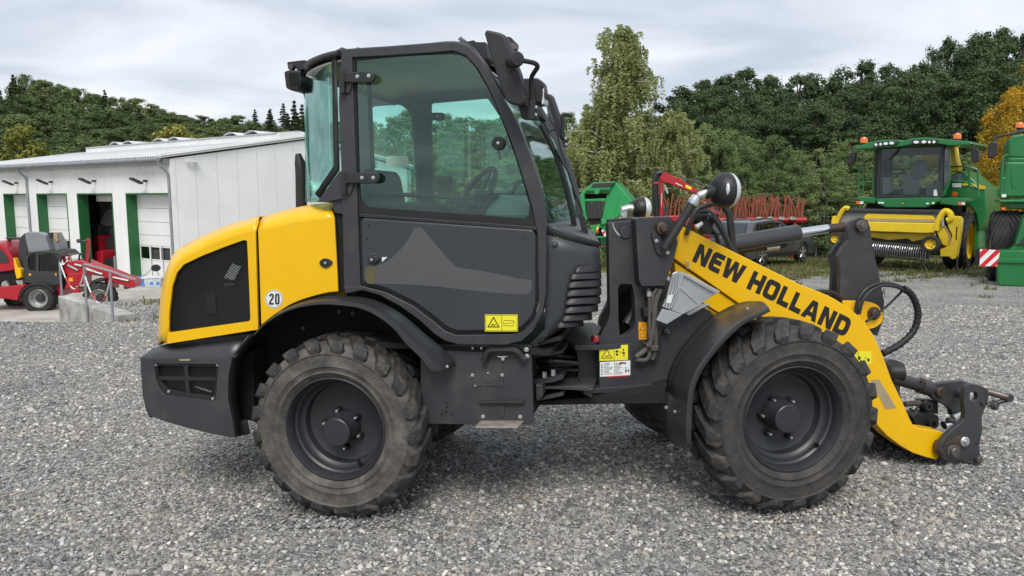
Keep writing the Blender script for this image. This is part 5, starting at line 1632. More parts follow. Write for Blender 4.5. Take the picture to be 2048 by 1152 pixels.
# ---------------------------------------------------------------- boom
VBm = 0.50
boom = thing_part('boom', FR.p(1600, 620, 0.6))
arm = [(1364, 452), (1430, 485), (1500, 519.5), (1600, 569), (1640, 584), (1668, 597), (1700, 617), (1724, 638), (1746, 668), (1765, 709), (1784, 761), (1807, 808), (1818, 834), (1826, 850), (1836, 856), (1860, 859.5), (1882, 863), (1890, 869), (1893, 882), (1885, 905), (1873, 920), (1850, 914), (1826, 906), (1800, 891), (1775, 872), (1756, 852), (1748, 838), (1725, 780), (1700, 730), (1660, 700), (1600, 675), (1552, 649.5), (1521, 632), (1483, 611), (1420, 567), (1349, 518), (1356, 490)]
bp_ = plate(FR, arm, VBm, VBm + 0.11, 'boom_arm', 'yellow_paint', boom, bevel=0.006, seg=3)
MB().prism([far(FR, q, VBm + 0.62) for q in FR.P(arm, VBm)], FR.v * 0.10).build('boom_arm', 'yellow_paint', boom, bevel=0.006)
lowp = [(1349, 524), (1420, 571), (1483, 615), (1521, 636), (1556, 654), (1530, 668), (1490, 655), (1444, 629), (1395, 600), (1352, 562)]
plate(FR, lowp, VBm + 0.02, VBm + 0.10, 'boom_lower_plate', 'yellow_paint', boom, bevel=0.004)
MB().cyl(FR.p(1498, 660, VBm + .1), far(FR, FR.p(1498, 660, VBm + .1), VBm + 0.7), 0.08, 24).build('cross_tube', 'yellow_paint', boom)
MB().cyl(FR.p(1790, 830, VBm + .1), far(FR, FR.p(1790, 830, VBm + .1), VBm + 0.7), 0.07, 24).build('cross_tube', 'yellow_paint', boom)
plate(FR, [(1742, 760), (1758, 758.5), (1793, 816), (1771, 819)], VBm - 0.0015, VBm, 'tape_patch', 'tape_tan', boom, bevel=0)
sb_ = plate(FR, [(1700, 703), (1743, 702.5), (1743, 728.5), (1712, 730)], VBm - 0.0015, VBm, 'warning_sticker', 'yellow_sticker', boom, bevel=0)
mb = MB()
blobs(mb, FR, [(1719, 716, 2.5, 4), (1722, 722, 2, 2), (1737, 720, 2.6, 3.4), (1731, 716, 2, 1), (1704, 710, 2, 3)], VBm - 0.002)
mb.prism(FR.P([(1716, 703), (1717, 703), (1717, 729), (1716, 729)], VBm - 0.002), FR.v * 0.0004).build('pictogram', 'print_black', sb_, smooth=0)
MB().tube(curve(FR.P(C8((560, 570), (578, 572), (583, 600), (575, 612)), VBm - 0.02), 4), 0.004, 6).build('keeper_hook', 'zinc', boom)
# lettering
T_ = 0.30
def rr2(x0, y0, x1, y1, r):
    return rrect(x0, y0, x1, y1, r, 5)
GL = {
    'N': (1.0, [[(0, 0), (0, 1), (.34, 1), (.68, .42), (.68, 1), (1, 1), (1, 0), (.66, 0), (.32, .58), (.32, 0)]], []),
    'E': (.86, [[(.86, 0), (.22, 0), (.07, .06), (0, .2), (0, .8), (.07, .94), (.22, 1), (.86, 1), (.86, .74), (.40, .74), (.33, .71), (.31, .64), (.78, .64), (.78, .40), (.31, .40), (.31, .34), (.35, .27), (.42, .26), (.86, .26)]], []),
    'W': (1.45, [[(.20, 0), (0, 1), (.32, 1), (.42, .42), (.58, 1), (.88, 1), (1.03, .42), (1.13, 1), (1.45, 1), (1.24, 0), (.90, 0), (.73, .60), (.55, 0)]], []),
    'H': (1.0, [[(0, 0), (0, 1), (.32, 1), (.32, .63), (.68, .63), (.68, 1), (1, 1), (1, 0), (.68, 0), (.68, .37), (.32, .37), (.32, 0)]], []),
    'O': (1.0, [rr2(0, 0, 1, 1, .26)], [rr2(.31, .25, .69, .75, .09)]),
    'L': (.80, [[(0, 0), (0, 1), (.32, 1), (.32, .27), (.80, .27), (.80, 0)]], []),
    'A': (1.12, [[(0, 0), (.36, 1), (.76, 1), (1.12, 0), (.79, 0), (.74, .17), (.38, .17), (.33, 0)]], [[(.45, .40), (.67, .40), (.56, .76)]]),
    'D': (1.0, [[(0, 0), (0, 1), (.66, 1), (.85, .94), (.97, .80), (1, .6), (1, .4), (.97, .2), (.85, .06), (.66, 0)]], [[(.32, .26), (.56, .26), (.65, .32), (.68, .42), (.68, .58), (.65, .68), (.56, .74), (.32, .74)]]),
}
def lettering():
    base, end, up = Vector((1384, 522)), Vector((1690, 675)), Vector((16, -35.5))
    word = 'NEW HOLLAND'
    gap, sp_ = 0.13, 0.42
    tot = sum(sp_ if c == ' ' else GL[c][0] + gap for c in word) - gap
    ux = (end - base) / tot
    x = 0
    mb = MB()
    for c in word:
        if c == ' ':
            x += sp_
            continue
        w_, loops, holes = GL[c]
        def mp(l):
            return [tuple(base + ux * (x + a) + up * b) for a, b in l]
        mb.prism(FR.P(mp(loops[0]), VBm - 0.0016), FR.v * 0.0008, [FR.P(mp(h), VBm - 0.0016) for h in holes])
        x += w_ + gap
    mb.build('lettering', 'print_black', boom, smooth=0)
lettering()
# ---------------------------------------------------------------- tilt linkage
lk = thing_part('tilt_linkage', FR.p(1720, 540, 0.8))
lev = [(1697, 480), (1698, 455), (1706, 441), (1721, 434), (1735, 440), (1741, 455), (1747, 500), (1756, 540), (1769, 602), (1767, 640), (1755, 672), (1742, 668), (1720, 640), (1695, 615), (1679, 600), (1681, 540), (1676, 512), (1684, 497)]
plate(FR, lev, VBm + 0.20, VBm + 0.235, 'bell_crank', 'charcoal_paint', lk, bevel=0.004)
lev2 = [(1660, 508), (1672, 492), (1682, 480), (1684, 460), (1692, 446), (1705, 441), (1718, 448), (1720, 500), (1730, 560), (1736, 620), (1690, 610), (1662, 597), (1666, 540)]
plate(FR, lev2, VBm + 0.44, VBm + 0.475, 'bell_crank', 'charcoal_paint', lk, bevel=0.004)
MB().lathe([(0, -.03), (.018, -.03), (.020, -.028), (.021, -.02), (.034, -.02), (.038, -.014), (.038, .02)], FR.p(1722, 452, VBm + 0.19), FR.v, 24).build('top_pin', 'steel_worn', lk)
MB().cyl(FR.p(1719, 454, VBm + 0.21), FR.p(1713, 455, VBm + 0.46), 0.03, 16).build('pin_shaft', 'steel_worn', lk)
ear = rounded([(1683, 601), (1738, 603), (1756, 610), (1768, 628), (1765, 645), (1750, 656), (1730, 660), (1700, 640)], 6)
plate(FR, ear, VBm + 0.14, VBm + 0.175, 'crank_ear', 'yellow_paint', boom, bevel=0.004)
MB().lathe([(0, -.03), (.026, -.03), (.031, -.025), (.032, -.005), (.044, -.004), (.044, .01)], FR.p(1748, 627, VBm + 0.13), FR.v, 24).build('crank_pin', 'rust_pin', lk)
cy = thing_part('tilt_cylinder', FR.p(1500, 480, 0.8))
VY = VBm + 0.34
a, b = FR.p(1386, 501, VY), FR.p(1596, 465.5, VY)
MB().lathe([(0, 0), (.054, 0), (.056, .01), (.056, (b - a).length - .012), (.052, (b - a).length), (0, (b - a).length)], a, b - a, 32).build('barrel', 'charcoal_panel', cy)
c = FR.p(1655, 457.5, VY)
MB().tube([b - (b - a) * .05, c], 0.030, 20).build('rod', 'chrome', cy)
MB().tube([c - (c - b) * .01, FR.p(1704, 452.5, VY)], 0.031, 20).build('rod_end', 'rust_pin', cy)
MB().tube(FR.P([(1470, 505), (1500, 499), (1545, 494)], VY + 0.06), 0.02, 12).build('oil_pipe', 'charcoal_paint', cy)
MB().tube(FR.P([(1532, 497), (1553, 494), (1556, 494)], VY + 0.04), [0.020, 0.020, 0.026], 12).build('pipe_union', 'zinc', cy)
MB().tube(curve(FR.P([(1556, 494), (1570, 490), (1572, 478)], VY + 0.04), 4), 0.016, 10).build('pipe_elbow', 'black_plastic', cy)
# hoses over the tower
hz = thing_part('hydraulic_hoses', FR.p(1420, 450, 0.8))
for i, pts in enumerate((
        [(1372, 470), (1390, 425), (1410, 412), (1440, 405)], [(1384, 440), (1400, 432), (1425, 436), (1445, 465), (1462, 500)],
        [(1384, 428), (1410, 422), (1432, 438), (1450, 470), (1464, 503)], [(1446, 410), (1456, 430), (1460, 465), (1468, 505)], [(1450, 408), (1462, 440), (1466, 480), (1470, 508)],
        [(1418, 455), (1432, 470), (1438, 492)], [(1440, 404), (1436, 420), (1424, 440)])):
    MB().tube(curve(FR.P(pts, VBm - 0.02 + 0.045 * i), 5), 0.014 if i not in (2, 4) else 0.017, 10).build('hose', 'hose_rubber', hz)
MB().prism(FR.P(rounded([(1391, 432), (1414, 428), (1428, 440), (1424, 470), (1405, 462)], 5), VBm + 0.05), FR.v * 0.08).build('valve_block', 'black_plastic', hz, bevel=0.01)
for p0, p1 in (((1392, 455), (1404, 446)), ((1413, 433), (1420, 432))):
    MB().tube(FR.P([p0, p1], VBm + 0.03), [0.018, 0.014], 10).build('coupling', 'zinc', hz)
for p0, p1 in (((1372, 448), (1392, 436)), ((1385, 468), (1400, 476)), ((1378, 456), (1394, 450)), ((1424, 425), (1436, 428))):
    MB().tube(FR.P([p0, p1], VBm + 0.10), 0.020, 10).build('dust_cap', 'red_lens', hz)
# hose loop at the bell crank
MB().tube(curve(FR.P(R2((195, 490), (205, 430), (240, 380), (300, 357), (360, 362), (405, 382)), VBm + 0.08), 5), 0.013, 10).build('hose', 'hose_rubber', hz)
MB().tube(curve(FR.P(R2((210, 488), (225, 430), (260, 388), (310, 366), (365, 370), (400, 386)), VBm + 0.05), 5), 0.010, 10).build('hose', 'hose_rubber', hz)
lp = curve(FR.P(R2((398, 378), (430, 400), (455, 450), (460, 500), (440, 560), (385, 615), (312, 655)), VBm + 0.06), 9)
MB().tube(lp, [0.021 + (0.003 if k % 3 == 0 else 0) for k in range(len(lp))], 12).build('hose_sleeve', 'rubber_seal', hz)
MB().tube(FR.P(R2((238, 520), (330, 452), (400, 382)), VBm + 0.10), 0.008, 8).build('hose_strut', 'black_plastic', hz)
MB().tube(curve(FR.P(R2((20, 393), (60, 392), (110, 402), (140, 440)), VBm + 0.16), 5), 0.016, 10).build('hose', 'hose_rubber', hz)
# hoses and pipe clamps on the frame side
CB = crop(1180, 560, 4.8)
for pts, r_, m_ in (((560, 80), (568, 160), (568, 270), (570, 400), (572, 560)), .010, 'hose_dusty'), (((640, 80), (605, 150), (590, 260), (570, 330)), .009, 'hose_dusty'), (((680, 90), (640, 180), (618, 280), (615, 400), (590, 560), (540, 660), (440, 740)), .016, 'hose_dusty'), (((665, 120), (630, 240), (628, 400), (630, 560), (625, 680), (600, 765)), .013, 'hose_dusty'), (((690, 440), (660, 540), (655, 660), (640, 760)), .009, 'hose_rubber'), (((580, 560), (580, 680), (540, 765), (440, 765)), .013, 'hose_dusty'):
    MB().tube(curve(FR.P(CB(*pts), VT - 0.045), 5), r_, 10).build('pipe', m_, hz)
plate(FR, CB((585, 635), (660, 630), (662, 680), (588, 685)), VT - 0.075, VT, 'pipe_clamp', 'steel_worn', hz, bevel=0.004)
plate(FR, CB((540, 615), (585, 615), (585, 650), (545, 650)), VT - 0.075, VT - 0.02, 'pipe_clamp', 'steel_worn', hz, bevel=0.004)
plate(FR, rounded(CB((515, 275), (540, 268), (605, 270), (605, 335), (560, 355), (520, 350)), 2), VT - 0.05, VT, 'pipe_clamp', 'black_plastic', hz, bevel=0.004)
MB().cyl(FR.p(*one(CB, 567, 110), VT - 0.045), FR.p(*one(CB, 567, 155), VT - 0.045), 0.017, 6).build('union_nut', 'zinc', hz)
bolt(FR, *one(CB, 733, 493), VT - 0.01, 0.018, ff, 'steel_worn', h=0.03)
# stickers on the frame
so, v = sticker(FR, 1277, 644, 1294.5, 679.5, VT, 'orange_sticker', ff)
mb = tri_outline(FR, 1285.5, 655, 13, 11.5, v, 1.0)
frame_lines(mb, FR, 1277.5, 661.5, 1294, 679, v, None, .6)
mb.tube(curve(FR.P([(1280.5, 674), (1281, 669), (1285.5, 666), (1290, 669), (1290.5, 674), (1280.5, 674)], v), 3), 0.0014, 4)
mb.build('pictogram', 'print_black', so, smooth=0)
so, v = sticker(FR, 1199, 691.5, 1256, 722, VT - 0.025, 'yellow_sticker', ff, -2)
mb = tri_outline(FR, 1213.5, 708, 23, 20, v, 1.6)
frame_lines(mb, FR, 1228, 691, 1228.8, 721, v)
blobs(mb, FR, [(1211, 712, 1.5, 1.2), (1215, 713, 2, 1), (1217, 711, 1, 1.5), (1234, 697, 2, 1.5), (1234, 703, 3, 2.5), (1234, 709, 2.5, 2.5), (1240.5, 704, 1, 1.5), (1247, 700, 1.2, 3), (1247, 706, 3, 2.2), (1248, 711, 1.4, 1.5)], v)
mb.build('pictogram', 'print_black', so, smooth=0)
wo, v = sticker(FR, 1200, 724.5, 1260.5, 753.5, VT - 0.025, 'paper', ff, -3.5)
wo.name = 'data_plate'
mb = MB()
rnd = random.Random(4)
for k in range(9):
    y = 728 + k * 2.6 - 1.0
    for x0, x1 in ((1208, 1227), (1230, 1246)):
        e = x0 + (x1 - x0) * rnd.uniform(.45, 1)
        mb.prism(FR.P([(x0, y), (e, y - .9), (e, y), (x0, y + .9)], v), FR.v * 0.0003)
for k in range(5):
    y = 729 + k * 4.6
    mb.prism(FR.P([(1202.5, y), (1205.5, y), (1205.5, y + 2.6), (1202.5, y + 2.6)], v), FR.v * 0.0003)
blobs(mb, FR, [(1252, 742, 2, 3), (1257, 741, 1.6, 3), (1252, 736, 1.5, 1.5), (1247, 726, 6, 2)], v)
mb.prism(FR.P([(1228.5, 724), (1229.2, 724), (1229.2, 750), (1228.5, 750)], v), FR.v * 0.0003)
mb.build('print', 'decal_grey', wo, smooth=0)
MB().prism(FR.P([(1238.5, 724.8), (1243, 724.4), (1243, 729.5), (1238.5, 729.8)], v), FR.v * 0.0003).build('red_mark', 'red_print', wo)
MB().prism(FR.P([(1213, 752.8), (1259.5, 750.2), (1259, 752.6), (1216, 755.5)], v), FR.v * 0.0003).build('red_mark', 'red_print', wo)
# ---------------------------------------------------------------- silver folded guard beside the tower
sg = thing_part('sheet_guard', FR.p(1370, 600, 0.35))
VG = VT - 0.06
def face(pts, v0, name, mat='aluminium', th=0.006, bevel=0.002):
    return MB().prism(FR.P(pts, v0), FR.v * th).build(name, mat, sg, bevel=bevel)
face(C8((556, 646), (742, 752), (742, 762), (640, 832), (545, 884), (480, 856), (505, 790), (538, 712)), VG - .030, 'guard_face')
face(C8((560, 638), (768, 750), (755, 758), (735, 756), (556, 655)), VG - .050, 'guard_top_fold', 'zinc', .03)
face(C8((538, 714), (640, 812), (634, 822), (530, 728)), VG - .036, 'guard_rib', 'zinc', .008)
face(C8((488, 642), (515, 628), (560, 638), (556, 655), (536, 722), (505, 795), (478, 857), (428, 838), (455, 780), (470, 715)), VG - .040, 'guard_rib', 'zinc', .02, .004)
face(C8((430, 850), (480, 860), (545, 886), (455, 942), (393, 918)), VG - .045, 'guard_lip', 'aluminium', .02, .004)
for k, x in enumerate((500, 515, 530)):
    MB().tube(FR.P(C8((x, 640), (x - 12, 740), (x - 52, 845)), VG - 0.052), 0.004, 6).build('fold', 'aluminium', sg)
MB().tube(FR.P(C8((560, 641), (762, 750)), VG - 0.0), 0.006, 6).build('hem', 'zinc', sg)
MB().tube(FR.P(C8((575, 885), (640, 850), (700, 822)), VG + 0.05), 0.010, 8).build('guard_edge', 'zinc', sg)
plate(FR, C8((560, 882), (640, 826), (702, 820), (690, 836), (600, 886)), VG + 0.05, VG + 0.07, 'guard_flange', 'zinc', sg, bevel=0.002)
plate(FR, C8((460, 770), (490, 765), (480, 815), (450, 815)), VG - 0.056, VG - 0.052, 'guard_label', 'white_sticker', sg, bevel=0)
# ---------------------------------------------------------------- quick coupler at the end of the boom
qc = thing_part('quick_coupler', FR.p(1930, 850, 0.7))
VQ = VBm - 0.06
qp = curve2(C11((930, 290), (960, 228), (1020, 209), (1100, 225), (1180, 260)), 3) + C11((1198, 330), (1180, 430), (1130, 530), (1118, 620), (1132, 690), (1110, 800), (1090, 900), (1105, 985), (1140, 1030), (1122, 1076), (1070, 1082), (1010, 1062), (960, 1042), (900, 1040), (840, 1055), (780, 1057), (730, 1050), (690, 1030), (655, 970), (655, 890), (720, 785), (800, 710), (890, 640), (928, 590), (935, 540), (920, 400))
hq = circ(*one(C11, 1030, 347), 8.6, 20, 10)
pl_ = plate(FR, qp, VQ, VQ + 0.04, 'coupler_plate', 'charcoal_paint', qc, bevel=0.005, holes=[hq])
MB().prism([far(FR, q, VQ + 0.76) for q in FR.P(qp, VQ)], FR.v * 0.04).build('coupler_plate', 'charcoal_paint', qc, bevel=0.005)
MB().lathe([(0, -.035), (.030, -.035), (.034, -.03), (.035, -.012), (.046, -.010), (.049, -.004), (.049, .01)], FR.p(*one(C11, 795, 945), VQ), FR.v, 28).build('coupler_pin', 'steel_worn', qc)
plate(FR, curve2(C11((705, 900), (740, 850), (800, 820), (850, 780), (890, 765), (920, 780), (905, 850), (880, 930), (850, 900), (800, 860), (750, 880)), 3), VQ - 0.010, VQ, 'lock_plate', 'rust_pin', qc, bevel=0.002)
MB().lathe([(0, -.03), (.014, -.03), (.016, -.026), (.016, -.016), (.030, -.014), (.034, -.010), (.034, .004)], FR.p(*one(C11, 922, 838), VQ - 0.008), FR.v, 24).build('lock_bolt', 'zinc', qc)
pin(FR, *one(C11, 1103, 1043), VQ - 0.03, VQ + 0.78, 0.024, 'lower_bar', 'steel_worn', qc)
bolt(FR, *one(C11, 1115, 413), VQ, 0.016, qc, 'charcoal_paint', h=0.02)
pin(FR, *one(C11, 1062, 866), VQ - 0.002, VQ + 0.004, 0.009, 'hole', 'rubber_seal', qc)
MB().tube([FR.p(*one(C11, 640, 905), VBm - 0.01), FR.p(*one(C11, 700, 900), VQ + 0.02)], [0.055, 0.055], 24).build('boom_bush', 'rust_pin', qc)
MB().cyl(FR.p(1906, 900, VQ + 0.03), far(FR, FR.p(1906, 900, VQ), VQ + 0.76), 0.05, 20).build('cross_shaft', 'charcoal_paint', qc)
MB().cyl(FR.p(*one(C11, 870, 320), VQ + 0.30), FR.p(*one(C11, 935, 325), VQ + 0.03), 0.028, 16).build('cross_shaft', 'charcoal_paint', qc)
MB().tube([FR.p(*one(C11, 1175, 290), VQ + 0.02), FR.p(*one(C11, 1300, 325), VQ - 0.02), FR.p(*one(C11, 1405, 355), VQ - 0.06)], [0.024, 0.024, 0.020], 18).build('hook_bar', 'steel_worn', qc)
MB().lathe([(0, -.02), (.026, -.02), (.028, -.016), (.028, .02), (0, .02)], FR.p(*one(C11, 1405, 358), VQ - 0.05), FR.v, 20).build('hook_end', 'charcoal_paint', qc)
MB().tube([FR.p(*one(C11, 1395, 375), VQ - 0.04), FR.p(*one(C11, 1300, 410), VQ - 0.03), FR.p(*one(C11, 1180, 440), VQ)], [0.020, 0.014, 0.018], 12).build('lever', 'charcoal_paint', qc)
MB().lathe([(0, -.02), (.030, -.018), (.033, -.012), (.033, .015), (0, .02)], FR.p(*one(C11, 1258, 440), VQ - 0.02), FR.v + FR.u * -.5, 20).build('lever_knob', 'charcoal_paint', qc)
lkp = C11((557, 320), (572, 245), (610, 210), (700, 195), (800, 186), (890, 178), (960, 188), (1040, 214), (985, 300), (960, 420), (940, 520), (880, 560), (800, 565), (790, 505), (740, 450), (680, 420), (610, 385), (570, 350))
plate(FR, lkp, VBm + 0.26, VBm + 0.31, 'tilt_link', 'charcoal_paint', qc, bevel=0.005)
MB().lathe([(0, -.02), (.030, -.02), (.035, -.014), (.036, .01)], FR.p(*one(C11, 655, 295), VBm + 0.255), FR.v, 24).build('link_pin', 'rust_pin', qc)
tc_ = thing_part('tilt_ram', FR.p(1820, 765, 0.8))
VR = VBm + 0.30
MB().tube(FR.P(C11((120, 130), (440, 225)), VR), 0.045, 24).build('ram_barrel', 'charcoal_paint', tc_)
MB().tube(FR.P(C11((430, 222), (530, 250)), VR), [0.056, 0.056], 24).build('ram_collar', 'charcoal_paint', tc_)
MB().tube(FR.P(C11((520, 248), (650, 292)), VR), [0.046, 0.050], 20).build('ram_eye', 'charcoal_paint', tc_)
MB().lathe([(0, -.05), (.05, -.05), (.062, -.03), (.062, .05), (0, .06)], FR.p(1790, 744, VR), FR.u + FR.v * -.3, 20).build('ram_knuckle', 'black_plastic', tc_)
MB().lathe([(0, -.012), (.014, -.012), (.016, 0)], FR.p(*one(C11, 460, 172), VR - .05), FR.v, 12).build('grease_cap', 'rust_pin', tc_)
# coupler lock cylinder and bits between the arms
plate(FR, rounded(C11((350, 560), (420, 530), (560, 520), (650, 560), (650, 680), (560, 700), (390, 680)), 4), VBm + 0.30, VBm + 0.40, 'lock_housing', 'black_plastic', qc, bevel=0.008)
plate(FR, C11((415, 380), (580, 380), (640, 400), (645, 540), (520, 530), (470, 500), (430, 400)), VBm + 0.34, VBm + 0.38, 'lock_housing', 'black_plastic', qc, bevel=0.006)
for x, y, r_ in ((570, 640, .036), (520, 450, .032)):
    MB().lathe([(.012, -.02), (r_, -.02), (r_ * 1.1, -.012), (r_ * 1.1, .02)], FR.p(*one(C11, x, y), VBm + 0.29), FR.v, 20).build('lock_eye', 'black_plastic', qc)
MB().tube(FR.P(C11((270, 430), (440, 415)), VBm + 0.32), 0.02, 12).build('lock_rod', 'steel_worn', qc)
MB().tube(FR.P(C11((700, 660), (760, 640)), VBm + 0.22), 0.030, 14).build('lock_rod', 'chrome', qc)
MB().tube(FR.P(C11((740, 600), (870, 640)), VBm + 0.20), 0.018, 14).build('lock_strap', 'steel_worn', qc)
MB().tube(FR.P(C11((800, 580), (890, 530)), VBm + 0.24), [0.026, 0.012], 14).build('lock_rod', 'zinc', qc)
MB().tube(curve(FR.P(C11((330, 480), (380, 500), (430, 440)), VBm + 0.3), 4), 0.008, 8).build('hose', 'hose_rubber', qc)
MB().prism(FR.P([(1755, 855), (1826, 905), (1873, 921), (1880, 914), (1830, 892), (1765, 846)], VBm + 0.11), FR.v * 0.5).build('arm_bridge', 'liner_black', boom)
# ---------------------------------------------------------------- workshop building
M('panel_white', (0.82, 0.82, 0.81), 0.5, var=0.06, vs=0.6, dirt=(0.62, 0.62, 0.60), ds=0.9, da=0.25)
M('panel_gable', (0.82, 0.825, 0.825), 0.5, var=0.05, vs=0.6, dirt=(0.66, 0.67, 0.67), ds=0.9, da=0.15)
M('panel_core', (0.20, 0.205, 0.21), 0.8)
M('roof_sheet', (0.60, 0.61, 0.62), 0.45, 0.1, var=0.08, vs=0.7, dirt=(0.42, 0.42, 0.41), ds=1.2, da=0.3)
M('door_white', (0.80, 0.80, 0.79), 0.45, var=0.03, vs=1)
M('door_green', (0.018, 0.12, 0.035), 0.45, var=0.08, vs=2)
M('galvanised', (0.33, 0.35, 0.37), 0.45, 0.5, var=0.15, vs=3)
M('dark_metal', (0.035, 0.036, 0.038), 0.5)
M('room_wall', (0.72, 0.70, 0.66), 0.8, var=0.1, vs=1)
M('machine_red', (0.42, 0.010, 0.022), 0.38, var=0.08, vs=3, coat=0.25, dirt=(0.30, 0.03, 0.03), ds=3, da=0.2)
glass('pane_dark', (0.10, 0.12, 0.12), 0.10)
glass('skylight', (0.75, 0.80, 0.82), 0.15)
def ribbed(name):
    t = MATS[name].node_tree
    b = t.nodes['Principled BSDF']
    tcn, wv, bn = t.nodes.new('ShaderNodeTexCoord'), t.nodes.new('ShaderNodeTexWave'), t.nodes.new('ShaderNodeBump')
    wv.bands_direction = 'X'
    wv.inputs['Scale'].default_value = 4.2
    bn.inputs['Strength'].default_value = 0.12
    bn.inputs['Distance'].default_value = 0.02
    t.links.new(tcn.outputs['Object'], wv.inputs['Vector'])
    t.links.new(wv.outputs['Fac'], bn.inputs['Height'])
    t.links.new(bn.outputs[0], b.inputs['Normal'])
ribbed('panel_white')
ribbed('panel_gable')
BF, BG = Frame(345, 420, 31, 35.5), Frame(345, 420, 31, -54.5)
zB = ZLOW
zE = BF.p(345, 317, 0).z
HALF = 7.05
zA = BG.p(617, 281, 0).z
wk = thing('workshop_building', 'long white clad workshop with green framed sectional doors and a ridge skylight', 'building', BF.L(0, 0, zB))
LEN = 24.0
def grp(name, loc):
    o = bpy.data.objects.new(name, None)
    o.empty_display_size = 0.2
    o.location = loc
    COL.objects.link(o)
    put(o, wk)
    return o
def fu_px(px):
    return BF.uvz(BF.p(px, 450, 0))[0]
def bquad(u0, u1, z0, z1, v0, v1):
    return MB().prism([BF.L(u0, v0, z0), BF.L(u1, v0, z0), BF.L(u1, v0, z1), BF.L(u0, v0, z1)], BF.v * (v1 - v0))
zD = BF.p(300, 386, 0).z
doors = [tuple(fu_px(x) for x in d) for d in ((255.5, 342), (158.5, 228.5), (78, 138), (12, 62))]
doors.append((doors[3][0] - 3.6 - 1.4, doors[3][0] - 1.4 - 0.6))
# front cladding, each board its own piece, cut round the doors
cuts = sorted([-LEN, 0.0] + [x for d in doors for x in d])
fw_ = grp('front_wall', BF.L(-LEN / 2, 0, zB))
for a, b in zip(cuts, cuts[1:]):
    over = any(abs(d[0] - a) < 1e-6 and abs(d[1] - b) < 1e-6 for d in doors)
    n = max(1, round((b - a) / 0.62))
    for k in range(n):
        u0, u1 = a + (b - a) * k / n + 0.006, a + (b - a) * (k + 1) / n - 0.006
        bquad(u0, u1, zD if over else zB, zE, 0, 0.06).build('wall_panel', 'panel_white', fw_, smooth=0)
    bquad(a, b, zD + 0.01 if over else zB, zE - 0.01, 0.02, 0.12).build('wall_core', 'panel_core', fw_, smooth=0)
# gable cladding
gw = grp('gable_wall', BG.L(HALF, 0, zB))
t394, t437 = (BG.uvz(BG.p(x, 400, 0))[0] for x in (394, 437))
pw = t437 - t394
us = [0.02, t394]
while us[-1] < 2 * HALF - pw * 0.6:
    us.append(us[-1] + pw)
us.append(2 * HALF)
def zroof(t):
    return zE + (zA - zE) * (1 - abs(t - HALF) / HALF)
for a, b in zip(us, us[1:]):
    a2, b2 = a + 0.007, b - 0.007
    top = [BG.L(b2, 0, zroof(b2))] + ([BG.L(HALF, 0, zA)] if a2 < HALF < b2 else []) + [BG.L(a2, 0, zroof(a2))]
    MB().prism([BG.L(a2, 0, zB), BG.L(b2, 0, zB)] + top, BG.v * 0.06).build('wall_panel', 'panel_gable', gw, smooth=0)
MB().prism([BG.L(0, 0, zB), BG.L(2 * HALF, 0, zB), BG.L(2 * HALF, 0, zE), BG.L(HALF, 0, zA), BG.L(0, 0, zE)], BG.v * 0.1).build('wall_core', 'panel_core', gw, smooth=0).location = BG.v * 0.02
MB().box(BF.L(-0.09, 0.10, (zB + zE) / 2), BF.u * 0.11, BF.v * 0.11, Z * ((zE - zB) / 2)).build('corner_trim', 'panel_white', wk, bevel=0.01)
bquad(-LEN, -0.1, zB, zE, 2 * HALF - 0.1, 2 * HALF).build('back_wall', 'panel_core', wk, smooth=0)
MB().prism([BF.L(-LEN, 0, zB), BF.L(-LEN, 2 * HALF, zB), BF.L(-LEN, 2 * HALF, zE), BF.L(-LEN, HALF, zA), BF.L(-LEN, 0, zE)], BF.u * 0.1).build('end_wall', 'panel_gable', wk, smooth=0)
# inner room behind the open door
MB().prism([BF.L(-LEN, 0.2, zB + .02), BF.L(-.2, 0.2, zB + .02), BF.L(-.2, 13.8, zB + .02), BF.L(-LEN, 13.8, zB + .02)], Z * 0.02).build('workshop_floor', 'concrete', wk, smooth=0)
u0_, u1_ = doors[1]
bquad(u0_ - 4, u1_ + 1.5, zB, zE, 2.9, 3.0).build('inner_wall', 'room_wall', wk, smooth=0)
# roof sheets with their waves
def roof_side(v0, v1, z0, z1, name):
    mb = MB()
    ua, ub = -LEN - 0.2, 0.16
    n = int((ub - ua) / 0.2) * 6
    rows = []
    nrm = Vector((0, 0, 1))
    for (v, z) in ((v0, z0), (v1, z1)):
        rows.append([BF.L(ua + (ub - ua) * k / n, v, z + 0.035 * math.cos(2 * math.pi * k / 6)) for k in range(n + 1)])
    return mb.loft(rows).build(name, 'roof_sheet', wk, solid=0.02, smooth=60)
sl_ = (zA - zE) / HALF
roof_side(-0.45, HALF, zE - 0.45 * sl_ + 0.14, zA + 0.14, 'roof')
roof_side(2 * HALF + 0.45, HALF, zE - 0.45 * sl_ + 0.14, zA + 0.14, 'roof')
for s0, s1 in ((-0.45, HALF), (2 * HALF + 0.45, HALF)):
    a, b = BG.L(s0, -0.10, zE + 0.08 - 0.45 * sl_), BG.L(s1, -0.10, zA + 0.08)
    MB().prism([a, b, b + Z * 0.20, a + Z * 0.20], BG.v * 0.14).build('barge_board', 'panel_white', wk, bevel=0.01)
gz = zE - 0.45 * sl_ + 0.04
MB().tube([BF.L(-LEN, -0.50, gz), BF.L(0.05, -0.50, gz)], 0.075, 10).build('gutter', 'galvanised', wk)
bquad(-LEN, 0, zE - .22, zE, -0.30, -0.02).build('soffit', 'galvanised', wk, smooth=0)
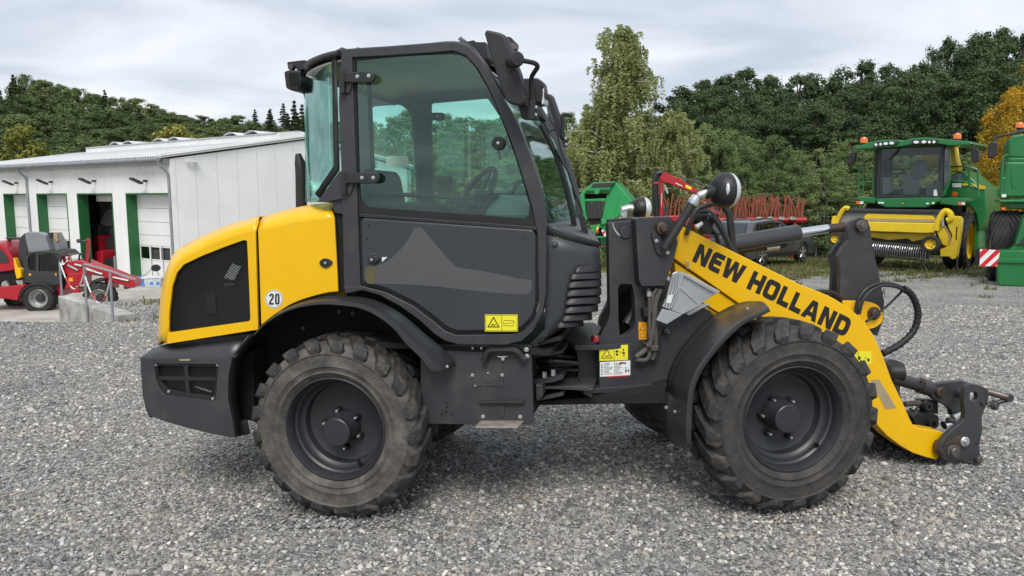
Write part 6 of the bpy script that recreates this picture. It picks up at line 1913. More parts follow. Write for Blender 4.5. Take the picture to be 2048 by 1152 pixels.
for px in (349, 62, -60):
    uu = fu_px(px) - (0.16 if px > 300 else 0)
    MB().tube(curve([BF.L(uu, -0.48, gz - 0.03), BF.L(uu, -0.40, gz - 0.25), BF.L(uu + .02, -0.10, gz - 0.55), BF.L(uu + .02, -0.07, gz - 1.0)], 3) + [BF.L(uu + .02, -0.07, zB + 0.3)], 0.055, 10).build('downpipe', 'galvanised', wk)
# ridge skylight
rl0, rl1 = -19.5, -0.5
lan = grp('ridge_skylight', BF.L(-8, HALF, zA))
for v in (HALF - 1.25, HALF + 1.25):
    bquad(rl0, rl1, zA - 0.35, zA + 0.30, v - 0.03, v + 0.03).build('curb', 'panel_white', lan, smooth=0)
for u_ in (rl0, rl1):
    MB().prism([BF.L(u_, HALF - 1.22, zA - .3), BF.L(u_, HALF + 1.22, zA - .3), BF.L(u_, HALF + 1.22, zA + .30), BF.L(u_, HALF, zA + .44), BF.L(u_, HALF - 1.22, zA + .30)], BF.u * 0.05).build('skylight_end', 'panel_white', lan, smooth=0)
nseg = 11
for k in range(nseg):
    a, b = rl0 + (rl1 - rl0) * k / nseg + .02, rl0 + (rl1 - rl0) * (k + 1) / nseg - .02
    for sgn in (-1, 1):
        q = [BF.L(a, HALF + sgn * 1.34, zA + .28), BF.L(b, HALF + sgn * 1.34, zA + .28), BF.L(b, HALF, zA + .46), BF.L(a, HALF, zA + .46)]
        MB().prism(q, Z * 0.03).build('skylight_pane', 'roof_sheet', lan, smooth=0)
for uc in (-17.2, -15.6, -12.2, -10.6, -5.2, -3.4):
    rows = [[BF.L(uc + d, HALF - .5 + 1.0 * t, zA + .70 + 0.20 * math.sin(math.pi * t) - .08 * 0) for t in [i / 8 for i in range(9)]] for d in (-.58, .58)]
    rows = [[BF.L(uc - .58 + 1.16 * t, v, zA + .44 + 0.16 * math.sin(math.pi * t)) for t in [i / 10 for i in range(11)]] for v in (HALF - .7, HALF + .7)]
    MB().loft(rows).build('vent_hood', 'roof_sheet', lan, solid=0.03, smooth=60)
# doors
def sectional(i, d, open_=False):
    dr_ = grp('sectional_door', BF.L((d[0] + d[1]) / 2, 0.3, zB))
    rec = 0.45
    t = 0.06
    # green reveal: jambs and head
    for u in (d[0], d[1] - t):
        bquad(u, u + t, zB, zD, -0.02, rec + .02).build('jamb', 'door_green', dr_, smooth=0)
    bquad(d[0] + t, d[1] - t, zD - t, zD, -0.02, rec + .02).build('lintel', 'door_green', dr_, smooth=0)
    if open_:
        for k in range(2):
            bquad(d[0] + t, d[1] - t, zD - .10 - .3 * (k + 1) + .31, zD - .10 - .3 * k + .28, rec + .4, rec + .44).build('door_section', 'door_white', dr_, smooth=0)
        return dr_
    H = zD - t - zB
    n = 6
    rel = [0, .16, .32, .475, .60, .775, 1.0]
    for k in range(n):
        z1, z0 = zD - t - H * rel[k], zD - t - H * rel[k + 1]
        if k == 4:
            m = 4
            W_ = d[1] - d[0] - 2 * t
            holes = []
            for j in range(m):
                a = d[0] + t + W_ * j / m + .05
                b = d[0] + t + W_ * (j + 1) / m - .05
                holes.append([BF.L(a, rec, z0 + .06), BF.L(b, rec, z0 + .06), BF.L(b, rec, z1 - .06), BF.L(a, rec, z1 - .06)])
                pn = MB().prism([q + BF.v * 0.03 for q in holes[-1]], BF.v * 0.01).build('pane', 'pane_dark', dr_, smooth=0)
            MB().prism([BF.L(d[0] + t, rec, z0 + .006), BF.L(d[1] - t, rec, z0 + .006), BF.L(d[1] - t, rec, z1 - .006), BF.L(d[0] + t, rec, z1 - .006)], BF.v * 0.05, holes).build('door_section', 'door_white', dr_, smooth=0)
        else:
            bquad(d[0] + t, d[1] - t, z0 + .008, z1 - .008, rec, rec + .05).build('door_section', 'door_white', dr_, smooth=0)
    # wicket door outline
    a = d[0] + t + (d[1] - d[0]) * .27
    for u in (a, a + .95):
        bquad(u, u + .04, zB + .05, zD - t - H * .60, rec - .02, rec).build('wicket_edge', 'galvanised', dr_, smooth=0)
    bquad(d[0] + t, d[1] - t, zB, zD, rec + .4, rec + .45).build('door_dark', 'panel_core', dr_, smooth=0)
for i, d in enumerate(doors):
    sectional(i, d, i == 1)
# flood lamps above the doors, camera on the gable
for px, py in ((286, 362), (183, 362), (97, 364), (28, 366)):
    q = BF.p(px + 6, py, -0.05)
    g_ = grp('flood_lamp', q)
    MB().cyl(q + BF.v * .06, q - BF.v * .12, 0.05, 10).build('lamp_arm', 'dark_metal', g_)
    c = q - BF.v * 0.42 - BF.u * .02
    MB().box(c, BF.u * .16, BF.v * .22 + Z * -.10, Z * .045).build('lamp_head', 'dark_metal', g_, bevel=0.01)
q = BG.p(383, 322, -0.15)
g_ = grp('wall_camera', q)
MB().box(q, BG.u * .26, BG.v * .06, Z * .05).build('camera_body', 'white_sticker', g_, bevel=0.01)
MB().box(q + BG.u * .22 + BG.v * .08, BG.u * .05, BG.v * .08, Z * .04).build('camera_arm', 'galvanised', g_)
# things inside the open door
inn = thing('hanging_hood', 'black plastic engine hood hanging inside the open workshop door', 'engine hood', BF.p(210, 500, 1.0))
MB().prism(BF.P([(199, 447), (207, 428), (216, 417), (226, 420), (232, 436), (231, 450), (216, 453)], 1.0), BF.v * 0.5).build('hood_shell', 'dark_metal', inn, bevel=0.03)
MB().tube([BF.p(216, 417, 1.2), BF.p(217, 392, 1.2)], 0.02, 6).build('hoist_rope', 'dark_metal', inn)
im = thing('tractor_under_repair', 'red and black machine under repair in the dark behind the open door', 'machine', BF.p(205, 545, 2.2))
for pts, m_, v in (([(176, 478), (196, 470), (200, 505), (190, 520), (178, 520)], 'machine_red', 1.1), ([(203, 478), (230, 470), (234, 520), (206, 525)], 'dark_metal', 1.4), ([(180, 520), (236, 514), (238, 545), (182, 545)], 'black_plastic', 0.9), ([(178, 448), (196, 450), (196, 475), (180, 474)], 'galvanised', 1.7), ([(186, 505), (204, 500), (205, 530), (188, 532)], 'machine_red', 0.8), ([(206, 455), (222, 454), (222, 478), (207, 478)], 'galvanised', 1.8), ([(226, 512), (236, 510), (238, 538), (228, 540)], 'galvanised', 0.7)):
    MB().prism(BF.P(rounded(pts, 3), v), BF.v * 0.7).build('machine_block', m_, im, bevel=0.03)

# ---------------------------------------------------------------- retaining wall and railing
def wall_():
    d = (W1 - W0).normalized()
    n = Vector((-d.y, d.x))
    if n.x > 0:
        n = -n
    a, b = W0 + d * 0.15, W1
    off = Vector((n.x, n.y)) * 0.14
    pts = [Vector((a.x + off.x, a.y + off.y, 0)), Vector((b.x + off.x, b.y + off.y, 0)), Vector((b.x - off.x, b.y - off.y, 0)), Vector((a.x - off.x, a.y - off.y, 0))]
    zt0, zt1 = -0.03, 0.06
    r = thing('retaining_wall', 'weathered concrete retaining wall at the edge of the gravel beside the ramp', 'wall', (W0.x, W0.y, 0))
    vs = [Vector((q.x, q.y, z)) for z in (-2.6, None) for q in pts] if False else [Vector((q.x, q.y, -2.6)) for q in pts] + [Vector((q.x, q.y, (zt0, zt1, zt1, zt0)[i])) for i, q in enumerate(pts)]
    MB().add(vs, [(0, 1, 2, 3), (4, 5, 6, 7), (0, 1, 5, 4), (1, 2, 6, 5), (2, 3, 7, 6), (3, 0, 4, 7)]).build('wall_body', 'old_concrete', r, bevel=0.015)
    rb = [Vector((b.x - off.x, b.y - off.y, 0)), Vector((b.x + off.x, b.y + off.y, 0))]
    e = -n * 3.0 + d * 0.0
    q = [Vector((b.x + off.x, b.y + off.y, -2.6)) + Vector((d.x, d.y, 0)) * .02, Vector((b.x + off.x + e.x, b.y + off.y + e.y, -2.6)), Vector((b.x + off.x + e.x, b.y + off.y + e.y, -2.6)) + Vector((d.x, d.y, 0)) * .25, Vector((b.x + off.x, b.y + off.y, -2.6)) + Vector((d.x, d.y, 0)) * .25]
    MB().prism(q, Z * 2.2).build('wall_return', 'old_concrete', r, bevel=0.015)
wall_()
ra = thing('ramp_railing', 'galvanised pipe railing with a sagging barrier chain beside the retaining wall', 'railing', (-7, 12, 0))
M('chain_white', (0.72, 0.72, 0.70), 0.5)
M('chain_red', (0.60, 0.05, 0.05), 0.5)
def post(px, top, bot, Y):
    F0 = Frame(px, bot, Y, 0)
    a, b = F0.p(px, bot), F0.p(px - (bot - top) * .06, top)
    MB().cyl(a - Z * 0.3, b, 0.019, 10).build('post', 'galvanised', ra)
    return b
p1 = post(124, 523, 600, 12.9)
p2 = post(173, 528, 613, 12.0)
p3 = post(225, 542, 626, 11.0)
F1 = Frame(270, 560, 10.6, 0)
MB().tube([p2 + Z * .0, p3, F1.p(272, 560)], 0.016, 10).build('rail', 'galvanised', ra)
def chain(a, b, sag, n=26):
    w_, r_ = MB(), MB()
    for k in range(n):
        t = (k + .5) / n
        q = a.lerp(b, t) - Z * sag * 4 * t * (1 - t)
        t2 = (k + 1.4) / n
        q2 = a.lerp(b, t2) - Z * sag * 4 * t2 * (1 - t2)
        (w_ if (k // 5) % 2 == 0 else r_).tube([q, q2], 0.012, 6)
    w_.build('chain', 'chain_white', ra)
    r_.build('chain', 'chain_red', ra)
chain(p1, p2 - Z * .12, 0.38)
chain(p2 - Z * .18, p3 - Z * .1, 0.42)

# ---------------------------------------------------------------- red loader on the lower yard
gq = onground(75, 622)
RL = Frame(75, 622, gq.y, -8)
CL = crop(0, 440, 5.76)
rl_ = thing('red_loader', 'red compact wheel loader with raised engine lid parked in front of the workshop doors', 'wheel loader', (gq.x, gq.y + .6, gq.z))
def rp(pts, v0, v1, name, mat, bevel=0.02, holes=(), parent=None):
    return MB().prism(RL.P(CL(*pts), v0), RL.v * (v1 - v0), [RL.P(CL(*h), v0) for h in holes]).build(name, mat, parent or rl_, bevel=bevel)
M('hood_grey', (0.22, 0.23, 0.245), 0.35, var=0.05)
M('tyre_plain', (0.022, 0.022, 0.022), 0.8, var=0.3, vs=5, dirt=(0.07, 0.06, 0.05), ds=3, da=0.5)
M('rim_silver', (0.50, 0.50, 0.48), 0.4, 0.5, var=0.2, vs=4, dirt=(0.2, 0.18, 0.15), ds=5, da=0.4)
def tyre_at(fr, px, py, pr, rimr, W, v, parent, n=18, rim='rim_silver', out_=None, name='wheel'):
    s = fr.sc(px, py, v)
    c = fr.p(px, py, v) + fr.v * W / 2
    w_ = bpy.data.objects.new(name, None)
    w_.location = c
    w_.empty_display_size = .1
    COL.objects.link(w_)
    put(w_, parent)
    make_wheel(c, -fr.v if out_ is None else out_, pr * s, rimr * s, W, n, w_, 0.3, 'tyre_plain', False, 1, rim, nseg=40)
    MB().lathe([(0, -.06), (.10, -.06), (.13, -.03), (.14, .05)], c - fr.v * (W * .1), fr.v, 18).build('hub', 'dark_metal', w_)
    return w_
tyre_at(RL, 75, 597.5, 30.5, 17.5, 0.42, 0.0, rl_)
tyre_at(RL, 196, 597, 30.5, 17.5, 0.42, 0.0, rl_)
tyre_at(RL, 32, 592, 26, 15, 0.42, 1.35, rl_)
hdd = rp([(-300, 300), (-150, 255), (0, 262), (40, 290), (100, 360), (150, 440), (180, 540), (165, 580), (60, 597), (-300, 640)], 0.15, 1.65, 'hood', 'machine_red', 0.06)
rp([(-60, 330), (0, 330), (40, 370), (90, 440), (100, 495), (-60, 500)], 0.13, 0.16, 'hood_window', 'dark_metal', 0.01)
rp([(-300, 640), (60, 600), (170, 580), (260, 600), (280, 740), (-300, 770)], 0.25, 1.5, 'engine_block', 'liner_black', 0.01)
for pts in ([(20, 720), (60, 700), (95, 740), (100, 765), (10, 765)], [(180, 700), (260, 690), (262, 745), (200, 745)]):
    rp(pts, 0.15, 0.3, 'engine_part', 'rim_silver', 0.01)
rp([(-300, 790), (0, 770), (310, 742), (250, 800), (215, 870), (205, 930), (60, 908), (-300, 905)], 0.10, 1.6, 'rear_frame', 'machine_red', 0.03)
rp([(620, 750), (700, 745), (705, 880), (640, 885)], 0.3, 1.4, 'front_link', 'machine_red', 0.02)
rp([(150, 435), (170, 450), (205, 550), (240, 570), (246, 660), (190, 682), (168, 590)], 0.05, 0.3, 'filler_neck', 'yellow_paint', 0.02)
rp([(285, 150), (330, 138), (460, 145), (525, 180), (572, 350), (330, 376), (292, 215)], 0.25, 0.6, 'roof_panel', 'hood_grey', 0.02)
rp([(222, 210), (285, 148), (330, 372), (300, 420), (295, 560), (208, 540), (214, 320)], 0.35, 1.3, 'roof_side', 'dark_metal', 0.02)
rp([(530, 150), (600, 150), (670, 290), (672, 380), (560, 360)], 0.6, 1.3, 'roof_lining', 'galvanised', 0.02)
rp([(65, 198), (225, 205), (225, 222), (100, 222), (95, 350), (85, 350), (82, 222), (65, 215)], 0.8, 1.0, 'roof_strut', 'dark_metal', 0.01)
for pts, m_ in (([(545, 150), (590, 145), (600, 185), (560, 190)], 'seat_cloth'), ([(610, 140), (650, 150), (668, 240), (640, 260), (615, 200)], 'tape_tan')):
    rp(pts, 0.5, 0.7, 'wiring', m_, 0.01)
w1 = [(320, 440), (350, 402), (410, 390), (410, 590), (350, 580), (322, 545)]
w2 = [(445, 402), (560, 387), (630, 402), (670, 455), (672, 596), (445, 590)]
rp([(285, 430), (335, 382), (440, 370), (545, 358), (650, 376), (712, 425), (695, 500), (700, 742), (560, 748), (430, 735), (240, 715), (280, 600)], 0.18, 0.26, 'cab_frame', 'dark_metal', 0.02, [w1, w2])
rp(w1, 0.22, 0.23, 'window', 'pane_dark', 0)
rp(w2, 0.22, 0.23, 'window', 'pane_dark', 0)
rp([(300, 430), (345, 385), (650, 378), (700, 430), (690, 500), (690, 740), (440, 730), (300, 715)], 1.4, 1.5, 'cab_far_side', 'dark_metal', 0.02, [w1, w2])
rp([(310, 380), (335, 370), (545, 352), (660, 366), (715, 412), (715, 432), (650, 386), (440, 380), (330, 392)], 0.16, 1.5, 'cab_roof', 'dark_metal', 0.02)
rp([(500, 520), (560, 520), (570, 700), (480, 700), (480, 600)], 0.6, 1.1, 'seat', 'hood_grey', 0.03)
arc = [(250 + 215 * 0 + 0, 0)]
cx, cy = 430, 915
go, gi = [], []
for k in range(15):
    t = rad(168 - 140 * k / 14)
    go.append(one(CL, cx + 218 * math.cos(t), cy - 190 * math.sin(t)))
    gi.append(one(CL, cx + 192 * math.cos(t), cy - 165 * math.sin(t)))
MB().prism(RL.P(go + gi[::-1], -0.03), RL.v * 0.5).build('mudguard', 'black_plastic', rl_, bevel=0.01)
rp([(330, 618), (358, 618), (358, 640), (330, 640)], 0.16, 0.2, 'marker', 'orange_sticker', 0)
rp([(634, 615), (650, 615), (650, 640), (634, 640)], 0.16, 0.2, 'marker', 'orange_sticker', 0)
rp([(790, 670), (830, 665), (840, 705), (795, 710)], 0.02, 0.1, 'marker', 'orange_sticker', 0)
bm_ = rp([(700, 560), (760, 480), (860, 468), (960, 470), (1100, 530), (1300, 600), (1440, 660), (1530, 685), (1556, 740), (1540, 785), (1480, 780), (1300, 715), (1180, 650), (960, 620), (820, 640), (740, 620)], 0.40, 1.1, 'loader_arm', 'machine_red', 0.03)
for a, b in (((780, 520), (900, 580)), ((860, 510), (940, 530)), ((960, 545), (1110, 600)), ((1000, 570), (1180, 625)), ((1300, 660), (1480, 700))):
    MB().tube(RL.P(CL(a, b), 0.36), 0.035, 8).build('hydraulic_rod', 'rim_silver', rl_)
rp([(985, 215), (1020, 210), (1028, 250), (1012, 500), (980, 490), (990, 330)], 0.5, 0.62, 'tilt_lever', 'machine_red', 0.02)
rp([(1015, 300), (1030, 300), (1045, 505), (1010, 500)], 0.62, 0.7, 'lever_face', 'door_green', 0.01)
MB().tube(RL.P(CL((1000, 245), (920, 240)), 0.5), 0.03, 8).build('mirror_rod', 'dark_metal', rl_)
MB().lathe([(0, -.06), (.06, -.05), (.07, 0), (.06, .06), (0, .07)], RL.p(*one(CL, 908, 240), .5), RL.u, 12).build('knob', 'dark_metal', rl_)
rp([(690, 360), (725, 360), (755, 470), (730, 500)], 0.45, 0.55, 'arm_post', 'machine_red', 0.02)
rp([(785, 395), (800, 395), (802, 470), (785, 470)], 0.45, 0.5, 'arm_post', 'machine_red', 0.01)
for y in (395, 450):
    MB().tube(RL.P(CL((740, y), (970, y)), 0.7), 0.015, 6).build('guard_bar', 'galvanised', rl_)
MB().tube(curve(RL.P(CL((910, 460), (920, 400), (950, 385), (975, 420), (975, 465)), 0.6), 4), 0.03, 8).build('hose', 'hose_rubber', rl_)
rp([(705, 520), (770, 540), (765, 740), (730, 800), (700, 740)], 0.45, 1.2, 'joint_cover', 'liner_black', 0.02)
rp([(770, 620), (970, 600), (965, 740), (800, 780), (730, 810), (770, 700)], 0.35, 1.0, 'front_frame', 'machine_red', 0.03)
rp([(800, 790), (915, 790), (918, 840), (830, 840)], 0.2, 0.9, 'step', 'machine_red', 0.02)
rp([(1000, 760), (1040, 710), (1100, 680), (1180, 680), (1190, 710), (1110, 720), (1050, 760), (1030, 800)], 0.05, 0.5, 'front_mudguard', 'black_plastic', 0.02)
rp([(1200, 690), (1290, 700), (1300, 800), (1220, 800)], 0.4, 1.0, 'hitch_plate', 'machine_red', 0.02)
rp([(1420, 760), (1470, 765), (1460, 800), (1425, 795)], 0.4, 1.0, 'hitch_foot', 'dark_metal', 0.02)

# ---------------------------------------------------------------- boxes by the wall edge
M('blue_plastic', (0.06, 0.24, 0.62), 0.4)
M('clear_plastic', (0.52, 0.57, 0.62), 0.35, var=0.2, vs=9)
g0 = onground(290, 573)
BX = Frame(290, 573, g0.y, 10)
cb = thing('blue_crate', 'bright blue plastic crate on the gravel beside the pale box', 'crate', (g0.x, g0.y, g0.z))
MB().prism(BX.P([(274, 553), (289, 553), (289, 574), (275, 574)], 0), BX.v * .3).build('crate_body', 'blue_plastic', cb, bevel=.01)
MB().prism(BX.P([(275, 555), (288, 555), (288, 558), (275, 558)], -.01), BX.v * .01).build('crate_rim', 'clear_plastic', cb)
wb = thing('pale_box', 'translucent pale storage box with blue contents on the gravel', 'storage box', (g0.x + .3, g0.y, g0.z))
MB().prism(BX.P([(287, 556), (322, 554), (320, 575), (290, 575)], -.05), BX.v * .35).build('box_body', 'clear_plastic', wb, bevel=.01)
MB().prism(BX.P([(283, 553), (325, 551), (325, 556), (284, 558)], -.08), BX.v * .4).build('box_lid', 'white_sticker', wb, bevel=.008)
MB().prism(BX.P([(312, 564), (319, 563), (319, 570), (313, 570)], -.056), BX.v * .004).build('blue_mark', 'blue_plastic', wb)
MB().prism(BX.P([(300, 564), (306, 564), (306, 570), (300, 570)], -.056), BX.v * .004).build('blue_mark', 'blue_plastic', wb)
mr = thing('loose_mirror', 'black oval machine mirror on a bent arm lying on the pale box', 'mirror', (g0.x + .25, g0.y, g0.z + .2))
MB().prism(BX.P(circ(311, 536, 9.5, 20, 7), 0), BX.v * .05).build('mirror_housing', 'black_plastic', mr, bevel=.015)
MB().tube(curve(BX.P([(283, 553), (292, 549), (299, 542), (304, 537)], 0.03), 4), .012, 8).build('mirror_arm', 'dark_metal', mr)
MB().tube(BX.P([(314, 542), (317, 548), (318, 552)], 0.03), .014, 8).build('mirror_stem', 'dark_metal', mr)
# ---------------------------------------------------------------- forage harvester facing the camera
M('harvester_green', (0.012, 0.165, 0.040), 0.35, var=0.06, vs=2, coat=0.3, dirt=(0.05, 0.16, 0.06), ds=2, da=0.15)
M('harvester_yellow', (0.80, 0.55, 0.015), 0.38, var=0.06, vs=3, dirt=(0.50, 0.36, 0.05), ds=4, da=0.3)
M('beacon_orange', (0.85, 0.16, 0.01), 0.2, coat=0.6)
M('steel_ring', (0.45, 0.45, 0.46), 0.28, 0.9, var=0.2, vs=10)
M('lamp_white', (0.85, 0.86, 0.88), 0.15, coat=0.4)
glass('windscreen_dark', (0.80, 0.84, 0.84), 0.015)
CH = crop(1640, 220, 3.032)
gq = onground(1915, 546)
H1 = Frame(1915, 546, gq.y, 44)
hv = thing('forage_harvester', 'green forage harvester with a yellow pickup header facing the yard', 'harvester', (gq.x - 1, gq.y + 1.5, gq.z))
def hp(pts, v0, v1, name, mat, bevel=0.02, holes=(), fr=None, parent=None, c=CH):
    fr = fr or H1
    return MB().prism(fr.P(c(*pts), v0), fr.v * (v1 - v0), [fr.P(c(*h), v0) for h in holes]).build(name, mat, parent or hv, bevel=bevel)
VW = 0.55                                                    # front of the cab behind the header
rf = hp([(205, 236), (225, 222), (292, 197), (385, 181), (480, 180), (500, 188), (555, 171), (640, 165), (740, 176), (910, 190), (932, 206), (905, 214), (780, 216), (715, 205), (560, 208), (490, 222), (360, 230), (230, 240)], VW - 0.3, VW + 1.6, 'cab_roof', 'harvester_green', 0.03)
hp([(325, 205), (345, 192), (470, 188), (478, 200), (455, 214), (330, 224)], VW - 0.34, VW - 0.28, 'lamp_row', 'dark_metal', 0.01, parent=rf)
hp([(555, 186), (570, 178), (715, 182), (712, 200), (560, 208)], VW - 0.34, VW - 0.28, 'lamp_row', 'dark_metal', 0.01, parent=rf)
for x, y, a in ((338, 211, 8), (366, 208, 8), (397, 204, 14), (433, 201, 15), (582, 195, 17), (629, 194, 15), (662, 195, 8), (690, 194, 9)):
    MB().prism(H1.P(CH(*circ(x, y, a, 14, 9)), VW - 0.37), H1.v * 0.04).build('roof_lamp', 'lamp_white', rf, bevel=.01)
ws = [(372, 238), (735, 224), (722, 522), (352, 524)]
hp([(358, 232), (752, 216), (740, 530), (342, 532)], VW, VW + 0.08, 'cab_front_frame', 'dark_metal', 0.01, [ws])
hp(ws, VW + 0.03, VW + 0.04, 'windscreen', 'windscreen_dark', 0)
hp([(352, 480), (720, 480), (720, 540), (352, 540)], VW + 0.5, VW + 1.5, 'cab_floor', 'dark_metal', 0)
hp([(330, 236), (800, 214), (790, 530), (330, 530)], VW + 1.55, VW + 1.6, 'cab_back', 'dark_metal', 0, [[(440, 280), (720, 268), (715, 470), (440, 480)]])
st_ = hp([(565, 320), (600, 305), (640, 310), (640, 400), (600, 415), (560, 410)], VW + 0.7, VW + 0.95, 'seat_back', 'hood_grey', 0.04)
hp([(505, 400), (560, 405), (605, 470), (600, 520), (500, 520)], VW + 0.4, VW + 0.8, 'seat_cushion', 'hood_grey', 0.04)
hp([(375, 410), (420, 405), (440, 500), (380, 520)], VW + 0.4, VW + 0.7, 'side_console', 'hood_grey', 0.03)
hp([(640, 460), (720, 440), (720, 520), (640, 520)], VW + 0.3, VW + 0.7, 'side_console', 'hood_grey', 0.03)
MB().tube([H1.p(*one(CH, 450 + 60 * math.cos(t), 372 + 16 * math.sin(t)), VW + .35) for t in [2 * math.pi * k / 16 for k in range(17)]], .03, 8).build('steering_wheel', 'dark_metal', hv)
MB().tube(H1.P(CH((530, 380), (545, 450), (530, 500)), VW + .45), .06, 8).build('steering_column', 'hood_grey', hv)
MB().tube(H1.P(CH((480, 232), (420, 300)), VW - .03), .025, 6).build('wiper', 'dark_metal', hv)
hp([(690, 485), (706, 482), (714, 520), (688, 520)], VW - .01, VW, 'notice', 'white_sticker', 0)
# cab side, seen obliquely
hp([(745, 218), (785, 216), (785, 420), (752, 520), (740, 525)], VW + 0.10, VW + 0.3, 'cab_side', 'harvester_green', 0.02)
hp([(752, 240), (780, 236), (780, 420), (754, 480)], VW + 0.06, VW + 0.1, 'side_window', 'pane_dark', 0)
# deck
dk_ = hp([(338, 536), (720, 530), (722, 556), (645, 592), (400, 592), (345, 572)], VW - 0.25, VW + 0.3, 'front_deck', 'harvester_green', 0.03)
MB().prism(H1.P(CH(*circ(501, 565, 9, 18, 10)), VW - .27), H1.v * .02).build('emblem', 'dark_metal', dk_)
MB().prism(H1.P(CH((496, 568), (501, 558), (506, 566), (503, 572), (498, 572)), VW - .275), H1.v * .01).build('emblem_mark', 'harvester_yellow', dk_)
for x, y in ((362, 562), (379, 564), (652, 567), (686, 565)):
    MB().prism(H1.P(CH(*circ(x, y, 9, 12, 6)), VW - .28), H1.v * .03).build('deck_lamp', 'lamp_white', dk_)
hp([(220, 528), (334, 530), (336, 568), (260, 560), (222, 545)], VW - 0.1, VW + 0.5, 'left_deck', 'harvester_green', 0.03)
hp([(722, 536), (800, 530), (885, 536), (880, 560), (830, 584), (722, 570)], VW - 0.1, VW + 0.9, 'right_deck', 'harvester_green', 0.03)
for x, y in ((243, 562), (860, 568)):
    hp([(x - 24, y - 9), (x - 4, y - 9), (x - 4, y + 9), (x - 22, y + 9)], VW - .16, VW - .12, 'indicator', 'beacon_orange', .005)
    hp([(x - 2, y - 8), (x + 18, y - 8), (x + 18, y + 8), (x - 2, y + 8)], VW - .16, VW - .12, 'indicator', 'lamp_white', .005)
# body behind the cab
bd_ = hp([(745, 500), (770, 470), (790, 400), (850, 366), (900, 395), (950, 440), (1002, 468), (1012, 640), (985, 700), (960, 740), (945, 640), (915, 590), (860, 560), (745, 545)], VW + 1.3, VW + 3.2, 'body_side', 'harvester_green', 0.05)
hp([(860, 445), (905, 440), (1000, 462), (1000, 480), (960, 480), (905, 458), (862, 460)], VW + 1.27, VW + 1.32, 'body_stripe', 'harvester_yellow', 0.005, parent=bd_)
for k in range(3):
    hp([(800 + 8 * k, 402 + 16 * k), (845, 385 + 14 * k), (870, 400 + 14 * k), (830, 402 + 15 * k), (800 + 8 * k, 414 + 16 * k)], VW + 1.26, VW + 1.31, 'intake_slat', 'hood_grey', 0.005, parent=bd_)
hp([(800, 444), (856, 444), (856, 470), (802, 470)], VW + 1.27, VW + 1.32, 'body_lamp', 'lamp_white', 0.01, parent=bd_)
MB().prism(H1.P(CH(*circ(815, 510, 16, 16)), VW + 1.0), H1.v * .1).build('reflector', 'beacon_orange', bd_)
hp([(965, 640), (1000, 628), (1038, 650), (1020, 700), (1000, 740), (965, 745)], VW + 2.4, VW + 3.2, 'rear_mudguard', 'harvester_green', 0.04)
hp([(935, 600), (965, 600), (965, 880), (930, 900)], VW + 1.4, VW + 2.4, 'side_ladder_panel', 'harvester_green', 0.03)
hp([(980, 660), (1035, 660), (1020, 840), (960, 860)], VW + 2.2, VW + 2.9, 'rear_tyre_block', 'tyre_plain', 0.1)
hp([(945, 840), (1000, 840), (1000, 930), (930, 940)], VW + 1.2, VW + 2.4, 'underbody', 'dark_metal', 0.02)
hp([(280, 570), (800, 575), (800, 800), (700, 880), (330, 880), (270, 640)], VW + 0.3, VW + 2.0, 'chassis', 'liner_black', 0.02)
# spout
hp([(602, 302), (628, 240), (660, 236), (722, 238), (722, 345), (690, 340), (640, 352), (640, 308)], VW + 1.7, VW + 2.4, 'spout_base', 'harvester_yellow', 0.03)
hp([(786, 226), (815, 224), (822, 290), (842, 350), (832, 372), (790, 376)], VW + 1.5, VW + 2.0, 'spout_arm', 'harvester_yellow', 0.03)
# rails
def rail(pts, v, r_=.028):
    MB().tube([H1.p(x, y, v) for x, y in CH(*pts)], r_, 8).build('handrail', 'harvester_green', hv)
rail([(235, 525), (240, 355), (310, 350), (322, 370), (322, 525)], VW + .3)
rail([(200, 350), (240, 358)], VW + .3)
rail([(240, 440), (320, 437)], VW + .3)
rail([(262, 520), (264, 360)], VW + .3, .018)
rail([(745, 425), (905, 440), (958, 475)], VW + .5)
rail([(748, 344), (870, 342), (945, 356), (958, 370), (958, 520)], VW + .5)
rail([(908, 345), (905, 440), (905, 470)], VW + .5)
rail([(786, 214), (784, 330)], VW + .3)
# mirrors, beacons
for pts, arm_, v in (([(180, 258), (213, 255), (214, 275), (196, 330), (168, 335), (164, 320)], ((205, 256), (200, 238), (215, 228)), VW - .3), ([(914, 235), (950, 230), (962, 240), (965, 310), (950, 318), (922, 316), (914, 300)], ((930, 232), (930, 212), (905, 200)), VW - .3)):
    mm_ = hp(pts, v, v + .14, 'mirror', 'black_plastic', .03)
    MB().tube(curve([H1.p(*q, v + .08) for q in CH(*arm_)], 4), .025, 8).build('mirror_arm', 'dark_metal', mm_)
for x, y in ((265, 200), (832, 176)):
    q = H1.p(*one(CH, x, y), VW + .2)
    s = H1.sc(*one(CH, x, y), VW + .2) / 3.032
    MB().lathe([(22 * s, 0), (22 * s, 20 * s), (17 * s, 32 * s), (8 * s, 36 * s), (0, 37 * s)], q, Z, 18).build('beacon', 'beacon_orange', hv)
    MB().lathe([(18 * s, -12 * s), (20 * s, 0), (0, 1 * s)], q, Z, 14).build('beacon_base', 'dark_metal', hv)
